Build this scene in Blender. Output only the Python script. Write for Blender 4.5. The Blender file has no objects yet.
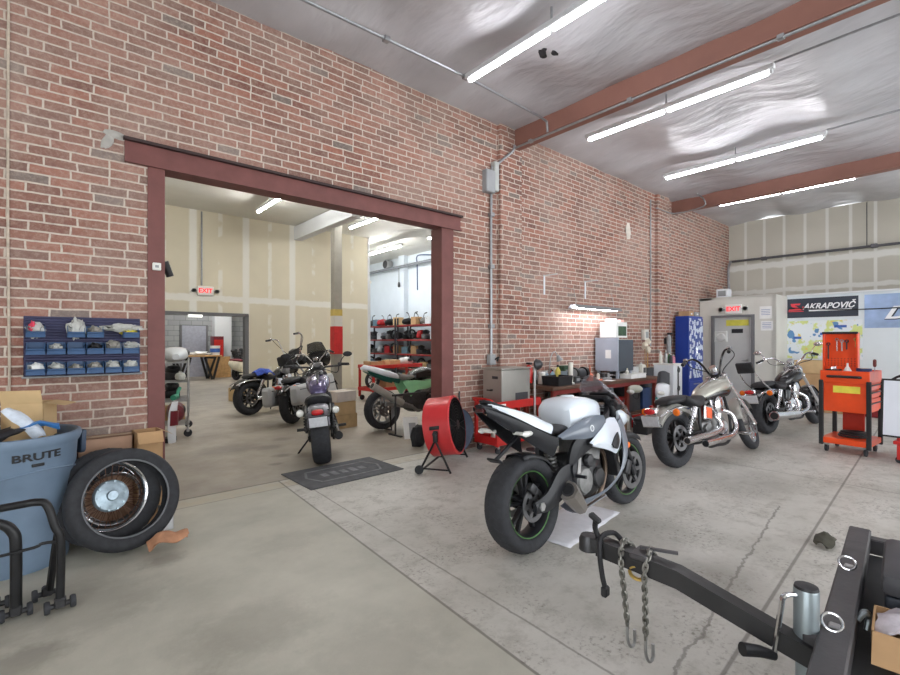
import bpy, bmesh, math, random
from mathutils import Vector as V, Matrix, Euler, noise
R = math.radians
scene = bpy.context.scene
col = scene.collection
random.seed(11)

# ---------------------------------------------------------------- materials
def s2l(c):
    return tuple(((v/255)/12.92 if v/255 <= .04045 else ((v/255+.055)/1.055)**2.4) for v in c)
MATS = {}
def newmat(name):
    m = bpy.data.materials.new(name); m.use_nodes = True
    nt = m.node_tree; nt.nodes.clear()
    out = nt.nodes.new('ShaderNodeOutputMaterial'); b = nt.nodes.new('ShaderNodeBsdfPrincipled')
    nt.links.new(b.outputs[0], out.inputs[0])
    return m, nt, b
def nd(nt, t, **k):
    n = nt.nodes.new(t)
    for a, v in k.items():
        if a.startswith('i_'):
            key = a[2:]
            n.inputs[int(key) if key.isdigit() else key].default_value = v
        else: setattr(n, a, v)
    return n
def mth(nt, op, a, b=None, c=None):
    n = nt.nodes.new('ShaderNodeMath'); n.operation = op
    for i, q in enumerate((a, b, c)):
        if q is None: continue
        if isinstance(q, (int, float)): n.inputs[i].default_value = q
        else: nt.links.new(q, n.inputs[i])
    return n.outputs[0]
def mixc(nt, fac, a, b, mode='MIX'):
    n = nt.nodes.new('ShaderNodeMix'); n.data_type = 'RGBA'; n.blend_type = mode
    for sock, q in ((n.inputs[0], fac), (n.inputs[6], a), (n.inputs[7], b)):
        if isinstance(q, (int, float)): sock.default_value = q
        elif isinstance(q, tuple): sock.default_value = (*q[:3], 1)
        else: nt.links.new(q, sock)
    return n.outputs[2]
def noise_tex(nt, vec, scale, detail=3, rough=.55):
    n = nd(nt, 'ShaderNodeTexNoise'); n.inputs['Scale'].default_value = scale
    n.inputs['Detail'].default_value = detail; n.inputs['Roughness'].default_value = rough
    nt.links.new(vec, n.inputs['Vector']); return n.outputs['Fac']
def ramp(nt, fac, a, b):
    n = nd(nt, 'ShaderNodeMapRange', clamp=True); n.inputs[1].default_value = a; n.inputs[2].default_value = b
    nt.links.new(fac, n.inputs[0]); return n.outputs[0]
def mat(name, rgb, rough=.5, metal=0., var=.12, scale=9., bump=0., emit=0., trans=0., alpha=1., coat=0., ior=1.45):
    if name in MATS: return MATS[name]
    m, nt, b = newmat(name)
    tc = nd(nt, 'ShaderNodeTexCoord'); f = noise_tex(nt, tc.outputs['Object'], scale)
    f2 = ramp(nt, f, .3, .7)
    c = s2l(rgb)
    lo = tuple(v*(1-var) for v in c); hi = tuple(min(1, v*(1+var)) for v in c)
    nt.links.new(mixc(nt, f2, lo, hi), b.inputs['Base Color'])
    b.inputs['Roughness'].default_value = rough; b.inputs['Metallic'].default_value = metal
    b.inputs['IOR'].default_value = ior
    if coat: b.inputs['Coat Weight'].default_value = coat; b.inputs['Coat Roughness'].default_value = .08
    if trans: b.inputs['Transmission Weight'].default_value = trans
    if alpha < 1: b.inputs['Alpha'].default_value = alpha
    if emit:
        b.inputs['Emission Color'].default_value = (*c, 1); b.inputs['Emission Strength'].default_value = emit
    if bump:
        bp = nd(nt, 'ShaderNodeBump'); bp.inputs['Strength'].default_value = bump; bp.inputs['Distance'].default_value = .01
        nt.links.new(noise_tex(nt, tc.outputs['Object'], scale*3), bp.inputs['Height']); nt.links.new(bp.outputs[0], b.inputs['Normal'])
    MATS[name] = m
    return m
rubber = mat('tyre rubber', (48, 49, 53), .75, 0, .2, 30, .15)
black_metal = mat('black painted metal', (30, 30, 32), .38, .2, .25, 12)
black_plastic = mat('black plastic', (33, 33, 36), .5, 0, .2, 14)
dark_plastic = mat('dark grey plastic', (58, 59, 63), .55, 0, .15, 10)
chrome = mat('polished chrome', (225, 225, 228), .14, 1, .05, 6)
steel = mat('bare steel', (170, 170, 170), .35, .9, .12, 14)
dull_steel = mat('dull cast aluminium', (140, 140, 140), .45, .75, .2, 18)
dark_steel = mat('dark cast metal', (72, 72, 74), .45, .7, .25, 16)
leather = mat('black vinyl', (40, 40, 43), .55, 0, .2, 20, .2)
white_paint = mat('white paint', (226, 230, 235), .3, 0, .03, 4, coat=.4)
white_plastic = mat('white plastic', (228, 228, 224), .45, 0, .05, 6)
paper_white = mat('white paper', (232, 232, 230), .8, 0, .04, 12)
red_tool = mat('red tool enamel', (190, 38, 34), .35, 0, .12, 6, coat=.2)
orange_red = mat('orange red enamel', (232, 78, 28), .35, 0, .1, 5, coat=.2)
red_lens = mat('red lens', (190, 20, 28), .2, 0, .1, 20, coat=.5)
amber = mat('amber lens', (240, 120, 40), .25, 0, .1, 20)
clear_lens = mat('clear lens', (225, 225, 220), .12, .2, .05, 20)
cardboard = mat('brown cardboard', (184, 148, 108), .85, 0, .1, 7)
cardboard_light = mat('tan cardboard', (208, 178, 134), .85, 0, .08, 7)
wood = mat('raw wood', (190, 150, 100), .7, 0, .2, 10)
brass = mat('worn brass', (190, 160, 90), .4, .8, .2, 10)
grey_paint = mat('grey paint', (150, 152, 154), .45, 0, .08, 5)

# ---------------------------------------------------------------- mesh builder
def catmull(pts, k=6, closed=False):
    P = [V(p) for p in pts]; n = len(P); out = []
    rng = range(n if closed else n-1)
    for i in rng:
        p0 = P[(i-1) % n] if closed or i > 0 else P[0]*2-P[1]
        p1 = P[i]; p2 = P[(i+1) % n]
        p3 = P[(i+2) % n] if closed or i+2 < n else P[-1]*2-P[-2]
        for j in range(k):
            t = j/k
            out.append(.5*((2*p1)+(p2-p0)*t+(2*p0-5*p1+4*p2-p3)*t*t+(3*p1-p0-3*p2+p3)*t**3))
    if not closed: out.append(P[-1])
    return out
def basis(d):
    d = V(d).normalized(); a = V((0, 0, 1)) if abs(d.z) < .95 else V((1, 0, 0))
    u = d.cross(a).normalized(); return u, d.cross(u).normalized(), d
class MB:
    def __init__(s): s.bm = bmesh.new()
    def ring(s, pts): return [s.bm.verts.new(p) for p in pts]
    def f(s, vs):
        try: s.bm.faces.new(vs)
        except ValueError: pass
    def bridge(s, a, b):
        n = len(a)
        for i in range(n): s.f((a[i], a[(i+1) % n], b[(i+1) % n], b[i]))
    def merge(s, b2, M=None):
        if M is not None: bmesh.ops.transform(b2, matrix=M, verts=b2.verts)
        vm = {v: s.bm.verts.new(v.co) for v in b2.verts}
        for f in b2.faces: s.f([vm[v] for v in f.verts])
        b2.free()
    def box(s, c, d, rot=None, bev=0, seg=1, taper=None):
        b = bmesh.new(); bmesh.ops.create_cube(b, size=1)
        for v in b.verts:
            if taper and v.co.z > 0: v.co.x *= taper[0]; v.co.y *= taper[1]
            v.co = V((v.co.x*d[0], v.co.y*d[1], v.co.z*d[2]))
        if bev:
            bmesh.ops.bevel(b, geom=b.edges[:], offset=min(bev, .45*min(d)), segments=seg, affect='EDGES', profile=.5)
        M = Matrix.Translation(V(c))
        if rot is not None: M = M @ Euler([R(a) for a in rot]).to_matrix().to_4x4()
        s.merge(b, M); return s
    def cyl(s, p0, p1, r, r1=None, n=14, cap=True):
        r1 = r if r1 is None else r1; p0 = V(p0); p1 = V(p1); u, w, d = basis(p1-p0)
        cs = [(math.cos(2*math.pi*i/n), math.sin(2*math.pi*i/n)) for i in range(n)]
        a = s.ring([p0+(u*c+w*q)*r for c, q in cs]); b = s.ring([p1+(u*c+w*q)*r1 for c, q in cs])
        s.bridge(a, b)
        if cap: s.f(a[::-1]); s.f(b)
        return s
    def tube(s, pts, r, n=8, k=0, closed=False, cap=True):
        P = catmull(pts, k, closed) if k else [V(p) for p in pts]
        rs = r if isinstance(r, (list, tuple)) else None
        prev = None; rings = []; m = len(P)
        for i, p in enumerate(P):
            t = (P[(i+1) % m]-P[i-1]) if closed else (P[min(i+1, m-1)]-P[max(i-1, 0)])
            t.normalize()
            if prev is None: u, w, _ = basis(t)
            else:
                u = (prev-t*prev.dot(t))
                u = u.normalized() if u.length > 1e-6 else basis(t)[0]
                w = t.cross(u)
            prev = u
            rr = r if rs is None else rs[0]+(rs[1]-rs[0])*i/(m-1)
            rings.append(s.ring([p+(u*math.cos(2*math.pi*j/n)+w*math.sin(2*math.pi*j/n))*rr for j in range(n)]))
        for a, b in zip(rings, rings[1:]): s.bridge(a, b)
        if closed: s.bridge(rings[-1], rings[0])
        elif cap: s.f(rings[0][::-1]); s.f(rings[-1])
        return s
    def lathe(s, prof, o=(0, 0, 0), ax=(0, 0, 1), n=24, closed=False, cap=True, a0=0, a1=360):
        u, w, d = basis(ax); o = V(o); full = abs(a1-a0) >= 360; m = n if full else n+1
        rings = []
        for r, h in prof:
            rings.append(s.ring([o+d*h+(u*math.cos(R(a0+(a1-a0)*j/n))+w*math.sin(R(a0+(a1-a0)*j/n)))*max(r, 1e-4) for j in range(m)]))
        prs = list(zip(rings, rings[1:]))+([(rings[-1], rings[0])] if closed else [])
        for a, b in prs:
            for i in range(m if full else m-1): s.f((a[i], a[(i+1) % m], b[(i+1) % m], b[i]))
        if cap and not closed and full: s.f(rings[0][::-1]); s.f(rings[-1])
        return s
    def torus(s, o, ax, Rm, r, n=32, k=10, sq=1.):
        return s.lathe([(Rm+r*math.cos(2*math.pi*i/k), sq*r*math.sin(2*math.pi*i/k)) for i in range(k)], o, ax, n, closed=True)
    def prism(s, poly, o, u, w, depth, bev=0):
        u = V(u).normalized(); w = V(w).normalized(); d = u.cross(w); o = V(o); b = bmesh.new()
        a = [b.verts.new(o+u*x+w*y-d*depth/2) for x, y in poly]; c = [b.verts.new(o+u*x+w*y+d*depth/2) for x, y in poly]
        n = len(poly)
        for i in range(n): b.faces.new((a[i], a[(i+1) % n], c[(i+1) % n], c[i]))
        b.faces.new(a[::-1]); b.faces.new(c)
        if bev: bmesh.ops.bevel(b, geom=b.edges[:], offset=bev, segments=2, affect='EDGES', profile=.5)
        s.merge(b); return s
    def ell(s, c, r, rot=None, n=12, jit=0):
        b = bmesh.new(); bmesh.ops.create_uvsphere(b, u_segments=n, v_segments=max(6, n//2+1), radius=1)
        for v in b.verts:
            k = 1+(noise.noise(v.co*2.3+V(c)*7)*jit if jit else 0)
            v.co = V((v.co.x*r[0]*k, v.co.y*r[1]*k, v.co.z*r[2]*k))
        M = Matrix.Translation(V(c))
        if rot is not None: M = M @ Euler([R(a) for a in rot]).to_matrix().to_4x4()
        s.merge(b, M); return s
    def loft(s, st, n=16, e=2.5, cap=True):
        # stations: (x, zc, half width, half height up[, half height down[, y centre]]) rings in the YZ plane
        rings = []
        for q in st:
            x, zc, hw, hu = q[:4]; hd = q[4] if len(q) > 4 else hu; yc = q[5] if len(q) > 5 else 0
            pts = []
            for i in range(n):
                a = 2*math.pi*i/n; c, sn = math.cos(a), math.sin(a)
                y = math.copysign(abs(c)**(2/e), c)*hw; z = math.copysign(abs(sn)**(2/e), sn)
                pts.append((x, yc+y, zc+z*(hu if z > 0 else hd)))
            rings.append(s.ring(pts))
        for a, b in zip(rings, rings[1:]): s.bridge(a, b)
        if cap: s.f(rings[0][::-1]); s.f(rings[-1])
        return s
    def sheet(s, A, B, rows=4, bulge=(0, 0, 0), th=.004, k=0, mirror=False):
        # a curved panel between two edge curves, with thickness
        if k: A = catmull(A, k); B = catmull(B, k)
        for sg in ((1, -1) if mirror else (1,)):
            g = []
            for i in range(len(A)):
                a = V(A[i]); b_ = V(B[i]); g.append([])
                for j in range(rows+1):
                    t = j/rows; p = a.lerp(b_, t)+V(bulge)*4*t*(1-t); p.y *= sg; g[-1].append(p)
            n, m = len(g), rows+1
            nor = [[None]*m for _ in range(n)]
            for i in range(n):
                for j in range(m):
                    du = g[min(i+1, n-1)][j]-g[max(i-1, 0)][j]; dv = g[i][min(j+1, m-1)]-g[i][max(j-1, 0)]
                    q = du.cross(dv); nor[i][j] = q.normalized() if q.length > 1e-9 else V((0, 1, 0))
            t1 = [s.ring([g[i][j]+nor[i][j]*th/2 for j in range(m)]) for i in range(n)]
            t2 = [s.ring([g[i][j]-nor[i][j]*th/2 for j in range(m)]) for i in range(n)]
            for i in range(n-1):
                for j in range(m-1):
                    s.f((t1[i][j], t1[i+1][j], t1[i+1][j+1], t1[i][j+1])); s.f((t2[i][j], t2[i][j+1], t2[i+1][j+1], t2[i+1][j]))
            for i in range(n-1):
                s.f((t1[i][0], t2[i][0], t2[i+1][0], t1[i+1][0])); s.f((t1[i][-1], t1[i+1][-1], t2[i+1][-1], t2[i][-1]))
            for j in range(m-1):
                s.f((t1[0][j], t1[0][j+1], t2[0][j+1], t2[0][j])); s.f((t1[-1][j], t2[-1][j], t2[-1][j+1], t1[-1][j+1]))
        return s
    def jitter(s, amt, sc=6., seed=0):
        for v in s.bm.verts: v.co += V(noise.noise_vector(v.co*sc+V((seed, seed*2, 3))))*amt
        return s
    def xf(s, M): bmesh.ops.transform(s.bm, matrix=M, verts=s.bm.verts); return s
    def build(s, name, m, parent=None, loc=(0, 0, 0), rot=(0, 0, 0), ang=35):
        me = bpy.data.meshes.new(name)
        bmesh.ops.recalc_face_normals(s.bm, faces=s.bm.faces[:])
        s.bm.to_mesh(me); s.bm.free(); me.shade_smooth(); me.set_sharp_from_angle(angle=R(ang))
        for q in (m if isinstance(m, (list, tuple)) else [m]): me.materials.append(q)
        o = bpy.data.objects.new(name, me); col.objects.link(o); o.location = loc; o.rotation_euler = [R(a) for a in rot]
        if parent: o.parent = parent
        return o
def B(c, d, rot=None, bev=0, seg=1): return MB().box(c, d, rot, bev, seg)
def tag(o, label, cat, group=None, kind=None):
    o['label'] = label; o['category'] = cat
    if group: o['group'] = group
    if kind: o['kind'] = kind
    return o
def thing(name, label, cat, loc=(0, 0, 0), rz=0, group=None, lean=0, pitch=0):
    o = bpy.data.objects.new(name, None); col.objects.link(o); o.empty_display_size = .05
    o.location = loc; o.rotation_euler = (R(lean), R(pitch), R(rz)); return tag(o, label, cat, group)
def struct(name, mb, m, ang=35):
    o = mb.build(name, m, ang=ang); o['kind'] = 'structure'; return o
def dup(root, loc, rot=None, label=None, group=None):
    r = root.copy(); col.objects.link(r); r.location = loc
    if rot is not None: r.rotation_euler = [R(a) for a in rot]
    if label: r['label'] = label
    if group: r['group'] = group
    for ch in list(root.children):
        c = ch.copy(); col.objects.link(c); c.parent = r
        for g in list(ch.children):
            d = g.copy(); col.objects.link(d); d.parent = c
    return r
def text(body, name, m, parent=None, loc=(0, 0, 0), rot=(90, 0, 0), size=.1, ext=.001, shear=0, bold=0, align='CENTER', sx=1, sp=1):
    c = bpy.data.curves.new(name, 'FONT'); c.body = body; c.size = size; c.extrude = ext; c.shear = shear; c.offset = bold
    c.align_x = align; c.align_y = 'CENTER'; c.space_character = sp; c.resolution_u = 3
    t = bpy.data.objects.new(name+'_c', c); col.objects.link(t)
    bpy.context.view_layer.update()
    me = bpy.data.meshes.new_from_object(t.evaluated_get(bpy.context.evaluated_depsgraph_get()))
    bpy.data.objects.remove(t); bpy.data.curves.remove(c)
    me.name = name; me.materials.clear(); me.materials.append(m)
    o = bpy.data.objects.new(name, me); col.objects.link(o); o.location = loc; o.rotation_euler = [R(a) for a in rot]; o.scale = (sx, 1, 1)
    if parent: o.parent = parent
    return o
# ---------------------------------------------------------------- surfaces of the room
def m_brick():
    m, nt, b = newmat('old red brick'); L = nt.links
    tc = nd(nt, 'ShaderNodeTexCoord'); sep = nd(nt, 'ShaderNodeSeparateXYZ'); L.new(tc.outputs['Object'], sep.inputs[0])
    x = mth(nt, 'ADD', sep.outputs[0], sep.outputs[1]); z = sep.outputs[2]
    nz = nd(nt, 'ShaderNodeTexNoise'); nz.inputs['Scale'].default_value = 9; nz.inputs['Detail'].default_value = 4; L.new(tc.outputs['Object'], nz.inputs['Vector'])
    dx = mth(nt, 'MULTIPLY', mth(nt, 'SUBTRACT', nz.outputs['Fac'], .5), .022)
    cx = nd(nt, 'ShaderNodeCombineXYZ'); L.new(mth(nt, 'ADD', x, dx), cx.inputs[0]); L.new(mth(nt, 'ADD', z, mth(nt, 'MULTIPLY', dx, .55)), cx.inputs[1])
    def bricks(c1, c2, mo):
        t = nd(nt, 'ShaderNodeTexBrick', offset=.5, offset_frequency=2, squash=.82, squash_frequency=3); L.new(cx.outputs[0], t.inputs['Vector'])
        for k, v in {'Scale': 1., 'Mortar Size': .0072, 'Mortar Smooth': .3, 'Bias': 0., 'Brick Width': .232, 'Row Height': .068}.items(): t.inputs[k].default_value = v
        t.inputs['Color1'].default_value = (*c1, 1); t.inputs['Color2'].default_value = (*c2, 1); t.inputs['Mortar'].default_value = (*mo, 1); return t
    bt = bricks(s2l((156, 102, 86)), s2l((110, 76, 68)), s2l((204, 193, 180)))
    # the odd grey brick: a second count of the same bricks
    bt2 = bricks((0, 0, 0), (1, 1, 1), (0, 0, 0)); odd = mth(nt, 'GREATER_THAN', bt2.outputs['Color'], .97)
    brick = mth(nt, 'SUBTRACT', 1, bt.outputs['Fac'])
    c = mixc(nt, mth(nt, 'MULTIPLY', mth(nt, 'MULTIPLY', odd, brick), .7), bt.outputs['Color'], s2l((112, 108, 104)))
    big = ramp(nt, noise_tex(nt, tc.outputs['Object'], 1.1, 5, .65), .38, .78)
    c = mixc(nt, mth(nt, 'MULTIPLY', big, .55), c, s2l((188, 168, 156)))
    fine = noise_tex(nt, tc.outputs['Object'], 45, 4, .7)
    c = mixc(nt, mth(nt, 'MULTIPLY', ramp(nt, fine, .45, .8), .4), c, s2l((205, 186, 170)))
    c = mixc(nt, mth(nt, 'MULTIPLY', ramp(nt, noise_tex(nt, tc.outputs['Object'], 22, 3), .5, .75), .3), c, s2l((95, 58, 54)))
    L.new(c, b.inputs['Base Color']); b.inputs['Roughness'].default_value = .88
    bp = nd(nt, 'ShaderNodeBump'); bp.inputs['Strength'].default_value = .55; bp.inputs['Distance'].default_value = .008
    L.new(mth(nt, 'ADD', brick, mth(nt, 'MULTIPLY', fine, .5)), bp.inputs['Height']); L.new(bp.outputs[0], b.inputs['Normal'])
    return m
def line_mask(nt, px, py, ax, ay, bx, by, w, t=None, warp=None):
    # 1 within w of the infinite line through a and b
    dx, dy = bx-ax, by-ay; l = math.hypot(dx, dy); nx, ny = -dy/l, dx/l
    d = mth(nt, 'ADD', mth(nt, 'MULTIPLY', mth(nt, 'SUBTRACT', px, ax), nx), mth(nt, 'MULTIPLY', mth(nt, 'SUBTRACT', py, ay), ny))
    if warp is not None: d = mth(nt, 'ADD', d, warp)
    q = nd(nt, 'ShaderNodeMapRange', clamp=True); q.inputs[1].default_value = w*.45; q.inputs[2].default_value = w
    q.inputs[3].default_value = 1; q.inputs[4].default_value = 0
    nt.links.new(mth(nt, 'ABSOLUTE', d), q.inputs[0]); return q.outputs[0], d
def m_floor():
    m, nt, b = newmat('worn concrete'); L = nt.links
    tc = nd(nt, 'ShaderNodeTexCoord'); P = tc.outputs['Object']; sep = nd(nt, 'ShaderNodeSeparateXYZ'); L.new(P, sep.inputs[0]); x, y = sep.outputs[0], sep.outputs[1]
    n1 = noise_tex(nt, P, 1.3, 6, .62); n2 = noise_tex(nt, P, 7, 6, .7); n3 = noise_tex(nt, P, 38, 4, .7)
    left = mixc(nt, ramp(nt, n1, .3, .7), s2l((160, 158, 146)), s2l((192, 189, 176)))
    left = mixc(nt, mth(nt, 'MULTIPLY', ramp(nt, n2, .55, .8), .35), left, s2l((190, 188, 178)))
    right = mixc(nt, ramp(nt, n1, .3, .7), s2l((172, 169, 160)), s2l((206, 203, 196)))
    right = mixc(nt, mth(nt, 'MULTIPLY', ramp(nt, n2, .5, .68), .55), right, s2l((146, 142, 132)))
    right = mixc(nt, mth(nt, 'MULTIPLY', mth(nt, 'MULTIPLY', ramp(nt, n3, .52, .66), .85), ramp(nt, noise_tex(nt, P, 2.4, 4, .6), .44, .62)), right, s2l((118, 113, 104)))
    back = mixc(nt, ramp(nt, n1, .3, .7), s2l((142, 132, 120)), s2l((172, 164, 150)))
    wp = mth(nt, 'MULTIPLY', mth(nt, 'SUBTRACT', n2, .5), .03)
    _, dj = line_mask(nt, x, y, 1.55, 1.2, 1.72, 4.41, .01)
    isl = mth(nt, 'GREATER_THAN', dj, 0); c = mixc(nt, isl, right, left)
    isb = mth(nt, 'GREATER_THAN', y, 4.65); c = mixc(nt, isb, c, back)
    front = mth(nt, 'SUBTRACT', 1, isb)
    # strip under the wall line, then joints and cracks
    st = mth(nt, 'MULTIPLY', mth(nt, 'MULTIPLY', mth(nt, 'GREATER_THAN', y, 4.41), front), ramp(nt, n2, .35, .6))
    c = mixc(nt, mth(nt, 'MULTIPLY', st, .45), c, s2l((188, 172, 142)))
    dark = s2l((92, 86, 78))
    for (ax, ay, bx, by, w, wf, am, cond) in ((1.55, 1.2, 1.72, 4.41, .011, 0, .7, front), (1.79, 1.03, 1.84, 2.7, .009, .6, .55, front), (0, 4.645, 5, 4.645, .02, .3, .75, None),
            (0, 4.41, 5, 4.40, .01, .4, .5, None), (2.137, .733, 5.624, .926, .012, 0, .65, isl and mth(nt, 'SUBTRACT', 1, isl)), (2.0, .868, 4.517, 1.15, .011, 3.2, .6, mth(nt, 'MULTIPLY', mth(nt, 'LESS_THAN', x, 4.7), mth(nt, 'SUBTRACT', 1, isl))),
            (5.9, 0, 5.9, 3, .012, 0, .5, front), (0, 8.6, 6, 8.6, .02, .6, -.6, None), (0, 11.0, 6, 11.0, .03, .6, -.5, None)):
        k, _ = line_mask(nt, x, y, ax, ay, bx, by, w, warp=mth(nt, 'MULTIPLY', wp, wf) if wf else None)
        k = mth(nt, 'MULTIPLY', k, abs(am))
        if cond is not None: k = mth(nt, 'MULTIPLY', k, cond)
        c = mixc(nt, k, c, dark if am > 0 else s2l((190, 184, 170)))
    # old oil stains, each a spot of its own
    for (sx, sy, r, a) in ((.1, 3.1, .5, .3), (.55, 3.45, .16, .45), (-.1, 2.75, .2, .4), (1.75, 6.4, .5, .5), (2.2, 6.2, .22, .55), (2.15, 5.65, .14, .6), (1.95, 5.3, .1, .6), (2.5, 6.6, .18, .5), (2.9, 1.1, .45, .4), (3.3, 1.6, .5, .25), (5.2, 1.6, .6, .3), (4.4, 2.6, .7, .25), (.75, 2.35, .4, .28), (1.05, 1.75, .45, .22), (.35, 2.0, .3, .26), (1.25, 3.2, .3, .2), (6.8, 2.2, .6, .3)):
        d = mth(nt, 'SQRT', mth(nt, 'ADD', mth(nt, 'POWER', mth(nt, 'SUBTRACT', x, sx), 2), mth(nt, 'POWER', mth(nt, 'MULTIPLY', mth(nt, 'SUBTRACT', y, sy), 1.3), 2)))
        d = mth(nt, 'ADD', d, mth(nt, 'MULTIPLY', mth(nt, 'SUBTRACT', n2, .5), r*1.6))
        q = nd(nt, 'ShaderNodeMapRange', clamp=True); q.inputs[1].default_value = r*.45; q.inputs[2].default_value = r; q.inputs[3].default_value = a; q.inputs[4].default_value = 0
        L.new(d, q.inputs[0]); c = mixc(nt, q.outputs[0], c, s2l((104, 98, 88)))
    L.new(c, b.inputs['Base Color'])
    L.new(mth(nt, 'ADD', .34, mth(nt, 'MULTIPLY', n2, .4)), b.inputs['Roughness'])
    bp = nd(nt, 'ShaderNodeBump'); bp.inputs['Strength'].default_value = .18; bp.inputs['Distance'].default_value = .01
    L.new(n3, bp.inputs['Height']); L.new(bp.outputs[0], b.inputs['Normal'])
    return m
def m_drywall(name, axis, p0, pitch, base, tape, bands, dab=True, wv=.055):
    m, nt, b = newmat(name); L = nt.links
    tc = nd(nt, 'ShaderNodeTexCoord'); sep = nd(nt, 'ShaderNodeSeparateXYZ'); L.new(tc.outputs['Object'], sep.inputs[0])
    q = sep.outputs[axis]; z = sep.outputs[2]; n = noise_tex(nt, tc.outputs['Object'], 5, 4); w = mth(nt, 'MULTIPLY', mth(nt, 'SUBTRACT', n, .5), .09)
    def strip(coord, p, per, half):
        t = mth(nt, 'ABSOLUTE', mth(nt, 'SUBTRACT', mth(nt, 'FRACT', mth(nt, 'ADD', mth(nt, 'DIVIDE', mth(nt, 'SUBTRACT', coord, p), per), 100.5)), .5))
        r = nd(nt, 'ShaderNodeMapRange', clamp=True); r.inputs[1].default_value = half/per*.8; r.inputs[2].default_value = half/per*1.25; r.inputs[3].default_value = 1; r.inputs[4].default_value = 0
        L.new(mth(nt, 'ADD', t, mth(nt, 'MULTIPLY', w, .25)), r.inputs[0]); return r.outputs[0]
    c = mixc(nt, ramp(nt, noise_tex(nt, tc.outputs['Object'], .9, 3), .3, .7), s2l(base), s2l(tuple(v*1.05 for v in base)))
    k = strip(q, p0, pitch, wv)
    if dab:
        dn = ramp(nt, noise_tex(nt, tc.outputs['Object'], 2.6, 2), .47, .56)
        k = mth(nt, 'MAXIMUM', k, mth(nt, 'MULTIPLY', mth(nt, 'MULTIPLY', strip(q, p0+pitch/2, pitch, wv*.6), dn), .75))
    for zc, hw in bands:
        t = mth(nt, 'ABSOLUTE', mth(nt, 'SUBTRACT', mth(nt, 'ADD', z, w), zc))
        r = nd(nt, 'ShaderNodeMapRange', clamp=True); r.inputs[1].default_value = hw*.8; r.inputs[2].default_value = hw*1.25; r.inputs[3].default_value = 1; r.inputs[4].default_value = 0
        L.new(t, r.inputs[0]); k = mth(nt, 'MAXIMUM', k, r.outputs[0])
    L.new(mixc(nt, mth(nt, 'MULTIPLY', k, .9), c, s2l(tape)), b.inputs['Base Color']); b.inputs['Roughness'].default_value = .85
    return m
def m_insul():
    m, nt, b = newmat('white vinyl insulation facing'); L = nt.links
    tc = nd(nt, 'ShaderNodeTexCoord'); mp = nd(nt, 'ShaderNodeMapping'); mp.inputs['Scale'].default_value = (1., .35, 1); mp.inputs['Rotation'].default_value = (0, 0, R(24))
    L.new(tc.outputs['Object'], mp.inputs[0])
    n = noise_tex(nt, mp.outputs[0], 2.6, 4, .52); n2 = noise_tex(nt, tc.outputs['Object'], 1.1, 3)
    L.new(mixc(nt, ramp(nt, n2, .3, .7), s2l((176, 174, 178)), s2l((200, 199, 203))), b.inputs['Base Color'])
    b.inputs['Roughness'].default_value = .34
    bp = nd(nt, 'ShaderNodeBump'); bp.inputs['Strength'].default_value = .65; bp.inputs['Distance'].default_value = .09
    L.new(n, bp.inputs['Height']); L.new(bp.outputs[0], b.inputs['Normal'])
    return m
def m_block(name, c1, c2):
    m, nt, b = newmat(name); L = nt.links
    tc = nd(nt, 'ShaderNodeTexCoord'); sep = nd(nt, 'ShaderNodeSeparateXYZ'); L.new(tc.outputs['Object'], sep.inputs[0]); cx = nd(nt, 'ShaderNodeCombineXYZ')
    L.new(sep.outputs[0], cx.inputs[0]); L.new(sep.outputs[2], cx.inputs[1])
    bt = nd(nt, 'ShaderNodeTexBrick'); L.new(cx.outputs[0], bt.inputs['Vector'])
    for k, v in {'Scale': 1, 'Mortar Size': .008, 'Brick Width': .4, 'Row Height': .2}.items(): bt.inputs[k].default_value = v
    bt.inputs['Color1'].default_value = (*s2l(c1), 1); bt.inputs['Color2'].default_value = (*s2l(c2), 1); bt.inputs['Mortar'].default_value = (*s2l(tuple(v*.8 for v in c1)), 1)
    L.new(bt.outputs[0], b.inputs['Base Color']); b.inputs['Roughness'].default_value = .85
    return m
brick = m_brick()
steel_red = mat('oxide red primer steel', (116, 70, 66), .55, 0, .14, 5, .1)
beam_red = mat('oxide brown beam paint', (140, 98, 86), .6, 0, .08, 3)
white_wall = mat('white painted wall', (216, 218, 220), .7, 0, .03, 2)
off_white = mat('off white painted panel', (206, 204, 196), .65, 0, .04, 2)
metal_ceiling = mat('white metal ceiling deck', (214, 212, 204), .6, 0, .04, 2)
conduit_m = mat('galvanised conduit', (158, 160, 163), .38, .7, .1, 20)
grey_door = mat('grey door paint', (188, 188, 186), .5, 0, .05, 3)
frame_grey = mat('dark grey door frame', (108, 108, 110), .5, 0, .06, 4)
tube_light = None
def emit_mat(name, rgb, st):
    m, nt, b = newmat(name); c = s2l(rgb); b.inputs['Base Color'].default_value = (*c, 1)
    tc = nd(nt, 'ShaderNodeTexCoord'); f = noise_tex(nt, tc.outputs['Object'], 3)
    L = nt.links; L.new(mixc(nt, f, c, tuple(v*.98 for v in c)), b.inputs['Emission Color']); b.inputs['Emission Strength'].default_value = st
    return m
TUBE = emit_mat('lit fluorescent tube', (250, 250, 255), 30); TUBE2 = emit_mat('lit fluorescent tube of the back rooms', (252, 252, 250), 110)
EXITRED = emit_mat('lit red exit letters', (225, 40, 50), 1.2)

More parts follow.
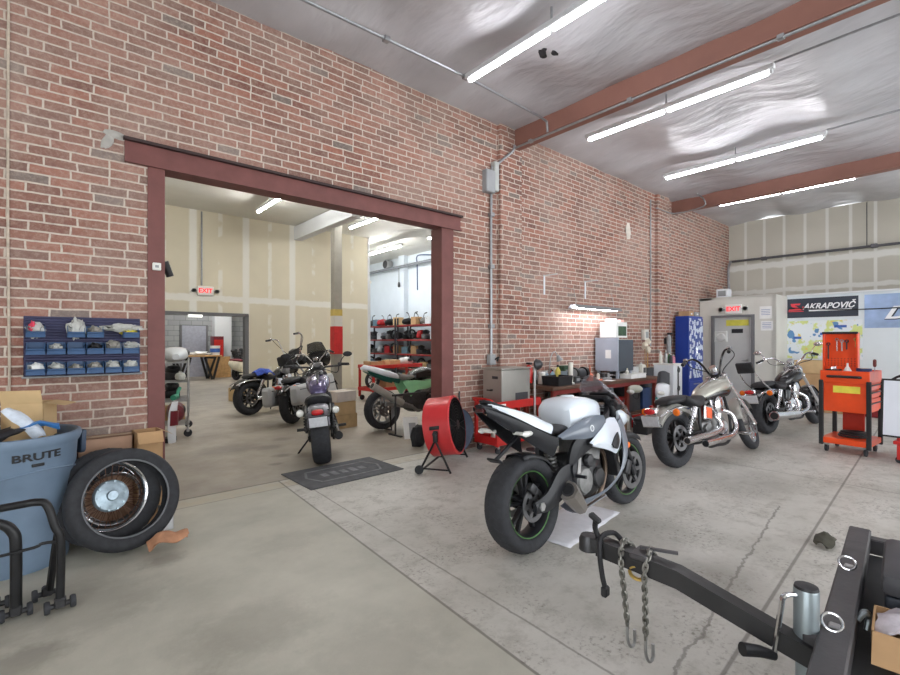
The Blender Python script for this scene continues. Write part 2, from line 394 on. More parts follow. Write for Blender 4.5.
W0, W1 = 4.41, 4.65           # faces of the brick wall
CE = 4.40
f = MB(); f.box((4.5, 7.9, -.05), (19, 26, .1)); struct('floor', f, m_floor())
w = MB()
w.box((-1.7, (W0+W1)/2, 2.2), (4.6, W1-W0, 4.4)); w.box((2.22, (W0+W1)/2, 3.68), (3.24, W1-W0, 1.44)); w.box((8.57, (W0+W1)/2, 2.2), (9.46, W1-W0, 4.4))
w.box((4.87, W0, 2.2), (.44, .12, 4.4)); w.box((9.5, W0, 2.2), (.5, .12, 4.4))
struct('wall_left', w, brick)
# steel door surround: lintel of three plates and two channel jambs
t = MB(); t.box((2.2, W0-.004, 2.885), (3.52, .016, .16)); t.box((2.2, W0+.06, 2.803), (3.52, .2, .014)); struct('trim_1', t, steel_red); t = MB(); t.box((2.2, W0+.03, 2.976), (3.54, .17, .022)); struct('trim_15', t, mat('shadow dark flange', (58, 42, 42), .6))  # top flange coloured dark to carry the shadow line it casts
for i, (x0, x1) in enumerate(((.593, .712), (3.65, 3.842))):
    t = MB(); t.box(((x0+x1)/2, W0+.0, 1.398), (x1-x0, .02, 2.796)); s = x1 if i == 0 else x0
    t.box((s-.006 if i == 0 else s+.006, W0+.1, 1.398), (.012, .2, 2.796)); struct('trim_%d' % (i+2), t, steel_red)
t = MB(); t.tube([(-.215, W0-.008, 0), (-.212, W0-.01, 1.2), (-.22, W0-.008, 2.3), (-.214, W0-.01, 4.4)], .008, k=4); struct('trim_4', t, mat('tan joint sealant', (196, 182, 166), .9, 0, .2, 20))
# the other walls of the front room; the door sides stand open to daylight
far_m = m_drywall('taped far wall board', 1, 4.03, .406, (182, 178, 166), (214, 213, 207), ((3.25, .07), (2.62, .05)), False, .028)
w = MB(); w.box((13.4, 1.7, 2.2), (.2, 5.9, 4.4)); w.box((13.4, -3.2, 2.2), (.2, 4, 4.4)); struct('wall_back', w, far_m)
w = MB(); w.box((-1.8, -4.9, 2.2), (3.6, .2, 4.4)); w.box((5.5, -4.9, 3.9), (13, .2, 1.0)); w.box((5.2, -4.9, 2.2), (.6, .2, 4.4)); w.box((10.2, -4.9, 2.2), (.6, .2, 4.4)); w.box((13, -4.9, 2.2), (1., .2, 4.4)); struct('wall_right', w, off_white)
w = MB(); w.box((-3.9, 2.9, 2.2), (.2, 3.5, 4.4)); w.box((-3.9, -4.2, 2.2), (.2, 1.6, 4.4)); w.box((-3.9, -1.1, 4.0), (.2, 4.6, .8)); struct('wall_front', w, off_white)
# ceiling: draped insulation, one quilted bay between each pair of purlins
g = MB(); nx, ny = 150, 86; rows = []
for i in range(nx+1):
    r_ = []
    for j in range(ny+1):
        x = -4+17.5*i/nx; y = -5+9.42*j/ny
        dB = min(abs(x-bx) for bx in (-.1, 4.95, 10.0)); dy = abs(((y-.6)/1.5) % 1-.5)
        z = CE-.045*math.cos(dy*2*math.pi)*min(1, dB*1.5)-.05*math.exp(-dB*7)
        z += .03*noise.noise(V((x*.9+y*.5, y*1.1, 0)))+.016*noise.noise(V((x*4.5+y*2.2, y*1.3-x*.6, 5)))
        r_.append((x, y, z))
    rows.append(g.ring(r_))
for a, b in zip(rows, rows[1:]):
    for j in range(ny): g.f((a[j], a[j+1], b[j+1], b[j]))
b_ = [g.ring([(-4, -5, 4.6), (13.5, -5, 4.6), (13.5, 4.42, 4.6), (-4, 4.42, 4.6)])]; g.f(b_[0])
struct('ceiling', g, m_insul(), 80)
for bx, yb in ((4.95, W0), (10.0, W0)):
    t = MB(); t.box((bx, (yb-4.8)/2, 4.27), (.014, yb+4.8, .34)); t.box((bx, (yb-4.8)/2, 4.098), (.17, yb+4.8, .016)); t.box((bx, (yb-4.8)/2, 4.44), (.17, yb+4.8, .016))
    o = struct('steel_beam', t, beam_red)
# second room
dry_m = m_drywall('taped drywall', 0, 2.605, 1.22, (210, 202, 180), (234, 232, 224), ((2.45, .08),), wv=.08)
w = MB(); w.box((-.1, 12.56, 2.3), (2.8, .12, 4.6)); w.box((2.59, 12.56, 3.33), (2.6, .12, 2.54)); w.box((5.66, 12.56, 2.3), (3.54, .12, 4.6)); struct('wall_drywall', w, dry_m)
t = MB(); t.box((7.44, 12.56, 2.3), (.05, .16, 4.6)); struct('trim_5', t, white_wall)
t = MB()
t.box((3.84, 12.56, 1.03), (.09, .2, 2.06)); t.box((2.58, 12.56, 2.06), (2.6, .2, .08)); t.box((1.33, 12.56, 1.03), (.09, .2, 2.06)); struct('door_1', t, frame_grey)
w = MB(); w.box((10.2, 11.2, 2.3), (.2, 13, 4.6)); w.box((10.0, 14.3, 2.3), (.2, .35, 4.6)); struct('wall_white', w, mat('bluish white wall', (214, 222, 230), .6, 0, .03, 2))
w = MB(); w.box((8.8, 17.7, 2.3), (3, .2, 4.6)); struct('wall_end', w, white_wall)
w = MB(); w.box((-1.6, 12.2, 2.3), (.2, 15, 4.6)); struct('wall_side', w, off_white)
c_ = MB(); c_.box((4.3, 8.6, 4.62), (12, 7.98, .1)); c_.box((8.8, 15.2, 4.62), (3, 5.2, .1)); o = struct('ceiling.001', c_, metal_ceiling)
w = MB(); w.box((4.3, 20.5, 1.6), (12, .2, 3.2)); struct('wall_block', w, m_block('painted concrete block', (150, 152, 154), (166, 168, 168)))
w = MB(); w.box((7.5, 16.6, 1.6), (.2, 7.9, 3.2)); struct('wall_partition', w, white_wall)
c_ = MB(); c_.box((3.0, 16.6, 3.24), (9.2, 8, .08)); struct('ceiling.002', c_, metal_ceiling)
w = MB(); w.box((5.25, 20.2, 1.6), (.62, .4, 3.2)); struct('pillar', w, white_wall)
t = MB(); t.box((4.28, 20.38, 1.0), (.98, .06, 2.06)); struct('trim_6', t, frame_grey)
t = MB(); t.box((4.28, 20.35, 1.0), (.84, .05, 2.0)); t.cyl((4.6, 20.32, 1), (4.6, 20.27, 1), .03); struct('door_2', t, mat('blue grey door', (164, 166, 178), .5))
# white roof beam and the post that carries it in the second room
t = MB(); t.box((5.2, 10.9, 4.36), (.22, 3.3, .36)); struct('roof_beam', t, white_wall)
t = MB(); t.box((5.37, 10.55, 3.35), (.2, .2, 2.4)); t.box((5.37, 10.55, 1.0), (.2, .2, 2.0)); 
struct('post', t, mat('grey concrete post', (150, 146, 136), .8, 0, .1, 4))
t = MB(); t.box((5.37, 10.55, 2.10), (.215, .215, .16)); struct('trim_7', t, mat('yellow band paint', (196, 172, 92), .7))
t = MB(); t.box((5.37, 10.55, 1.89), (.21, .21, .26)); struct('trim_8', t, off_white)
t = MB(); t.box((5.37, 10.55, 1.42), (.225, .225, .68)); struct('trim_9', t, mat('red padded wrap', (196, 44, 44), .6))
# mini office in the far corner and the banner wall beside it
w = MB(); w.box((12.3, 4.26, 1.185), (1.8, .26, 2.37)); w.box((11.44, 3.71, 2.17), (.08, .85, .4)); w.box((11.44, 3.09, 1.185), (.08, .4, 2.37)); w.box((12.3, 2.94, 1.185), (1.8, .08, 2.37)); w.box((12.3, 3.7, 2.35), (1.8, 1.5, .06)); struct('wall_office', w, off_white)
t = MB(); t.box((11.42, 4.105, .985), (.12, .06, 1.97)); t.box((11.42, 3.31, .985), (.12, .06, 1.97)); t.box((11.42, 3.707, 1.945), (.12, .74, .05)); struct('trim_10', t, frame_grey)
t = MB(); t.box((11.45, 3.707, .97), (.045, .735, 1.9)); d3 = struct('door_3', t, grey_door)
h = MB(); h.cyl((11.43, 3.43, .98), (11.37, 3.43, .98), .02); h.tube([(11.37, 3.43, .98), (11.365, 3.52, .98)], .012); h.build('door_handle', steel, d3)
h = MB(); h.box((11.42, 3.62, 1.62), (.012, .22, .09)); h.build('notice_plate', black_plastic, d3)
h = MB(); h.box((11.42, 3.62, 1.80), (.006, .44, .13)); h.build('notice_board', mat('yellow notice sheet', (212, 204, 84), .7), d3)
h = MB(); h.box((11.42, 3.95, 1.5), (.01, .26, .24), bev=.03); h.ell((11.415, 3.95, 1.48), (.01, .1, .1)); h.build('door_glass', clear_lens, d3)
w = MB(); w.box((12.3, .4, 1.185), (.12, 5, 2.37)); struct('wall_banner', w, mat('cool white panel', (214, 222, 226), .6, 0, .03, 2))
t = MB(); t.box((12.27, .4, 2.385), (.2, 5, .03)); struct('trim_11', t, white_wall)

# ---------------------------------------------------------------- camera and daylight
cam = bpy.data.cameras.new('camera'); co = bpy.data.objects.new('camera', cam); col.objects.link(co)
cam.sensor_width = 36; cam.lens = 465/900*36; cam.shift_y = 3.5/900; cam.clip_start = .05; cam.clip_end = 100
co.location = (0, 0, 1.40); co.rotation_euler = (R(90), 0, -math.atan2(400, 465)); scene.camera = co
wd = bpy.data.worlds.new('daylight'); scene.world = wd; wd.use_nodes = True
bg = wd.node_tree.nodes['Background']; bg.inputs[0].default_value = (.93, .97, 1, 1); bg.inputs[1].default_value = 4.2
vs = scene.view_settings; vs.view_transform = 'Standard'; vs.look = 'None'; vs.exposure = .31; vs.gamma = 1; vs.use_curve_mapping = False

# ---------------------------------------------------------------- ceiling lights
fix_white = mat('white fixture enamel', (205, 206, 208), .4, 0, .03, 5)
def strip_light(label, x, y0, y1, z, group, n=2):
    r = thing('strip_light', label, 'ceiling light', (x, y0, z), 0, group); L = y1-y0
    MB().box((0, L/2, .045), (.07, abs(L)+.06, .06), bev=.008).build('housing', fix_white, r)
    MB().cyl((0, L/2, .07), (0, L/2, .2), .01).build('hanger', conduit_m, r)
    for i in range(n+1): MB().box((0, L*i/n, .005), (.045, .03, .05), bev=.006).build('lamp_holder', fix_white, r)
    for i in range(n):
        a = L*i/n+math.copysign(.03, L); b = L*(i+1)/n-math.copysign(.03, L)
        MB().cyl((0, a, -.008), (0, b, -.008), .02, n=10).build('tube', TUBE2 if 'back room' in label or 'farthest' in label else TUBE, r)
    return r
for x, lb in ((3.38, 'twin-tube strip light over the steel door surround, cut by the top of the photo'), (5.62, 'twin-tube strip light just behind the nearer brown beam'),
              (7.95, 'twin-tube strip light just in front of the farther brown beam'), (10.35, 'twin-tube strip light beyond the farther brown beam')):
    strip_light(lb, x, 3.62, 1.47, 4.17, 'strip lights under the insulated ceiling')
for x, lb in ((3.38, 'added unseen strip light nearest the open dock doors, second in its row'), (7.95, 'added unseen strip light by the open dock doors, past the first beam'), (.9, 'added unseen strip light above the trailer end of the shop')):
    strip_light(lb, x, -1.0, -3.2, 4.17, 'strip lights under the insulated ceiling')  # lamps out of view, added to light the front room
for x, y0, y1, lb in ((3.54, 9.3, 10.75, 'tube light in the back room above the exit sign'), (5.85, 9.3, 10.75, 'tube light in the back room just right of the white roof beam'),
                      (8.12, 11.7, 13.7, 'long tube light deep in the back room above the parts racks'), (8.12, 8.6, 10.4, 'tube light in the back room beside the right steel jamb')):
    strip_light(lb, x, y0, y1, 4.3, 'tube lights in the back room')
for x, y0 in ((3.5, 6.0), (.8, 8.8), (6.0, 6.0)):
    strip_light('back room tube light hidden above the steel lintel at X %.1f' % x if 0 else 'added unseen tube light in the back room close behind the brick wall' if x == 3.5 else 'added unseen tube light at the left side of the back room' if x < 1 else 'added unseen tube light in the back room behind the brick right of the lintel', x, y0, y0+1.5, 4.3, 'tube lights in the back room')  # hidden lamps added to brighten the back room
strip_light('farthest-room low tube light added unseen over the block wall door', 4.4, 18.2, 19.7, 3.05, 'tube lights in the farthest room')  # unseen extra lamp, added to brighten the farthest room
for x in (3.4, 5.4): strip_light('farthest-room low tube light above the sawhorse table' if x < 4 else 'low tube light in the farthest room by the white pillar', x, 16, 17.5, 3.05, 'tube lights in the farthest room')
# ---------------------------------------------------------------- motorcycles
disc_steel = mat('dark brake steel', (112, 112, 114), .4, .8, .1, 14)
def tyre_prof(Rt, w, rr):
    a = w/2; mid = rr+(Rt-rr)*.45; P = [(rr, -a*.66), (rr+.012, -a*.86)]
    for k in range(11):
        q = math.pi*k/10; P.append((mid+(Rt-mid)*math.sin(q)**.75 if 0 < k < 10 else mid, -a*math.cos(q)))
    return P+[(rr+.012, a*.86), (rr, a*.66)]
def wheel(par, x, Rt, w, rr, style='cast', S=None, rimm=None, spm=None, discs=(), tape=None, z=None, tyre=None, sprocket=None):
    z = Rt if z is None else z; o = (x, 0, z); ay = (0, 1, 0); X = (lambda m: m.xf(S)) if S is not None else (lambda m: m)
    m = MB(); m.lathe(tyre_prof(Rt, w, rr), o, ay, 48, closed=True)
    if style != 'bald':                      # tread sipes standing a hair proud
        a = w/2
        for k in range(26):
            q = 2*math.pi*k/26
            for sg in (1, -1):
                pts = []
                for t in (.12, .34, .56, .76):
                    hh = sg*a*t; r_ = rr+(Rt-rr)*.45+(Rt-(rr+(Rt-rr)*.45))*max(0, 1-t*t)**.375+.0005
                    th = q+t*.2*1.0+(.06 if sg > 0 else 0); pts.append((x+r_*math.cos(th), hh, z+r_*math.sin(th)))
                m.tube(pts, .0022, n=4)
    W = X(m).build('wheel', tyre or rubber, par, ang=50)
    rimm = rimm or black_metal; a = w/2*.66
    m = MB(); m.lathe([(rr+.004, -a), (rr-.004, -a*1.08), (rr-.016, -a*.9), (rr-.028, -a*.4), (rr-.028, a*.4), (rr-.016, a*.9), (rr-.004, a*1.08), (rr+.004, a)], o, ay, 40, closed=True)
    X(m).build('rim', rimm, W)
    if tape:
        for sg in (-1, 1):
            m = MB(); m.lathe([(rr-.002, sg*a*1.09), (rr-.009, sg*a*1.04), (rr-.009, sg*a*1.0), (rr-.002, sg*a*1.0)], o, ay, 40, closed=True); X(m).build('rim_stripe', tape, W)
    m = MB(); hb = .045 if style != 'wire' else .035
    m.lathe([(.012, -.075), (hb, -.07), (hb, -.045), (hb*.75, -.03), (hb*.75, .03), (hb, .045), (hb, .07), (.012, .075)], o, ay, 20)
    X(m).build('hub', dull_steel if style == 'wire' else rimm, W)
    m = MB()
    if style == 'wire':
        for k in range(32):
            q = 2*math.pi*k/32; q2 = q+(.32 if k % 2 else -.32); sg = 1 if k % 4 < 2 else -1
            m.cyl((x+hb*math.cos(q2), sg*.05, z+hb*math.sin(q2)), (x+(rr-.025)*math.cos(q), sg*.008, z+(rr-.025)*math.sin(q)), .0024, n=5, cap=False)
    elif style in ('cast', 'bald'):
        for k in range(5):
            for dq in (-.16, .16):
                q = 2*math.pi*k/5+.3; c0 = V((x+hb*.7*math.cos(q+dq*1.5), 0, z+hb*.7*math.sin(q+dq*1.5))); c1 = V((x+(rr-.022)*math.cos(q+dq*1.2), 0, z+(rr-.022)*math.sin(q+dq*1.2)))
                d = (c1-c0); L = d.length; ang = math.degrees(math.atan2(d.x, d.z)); m.box((c0+c1)/2, (.022, .04, L), (0, ang, 0), bev=.006)
    elif style == 'mag':
        for k in range(9):
            q = 2*math.pi*k/9; c0 = V((x+hb*.7*math.cos(q), 0, z+hb*.7*math.sin(q))); c1 = V((x+(rr-.022)*math.cos(q), 0, z+(rr-.022)*math.sin(q)))
            d = c1-c0; m.box((c0+c1)/2, (.03, .035, d.length), (0, math.degrees(math.atan2(d.x, d.z)), 0), bev=.008)
    X(m).build('spokes', spm or (steel if style == 'wire' else rimm), W)
    for sg, rd in discs:
        m = MB(); y = sg*.085
        m.lathe([(rd, y-.003), (rd, y+.003), (rd*.72, y+.003), (rd*.72, y-.003)], o, ay, 36, closed=True)
        for k in range(6):
            q = math.pi*k/3; m.box((x+rd*.56*math.cos(q), y, z+rd*.56*math.sin(q)), (.03, .008, rd*.4), (0, 90-math.degrees(q), 0))
        m.lathe([(.03, y-.006), (.03, y+.006), (.05, y+.006), (.05, y-.006)], o, ay, 20, closed=True)
        X(m).build('brake_disc', disc_steel, W)
    if sprocket:
        m = MB(); m.lathe([(sprocket, .09), (sprocket, .1), (sprocket*.6, .1), (sprocket*.6, .09)], o, ay, 36, closed=True); X(m).build('sprocket', dull_steel, W)
    return W
def steer_m(head, d, ang):
    h = V(head); return Matrix.Translation(h) @ Matrix.Rotation(R(ang), 4, V(d).normalized()) @ Matrix.Translation(-h)
def fins(m, c, ax, r, n, gap, sx=1.):
    u, w, d = basis(ax); c = V(c)
    for k in range(n):
        p = c+d*(gap*k); m.lathe([(r*.8, -gap*.5), (r, -gap*.16), (r, gap*.16), (r*.8, gap*.5)], p, d, 16)
def vtwin(par, x, z, s=1., case=None, cyl=None, chr_=None, air=True):
    case = case or dull_steel; cyl = cyl or dark_steel; chr_ = chr_ or chrome
    m = MB(); m.loft([(x-.2*s, z, .07*s, .08*s), (x-.17*s, z, .11*s, .13*s), (x-.02*s, z+.02*s, .12*s, .16*s), (x+.13*s, z-.01*s, .12*s, .15*s), (x+.2*s, z-.02*s, .08*s, .1*s)], e=3.5)
    E = m.build('engine', case, par)
    for a in (-23, 23):
        d = V((math.sin(R(a)), 0, math.cos(R(a)))); c = V((x, 0, z+.12*s))+d*.03*s
        m = MB(); fins(m, c+d*.0, d, .085*s, 8, .021*s)
        m.box(c+d*.2*s, (.16*s, .15*s, .06*s), (0, a, 0), bev=.02*s); C_ = m.build('cylinder', cyl, E)
        m = MB(); m.box(c+d*.245*s, (.17*s, .13*s, .045*s), (0, a, 0), bev=.02*s, seg=2); m.build('rocker_cover', chr_, E)
        for q in (-.02, .02): 
            m = MB(); m.cyl((x+.015*math.copysign(1, a)+q*s, -.1*s, z+.05*s), c+d*.2*s+V((q*s, -.09*s, 0)), .011*s, n=8); m.build('pushrod_tube', chr_, E)
    m = MB(); m.lathe([(.0, -.022*s), (.085*s, -.02*s), (.1*s, 0), (.085*s, .03*s), (0, .034*s)], (x+.02*s, -.12*s, z), (0, -1, 0), 28); m.build('cam_cover', chr_, E)
    m = MB(); m.lathe([(0, -.02*s), (.1*s, -.015*s), (.11*s, .01*s), (.09*s, .03*s), (0, .035*s)], (x-.02*s, .125*s, z), (0, 1, 0), 28); m.build('primary_cover', chr_, E)
    m = MB(); m.box((x-.27*s, 0, z+.0*s), (.2*s, .2*s, .2*s), bev=.04*s, seg=2); m.cyl((x-.27*s, -.1*s, z), (x-.27*s, -.13*s, z), .07*s, n=20); m.build('gearbox', case, E)
    if air:
        m = MB(); m.lathe([(.0, 0), (.095*s, 0), (.1*s, .015*s), (.1*s, .04*s), (.07*s, .055*s), (.0, .06*s)], (x+.01*s, -.1*s, z+.27*s), (0, -1, 0), 28); m.build('air_cleaner', chr_, E)
    return E
def muffler(par, pts, r0, r1, m_, name='exhaust_pipe', k=5, tip=True):
    m = MB(); P = catmull(pts, k); m.tube(P, [r0, r1], n=14)
    o = m.build(name, m_, par)
    if tip:
        d = (P[-1]-P[-2]).normalized(); t = MB(); t.cyl(P[-1]-d*.01, P[-1]+d*.002, r1*.8, n=14); t.build('outlet', black_plastic, o)
    return o

def cruiser(name, label, loc, rz, **k):
    D = dict(lean=-6, L=1.62, Rr=.325, wr=.15, rim_r=.205, Rf=.33, wf=.1, rim_f=.245, steer=14, tank=white_paint, tank2=None, fender=black_metal, seat=leather, bar='high', style_r='cast', style_f='wire',
             pipes='stag', lens=True, tail=True, plate=True, mirrors=True, headlight=True, bags=None, back=False, sig=amber, case=None, cyl=None, chr=None, tank_z=.0, frontfender=True, rimc=None, fork=None, battery=None, twoseat=True, wide=.42, barz=1.25, windshield=False, fairing=None)
    D.update(k); L = D['L']; ch = D['chr'] or chrome
    r = thing(name, label, 'motorcycle', loc, rz, 'motorcycles in the shop', D['lean'])
    head = V((L-.52, 0, .90)); axle = V((L, 0, D['Rf'])); fd = (head-axle).normalized(); S = steer_m(head, fd, D['steer'])
    wheel(r, 0, D['Rr'], D['wr'], D['rim_r'], D['style_r'], rimm=D['rimc'], discs=((-1, .14),), sprocket=.1)
    wheel(r, L, D['Rf'], D['wf'], D['rim_f'], D['style_f'], S, rimm=ch if D['style_f'] == 'wire' else D['rimc'], discs=((-1, .145),))
    # frame: backbone, cradle, swingarm
    f = MB()
    for sg in (-1, 1):
        f.tube([head+V((-.03, sg*.03, -.05)), (L-.62, sg*.13, .45), (L-.72, sg*.14, .2), (L-1.0, sg*.14, .18), (.42, sg*.14, .2), (.34, sg*.13, .4), (.36, sg*.12, .62)], .017, k=5)
    f.tube([head, (L-.8, 0, .80), (.45, 0, .66), (.1, 0, .66)], .026, k=5); f.tube([head+fd*.08, head-fd*.12], .04, n=12)
    F = f.build('frame', black_metal, r)
    for sg in (-1, 1):
        f = MB(); f.box((.2, sg*.125, D['Rr']+.02), (.48, .03, .05), (0, -6, 0), bev=.01); f.build('swingarm', D['rimc'] or black_metal, r)
        s = MB(); a = V((.06, sg*.15, D['Rr']+.04)); b = V((.22, sg*.15, .64)); s.cyl(a, b, .016); d = (b-a)/9
        for i in range(8): s.torus(a+d*(i+.8), d, .026, .0075, 14, 6)
        s.cyl(b-d*3.4, b, .034); s.build('shock_absorber', ch, r)
    vtwin(r, L-.83, .36, 1., D['case'], D['cyl'], ch)
    # fork, steering and bars
    for sg in (-1, 1):
        m = MB(); b = axle+V((0, sg*.095, 0)); t = head+fd*.1+V((0, sg*.095, 0)); m.cyl(b+(t-b)*.4, t, .022); m.cyl(b-fd*.03, b+(t-b)*.5, .032, .03); m.box(b, (.06, .03, .07), bev=.01)
        m.xf(S).build('fork_leg', D['fork'] or ch, r)
    for h_ in (.06, -.1):
        m = MB(); m.box(head+fd*h_, (.07, .25, .035), (0, -math.degrees(math.atan2(-fd.x, fd.z)), 0), bev=.012); m.xf(S).build('fork_clamp', D['fork'] or ch, r)
    bz = D['barz']; wd_ = D['wide']; hx = head.x-.03
    if D['bar'] == 'ape': bp = [(hx+.0, .06, .98), (hx+.03, .16, 1.05), (hx+.04, .28, bz-.1), (hx+.0, .32, bz), (hx-.14, .35, bz+.0), (hx-.26, .36, bz-.02)]
    elif D['bar'] == 'drag': bp = [(hx, .05, 1.02), (hx, .12, 1.05), (hx-.02, .28, bz-.02), (hx-.06, .34, bz), (hx-.12, wd_, bz)]
    else: bp = [(hx, .05, .98), (hx-.01, .09, 1.04), (hx+.02, .16, bz-.05), (hx, .24, bz+.02), (hx-.1, .33, bz+.01), (hx-.2, wd_, bz-.03)]
    bp = [(x, y*D.get('bys', 1), z) for x, y, z in bp]
    m = MB(); m.tube([(x, -y, z) for x, y, z in bp[::-1]]+bp, .0135, k=5, n=10); H = m.xf(S).build('handlebar', D.get('barm') or ch, r)
    for sg in (-1, 1):
        e = V((bp[-1][0], sg*bp[-1][1], bp[-1][2])); i_ = V((bp[-2][0], sg*bp[-2][1], bp[-2][2])); d = (e-i_).normalized()
        m = MB(); m.cyl(e-d*.11, e+d*.01, .02, n=10); m.xf(S).build('grip', black_plastic, H)
        m = MB(); m.box(e-d*.15, (.05, .05, .045), bev=.01); m.tube([e-d*.15+V((.03, 0, 0)), e-d*.06+V((.07, sg*.0, -.01)), e+d*.03+V((.055, 0, -.01))], .006, k=3); m.xf(S).build('control_lever', ch, H)
        m = MB(); m.tube([e-d*.16, e-d*.22+V((.06, 0, -.12)), head+V((.07, sg*.06, .1)), head+V((.03, sg*.05, -.15))], .006, k=5, n=6); m.xf(S).build('control_cable', black_plastic, H)
        if D['mirrors']:
            m = MB(); p = e-d*.14+V((.02, 0, 0)); q = p+V((.02, sg*.07, .12)); m.tube([p, p+V((.01, sg*.02, .06)), q], .006, k=3); m.ell(q+V((0, sg*.03, .01)), (.014, .062, .036), n=14); m.xf(S).build('mirror', D.get('mirm') or ch, r)
    if D['headlight']:
        m = MB(); c = head+V((.12, 0, .02)); m.lathe([(.02, -.12), (.06, -.1), (.088, -.02), (.092, .02), (.085, .03)], c, (1, 0, -.1), 24); hl = m.xf(S).build('headlight', ch, r)
        m = MB(); m.lathe([(.083, 0), (.06, .014), (.0, .022)], c+V((.026, 0, 0)), (1, 0, -.1), 24); m.xf(S).build('lens', clear_lens, hl)
    m = MB(); m.lathe([(.03, -.02), (.05, 0), (.05, .045), (.042, .055)], head+V((-.03, 0, .14)), (-.5, 0, .8), 20); m.xf(S).build('speedometer', ch, r)
    if D['frontfender']:
        m = MB(); g = []
        for i in range(13):
            q = R(30+i*11.5); g.append([(L+(D['Rf']+.025)*math.cos(q), y, D['Rf']+(D['Rf']+.025-dz)*math.sin(q)) for y, dz in ((-.075, .05), (-.06, .012), (0, 0), (.06, .012), (.075, .05))])
        m.sheet_grid = None
        rr_ = [m.ring(p) for p in g]
        for a, b in zip(rr_, rr_[1:]):
            for i in range(4): m.f((a[i], a[i+1], b[i+1], b[i]))
        o = m.xf(S).build('front_fender', D['fender'], r); sm = o.modifiers.new('s', 'SOLIDIFY'); sm.thickness = .004
    # rear fender
    m = MB(); g = []; Rr = D['Rr']; w_ = D['wr']/2+.02
    for i in range(15):
        q = R(28+i*10.5); g.append([(-(Rr+.035)*math.cos(q)*1.02, y, Rr+(Rr+.035-dz)*math.sin(q)+.02) for y, dz in ((-w_, .09), (-w_*.97, .035), (-w_*.7, .008), (0, 0), (w_*.7, .008), (w_*.97, .035), (w_, .09))])
    rr_ = [m.ring(p) for p in g]
    for a, b in zip(rr_, rr_[1:]):
        for i in range(6): m.f((a[i], a[i+1], b[i+1], b[i]))
    o = m.build('rear_fender', D['fender'], r); sm = o.modifiers.new('s', 'SOLIDIFY'); sm.thickness = .004
    for sg in (-1, 1):
        m = MB(); m.tube([(.3, sg*(w_+.008), .63), (.05, sg*(w_+.012), .66), (-.2, sg*(w_+.01), .63), (-.33, sg*(w_*.9), .58)], .012, k=4); m.build('fender_strut', ch, r)
    # tank
    m = MB(); tz = D['tank_z']; x0 = L-.62
    m.loft([(x0-.44, .72+tz, .03, .03), (x0-.42, .73+tz, .075, .055), (x0-.32, .765+tz, .115, .08), (x0-.17, .80+tz, .145, .1), (x0-.02, .825+tz, .155, .115), (x0+.09, .835+tz, .14, .11), (x0+.15, .835+tz, .09, .08), (x0+.165, .83+tz, .04, .045)], n=24, e=2.3)
    T = m.build('fuel_tank', D['tank'], r, ang=60)
    m = MB(); m.lathe([(.03, 0), (.034, .012), (.026, .02), (0, .022)], (x0-.06, -.04, .922+tz), (0, -.3, 1), 18); m.build('filler_cap', ch, T)
    m = MB(); m.loft([(x0-.34, .80+tz, .012, .05), (x0-.1, .9+tz, .03, .04), (x0+.06, .935+tz, .025, .02)], n=10, e=2.2); m.build('tank_console', ch, T)
    if D['tank2']:
        for sg in (-1, 1):
            m = MB(); A = [(x0-.40, sg*.1, .73+tz), (x0-.2, sg*.152, .78+tz), (x0, sg*.17, .80+tz), (x0+.13, sg*.13, .82+tz)]; B2 = [(x0-.40, sg*.07, .685+tz), (x0-.2, sg*.125, .71+tz), (x0, sg*.14, .725+tz), (x0+.13, sg*.1, .75+tz)]
            m.sheet(A, B2, 3, (0, sg*.012, 0), .004, 4); m.build('tank_panel', D['tank2'], T)
    # seat
    m = MB(); m.loft([(x0-.40, .735, .07, .03), (x0-.46, .71, .12, .045), (x0-.6, .675, .16, .055), (x0-.72, .69, .165, .06), (x0-.78, .725, .15, .06), (x0-.82, .74, .125, .04)] if D['twoseat'] else [(x0-.40, .735, .07, .03), (x0-.48, .70, .13, .05), (x0-.62, .68, .16, .06), (x0-.74, .715, .14, .06), (x0-.8, .735, .1, .03)], n=18, e=2.6)
    s = m.build('seat', D['seat'], r, ang=60)
    if D['twoseat']:
        m = MB(); m.loft([(x0-.80, .755, .1, .025), (x0-.86, .745, .125, .042), (x0-1.0, .735, .125, .045), (x0-1.1, .725, .11, .035), (x0-1.14, .71, .08, .015)], n=18, e=2.6); m.build('pillion_pad', D['seat'], s, ang=60)
    if D['back']:
        for sg in (-1, 1):
            m = MB(); m.tube([(.1, sg*(w_+.02), .62), (-.22, sg*(w_+.02), .78), (-.44, sg*.1, 1.0)], .011, k=4); m.build('backrest_bar', ch, r)
        m = MB(); m.box((-.43, 0, 1.0), (.05, .24, .17), (0, -20, 0), bev=.022, seg=2); m.build('backrest', leather, r)
    # lights and plate at the tail
    xt = -Rr-.02
    if D['tail']:
        m = MB(); m.box((xt-.0, 0, .64), (.07, .14, .07), (0, -25, 0), bev=.02, seg=2); tl = m.build('tail_light', ch, r); m = MB(); m.ell((xt-.04, 0, .64), (.035, .066, .033), n=14); m.build('lens', red_lens, tl)
        for sg in (-1, 1):
            m = MB(); m.cyl((xt+.18, sg*.07, .62), (xt+.18, sg*.17, .62), .01); m.lathe([(.02, -.035), (.038, -.02), (.042, .03)], (xt+.18, sg*.19, .62), (-1, 0, 0), 16); ts = m.build('turn_signal', ch, r)
            m = MB(); m.lathe([(.041, .0), (.03, .012), (0, .018)], (xt+.15, sg*.19, .62), (-1, 0, 0), 16); m.build('lens', D['sig'], ts)
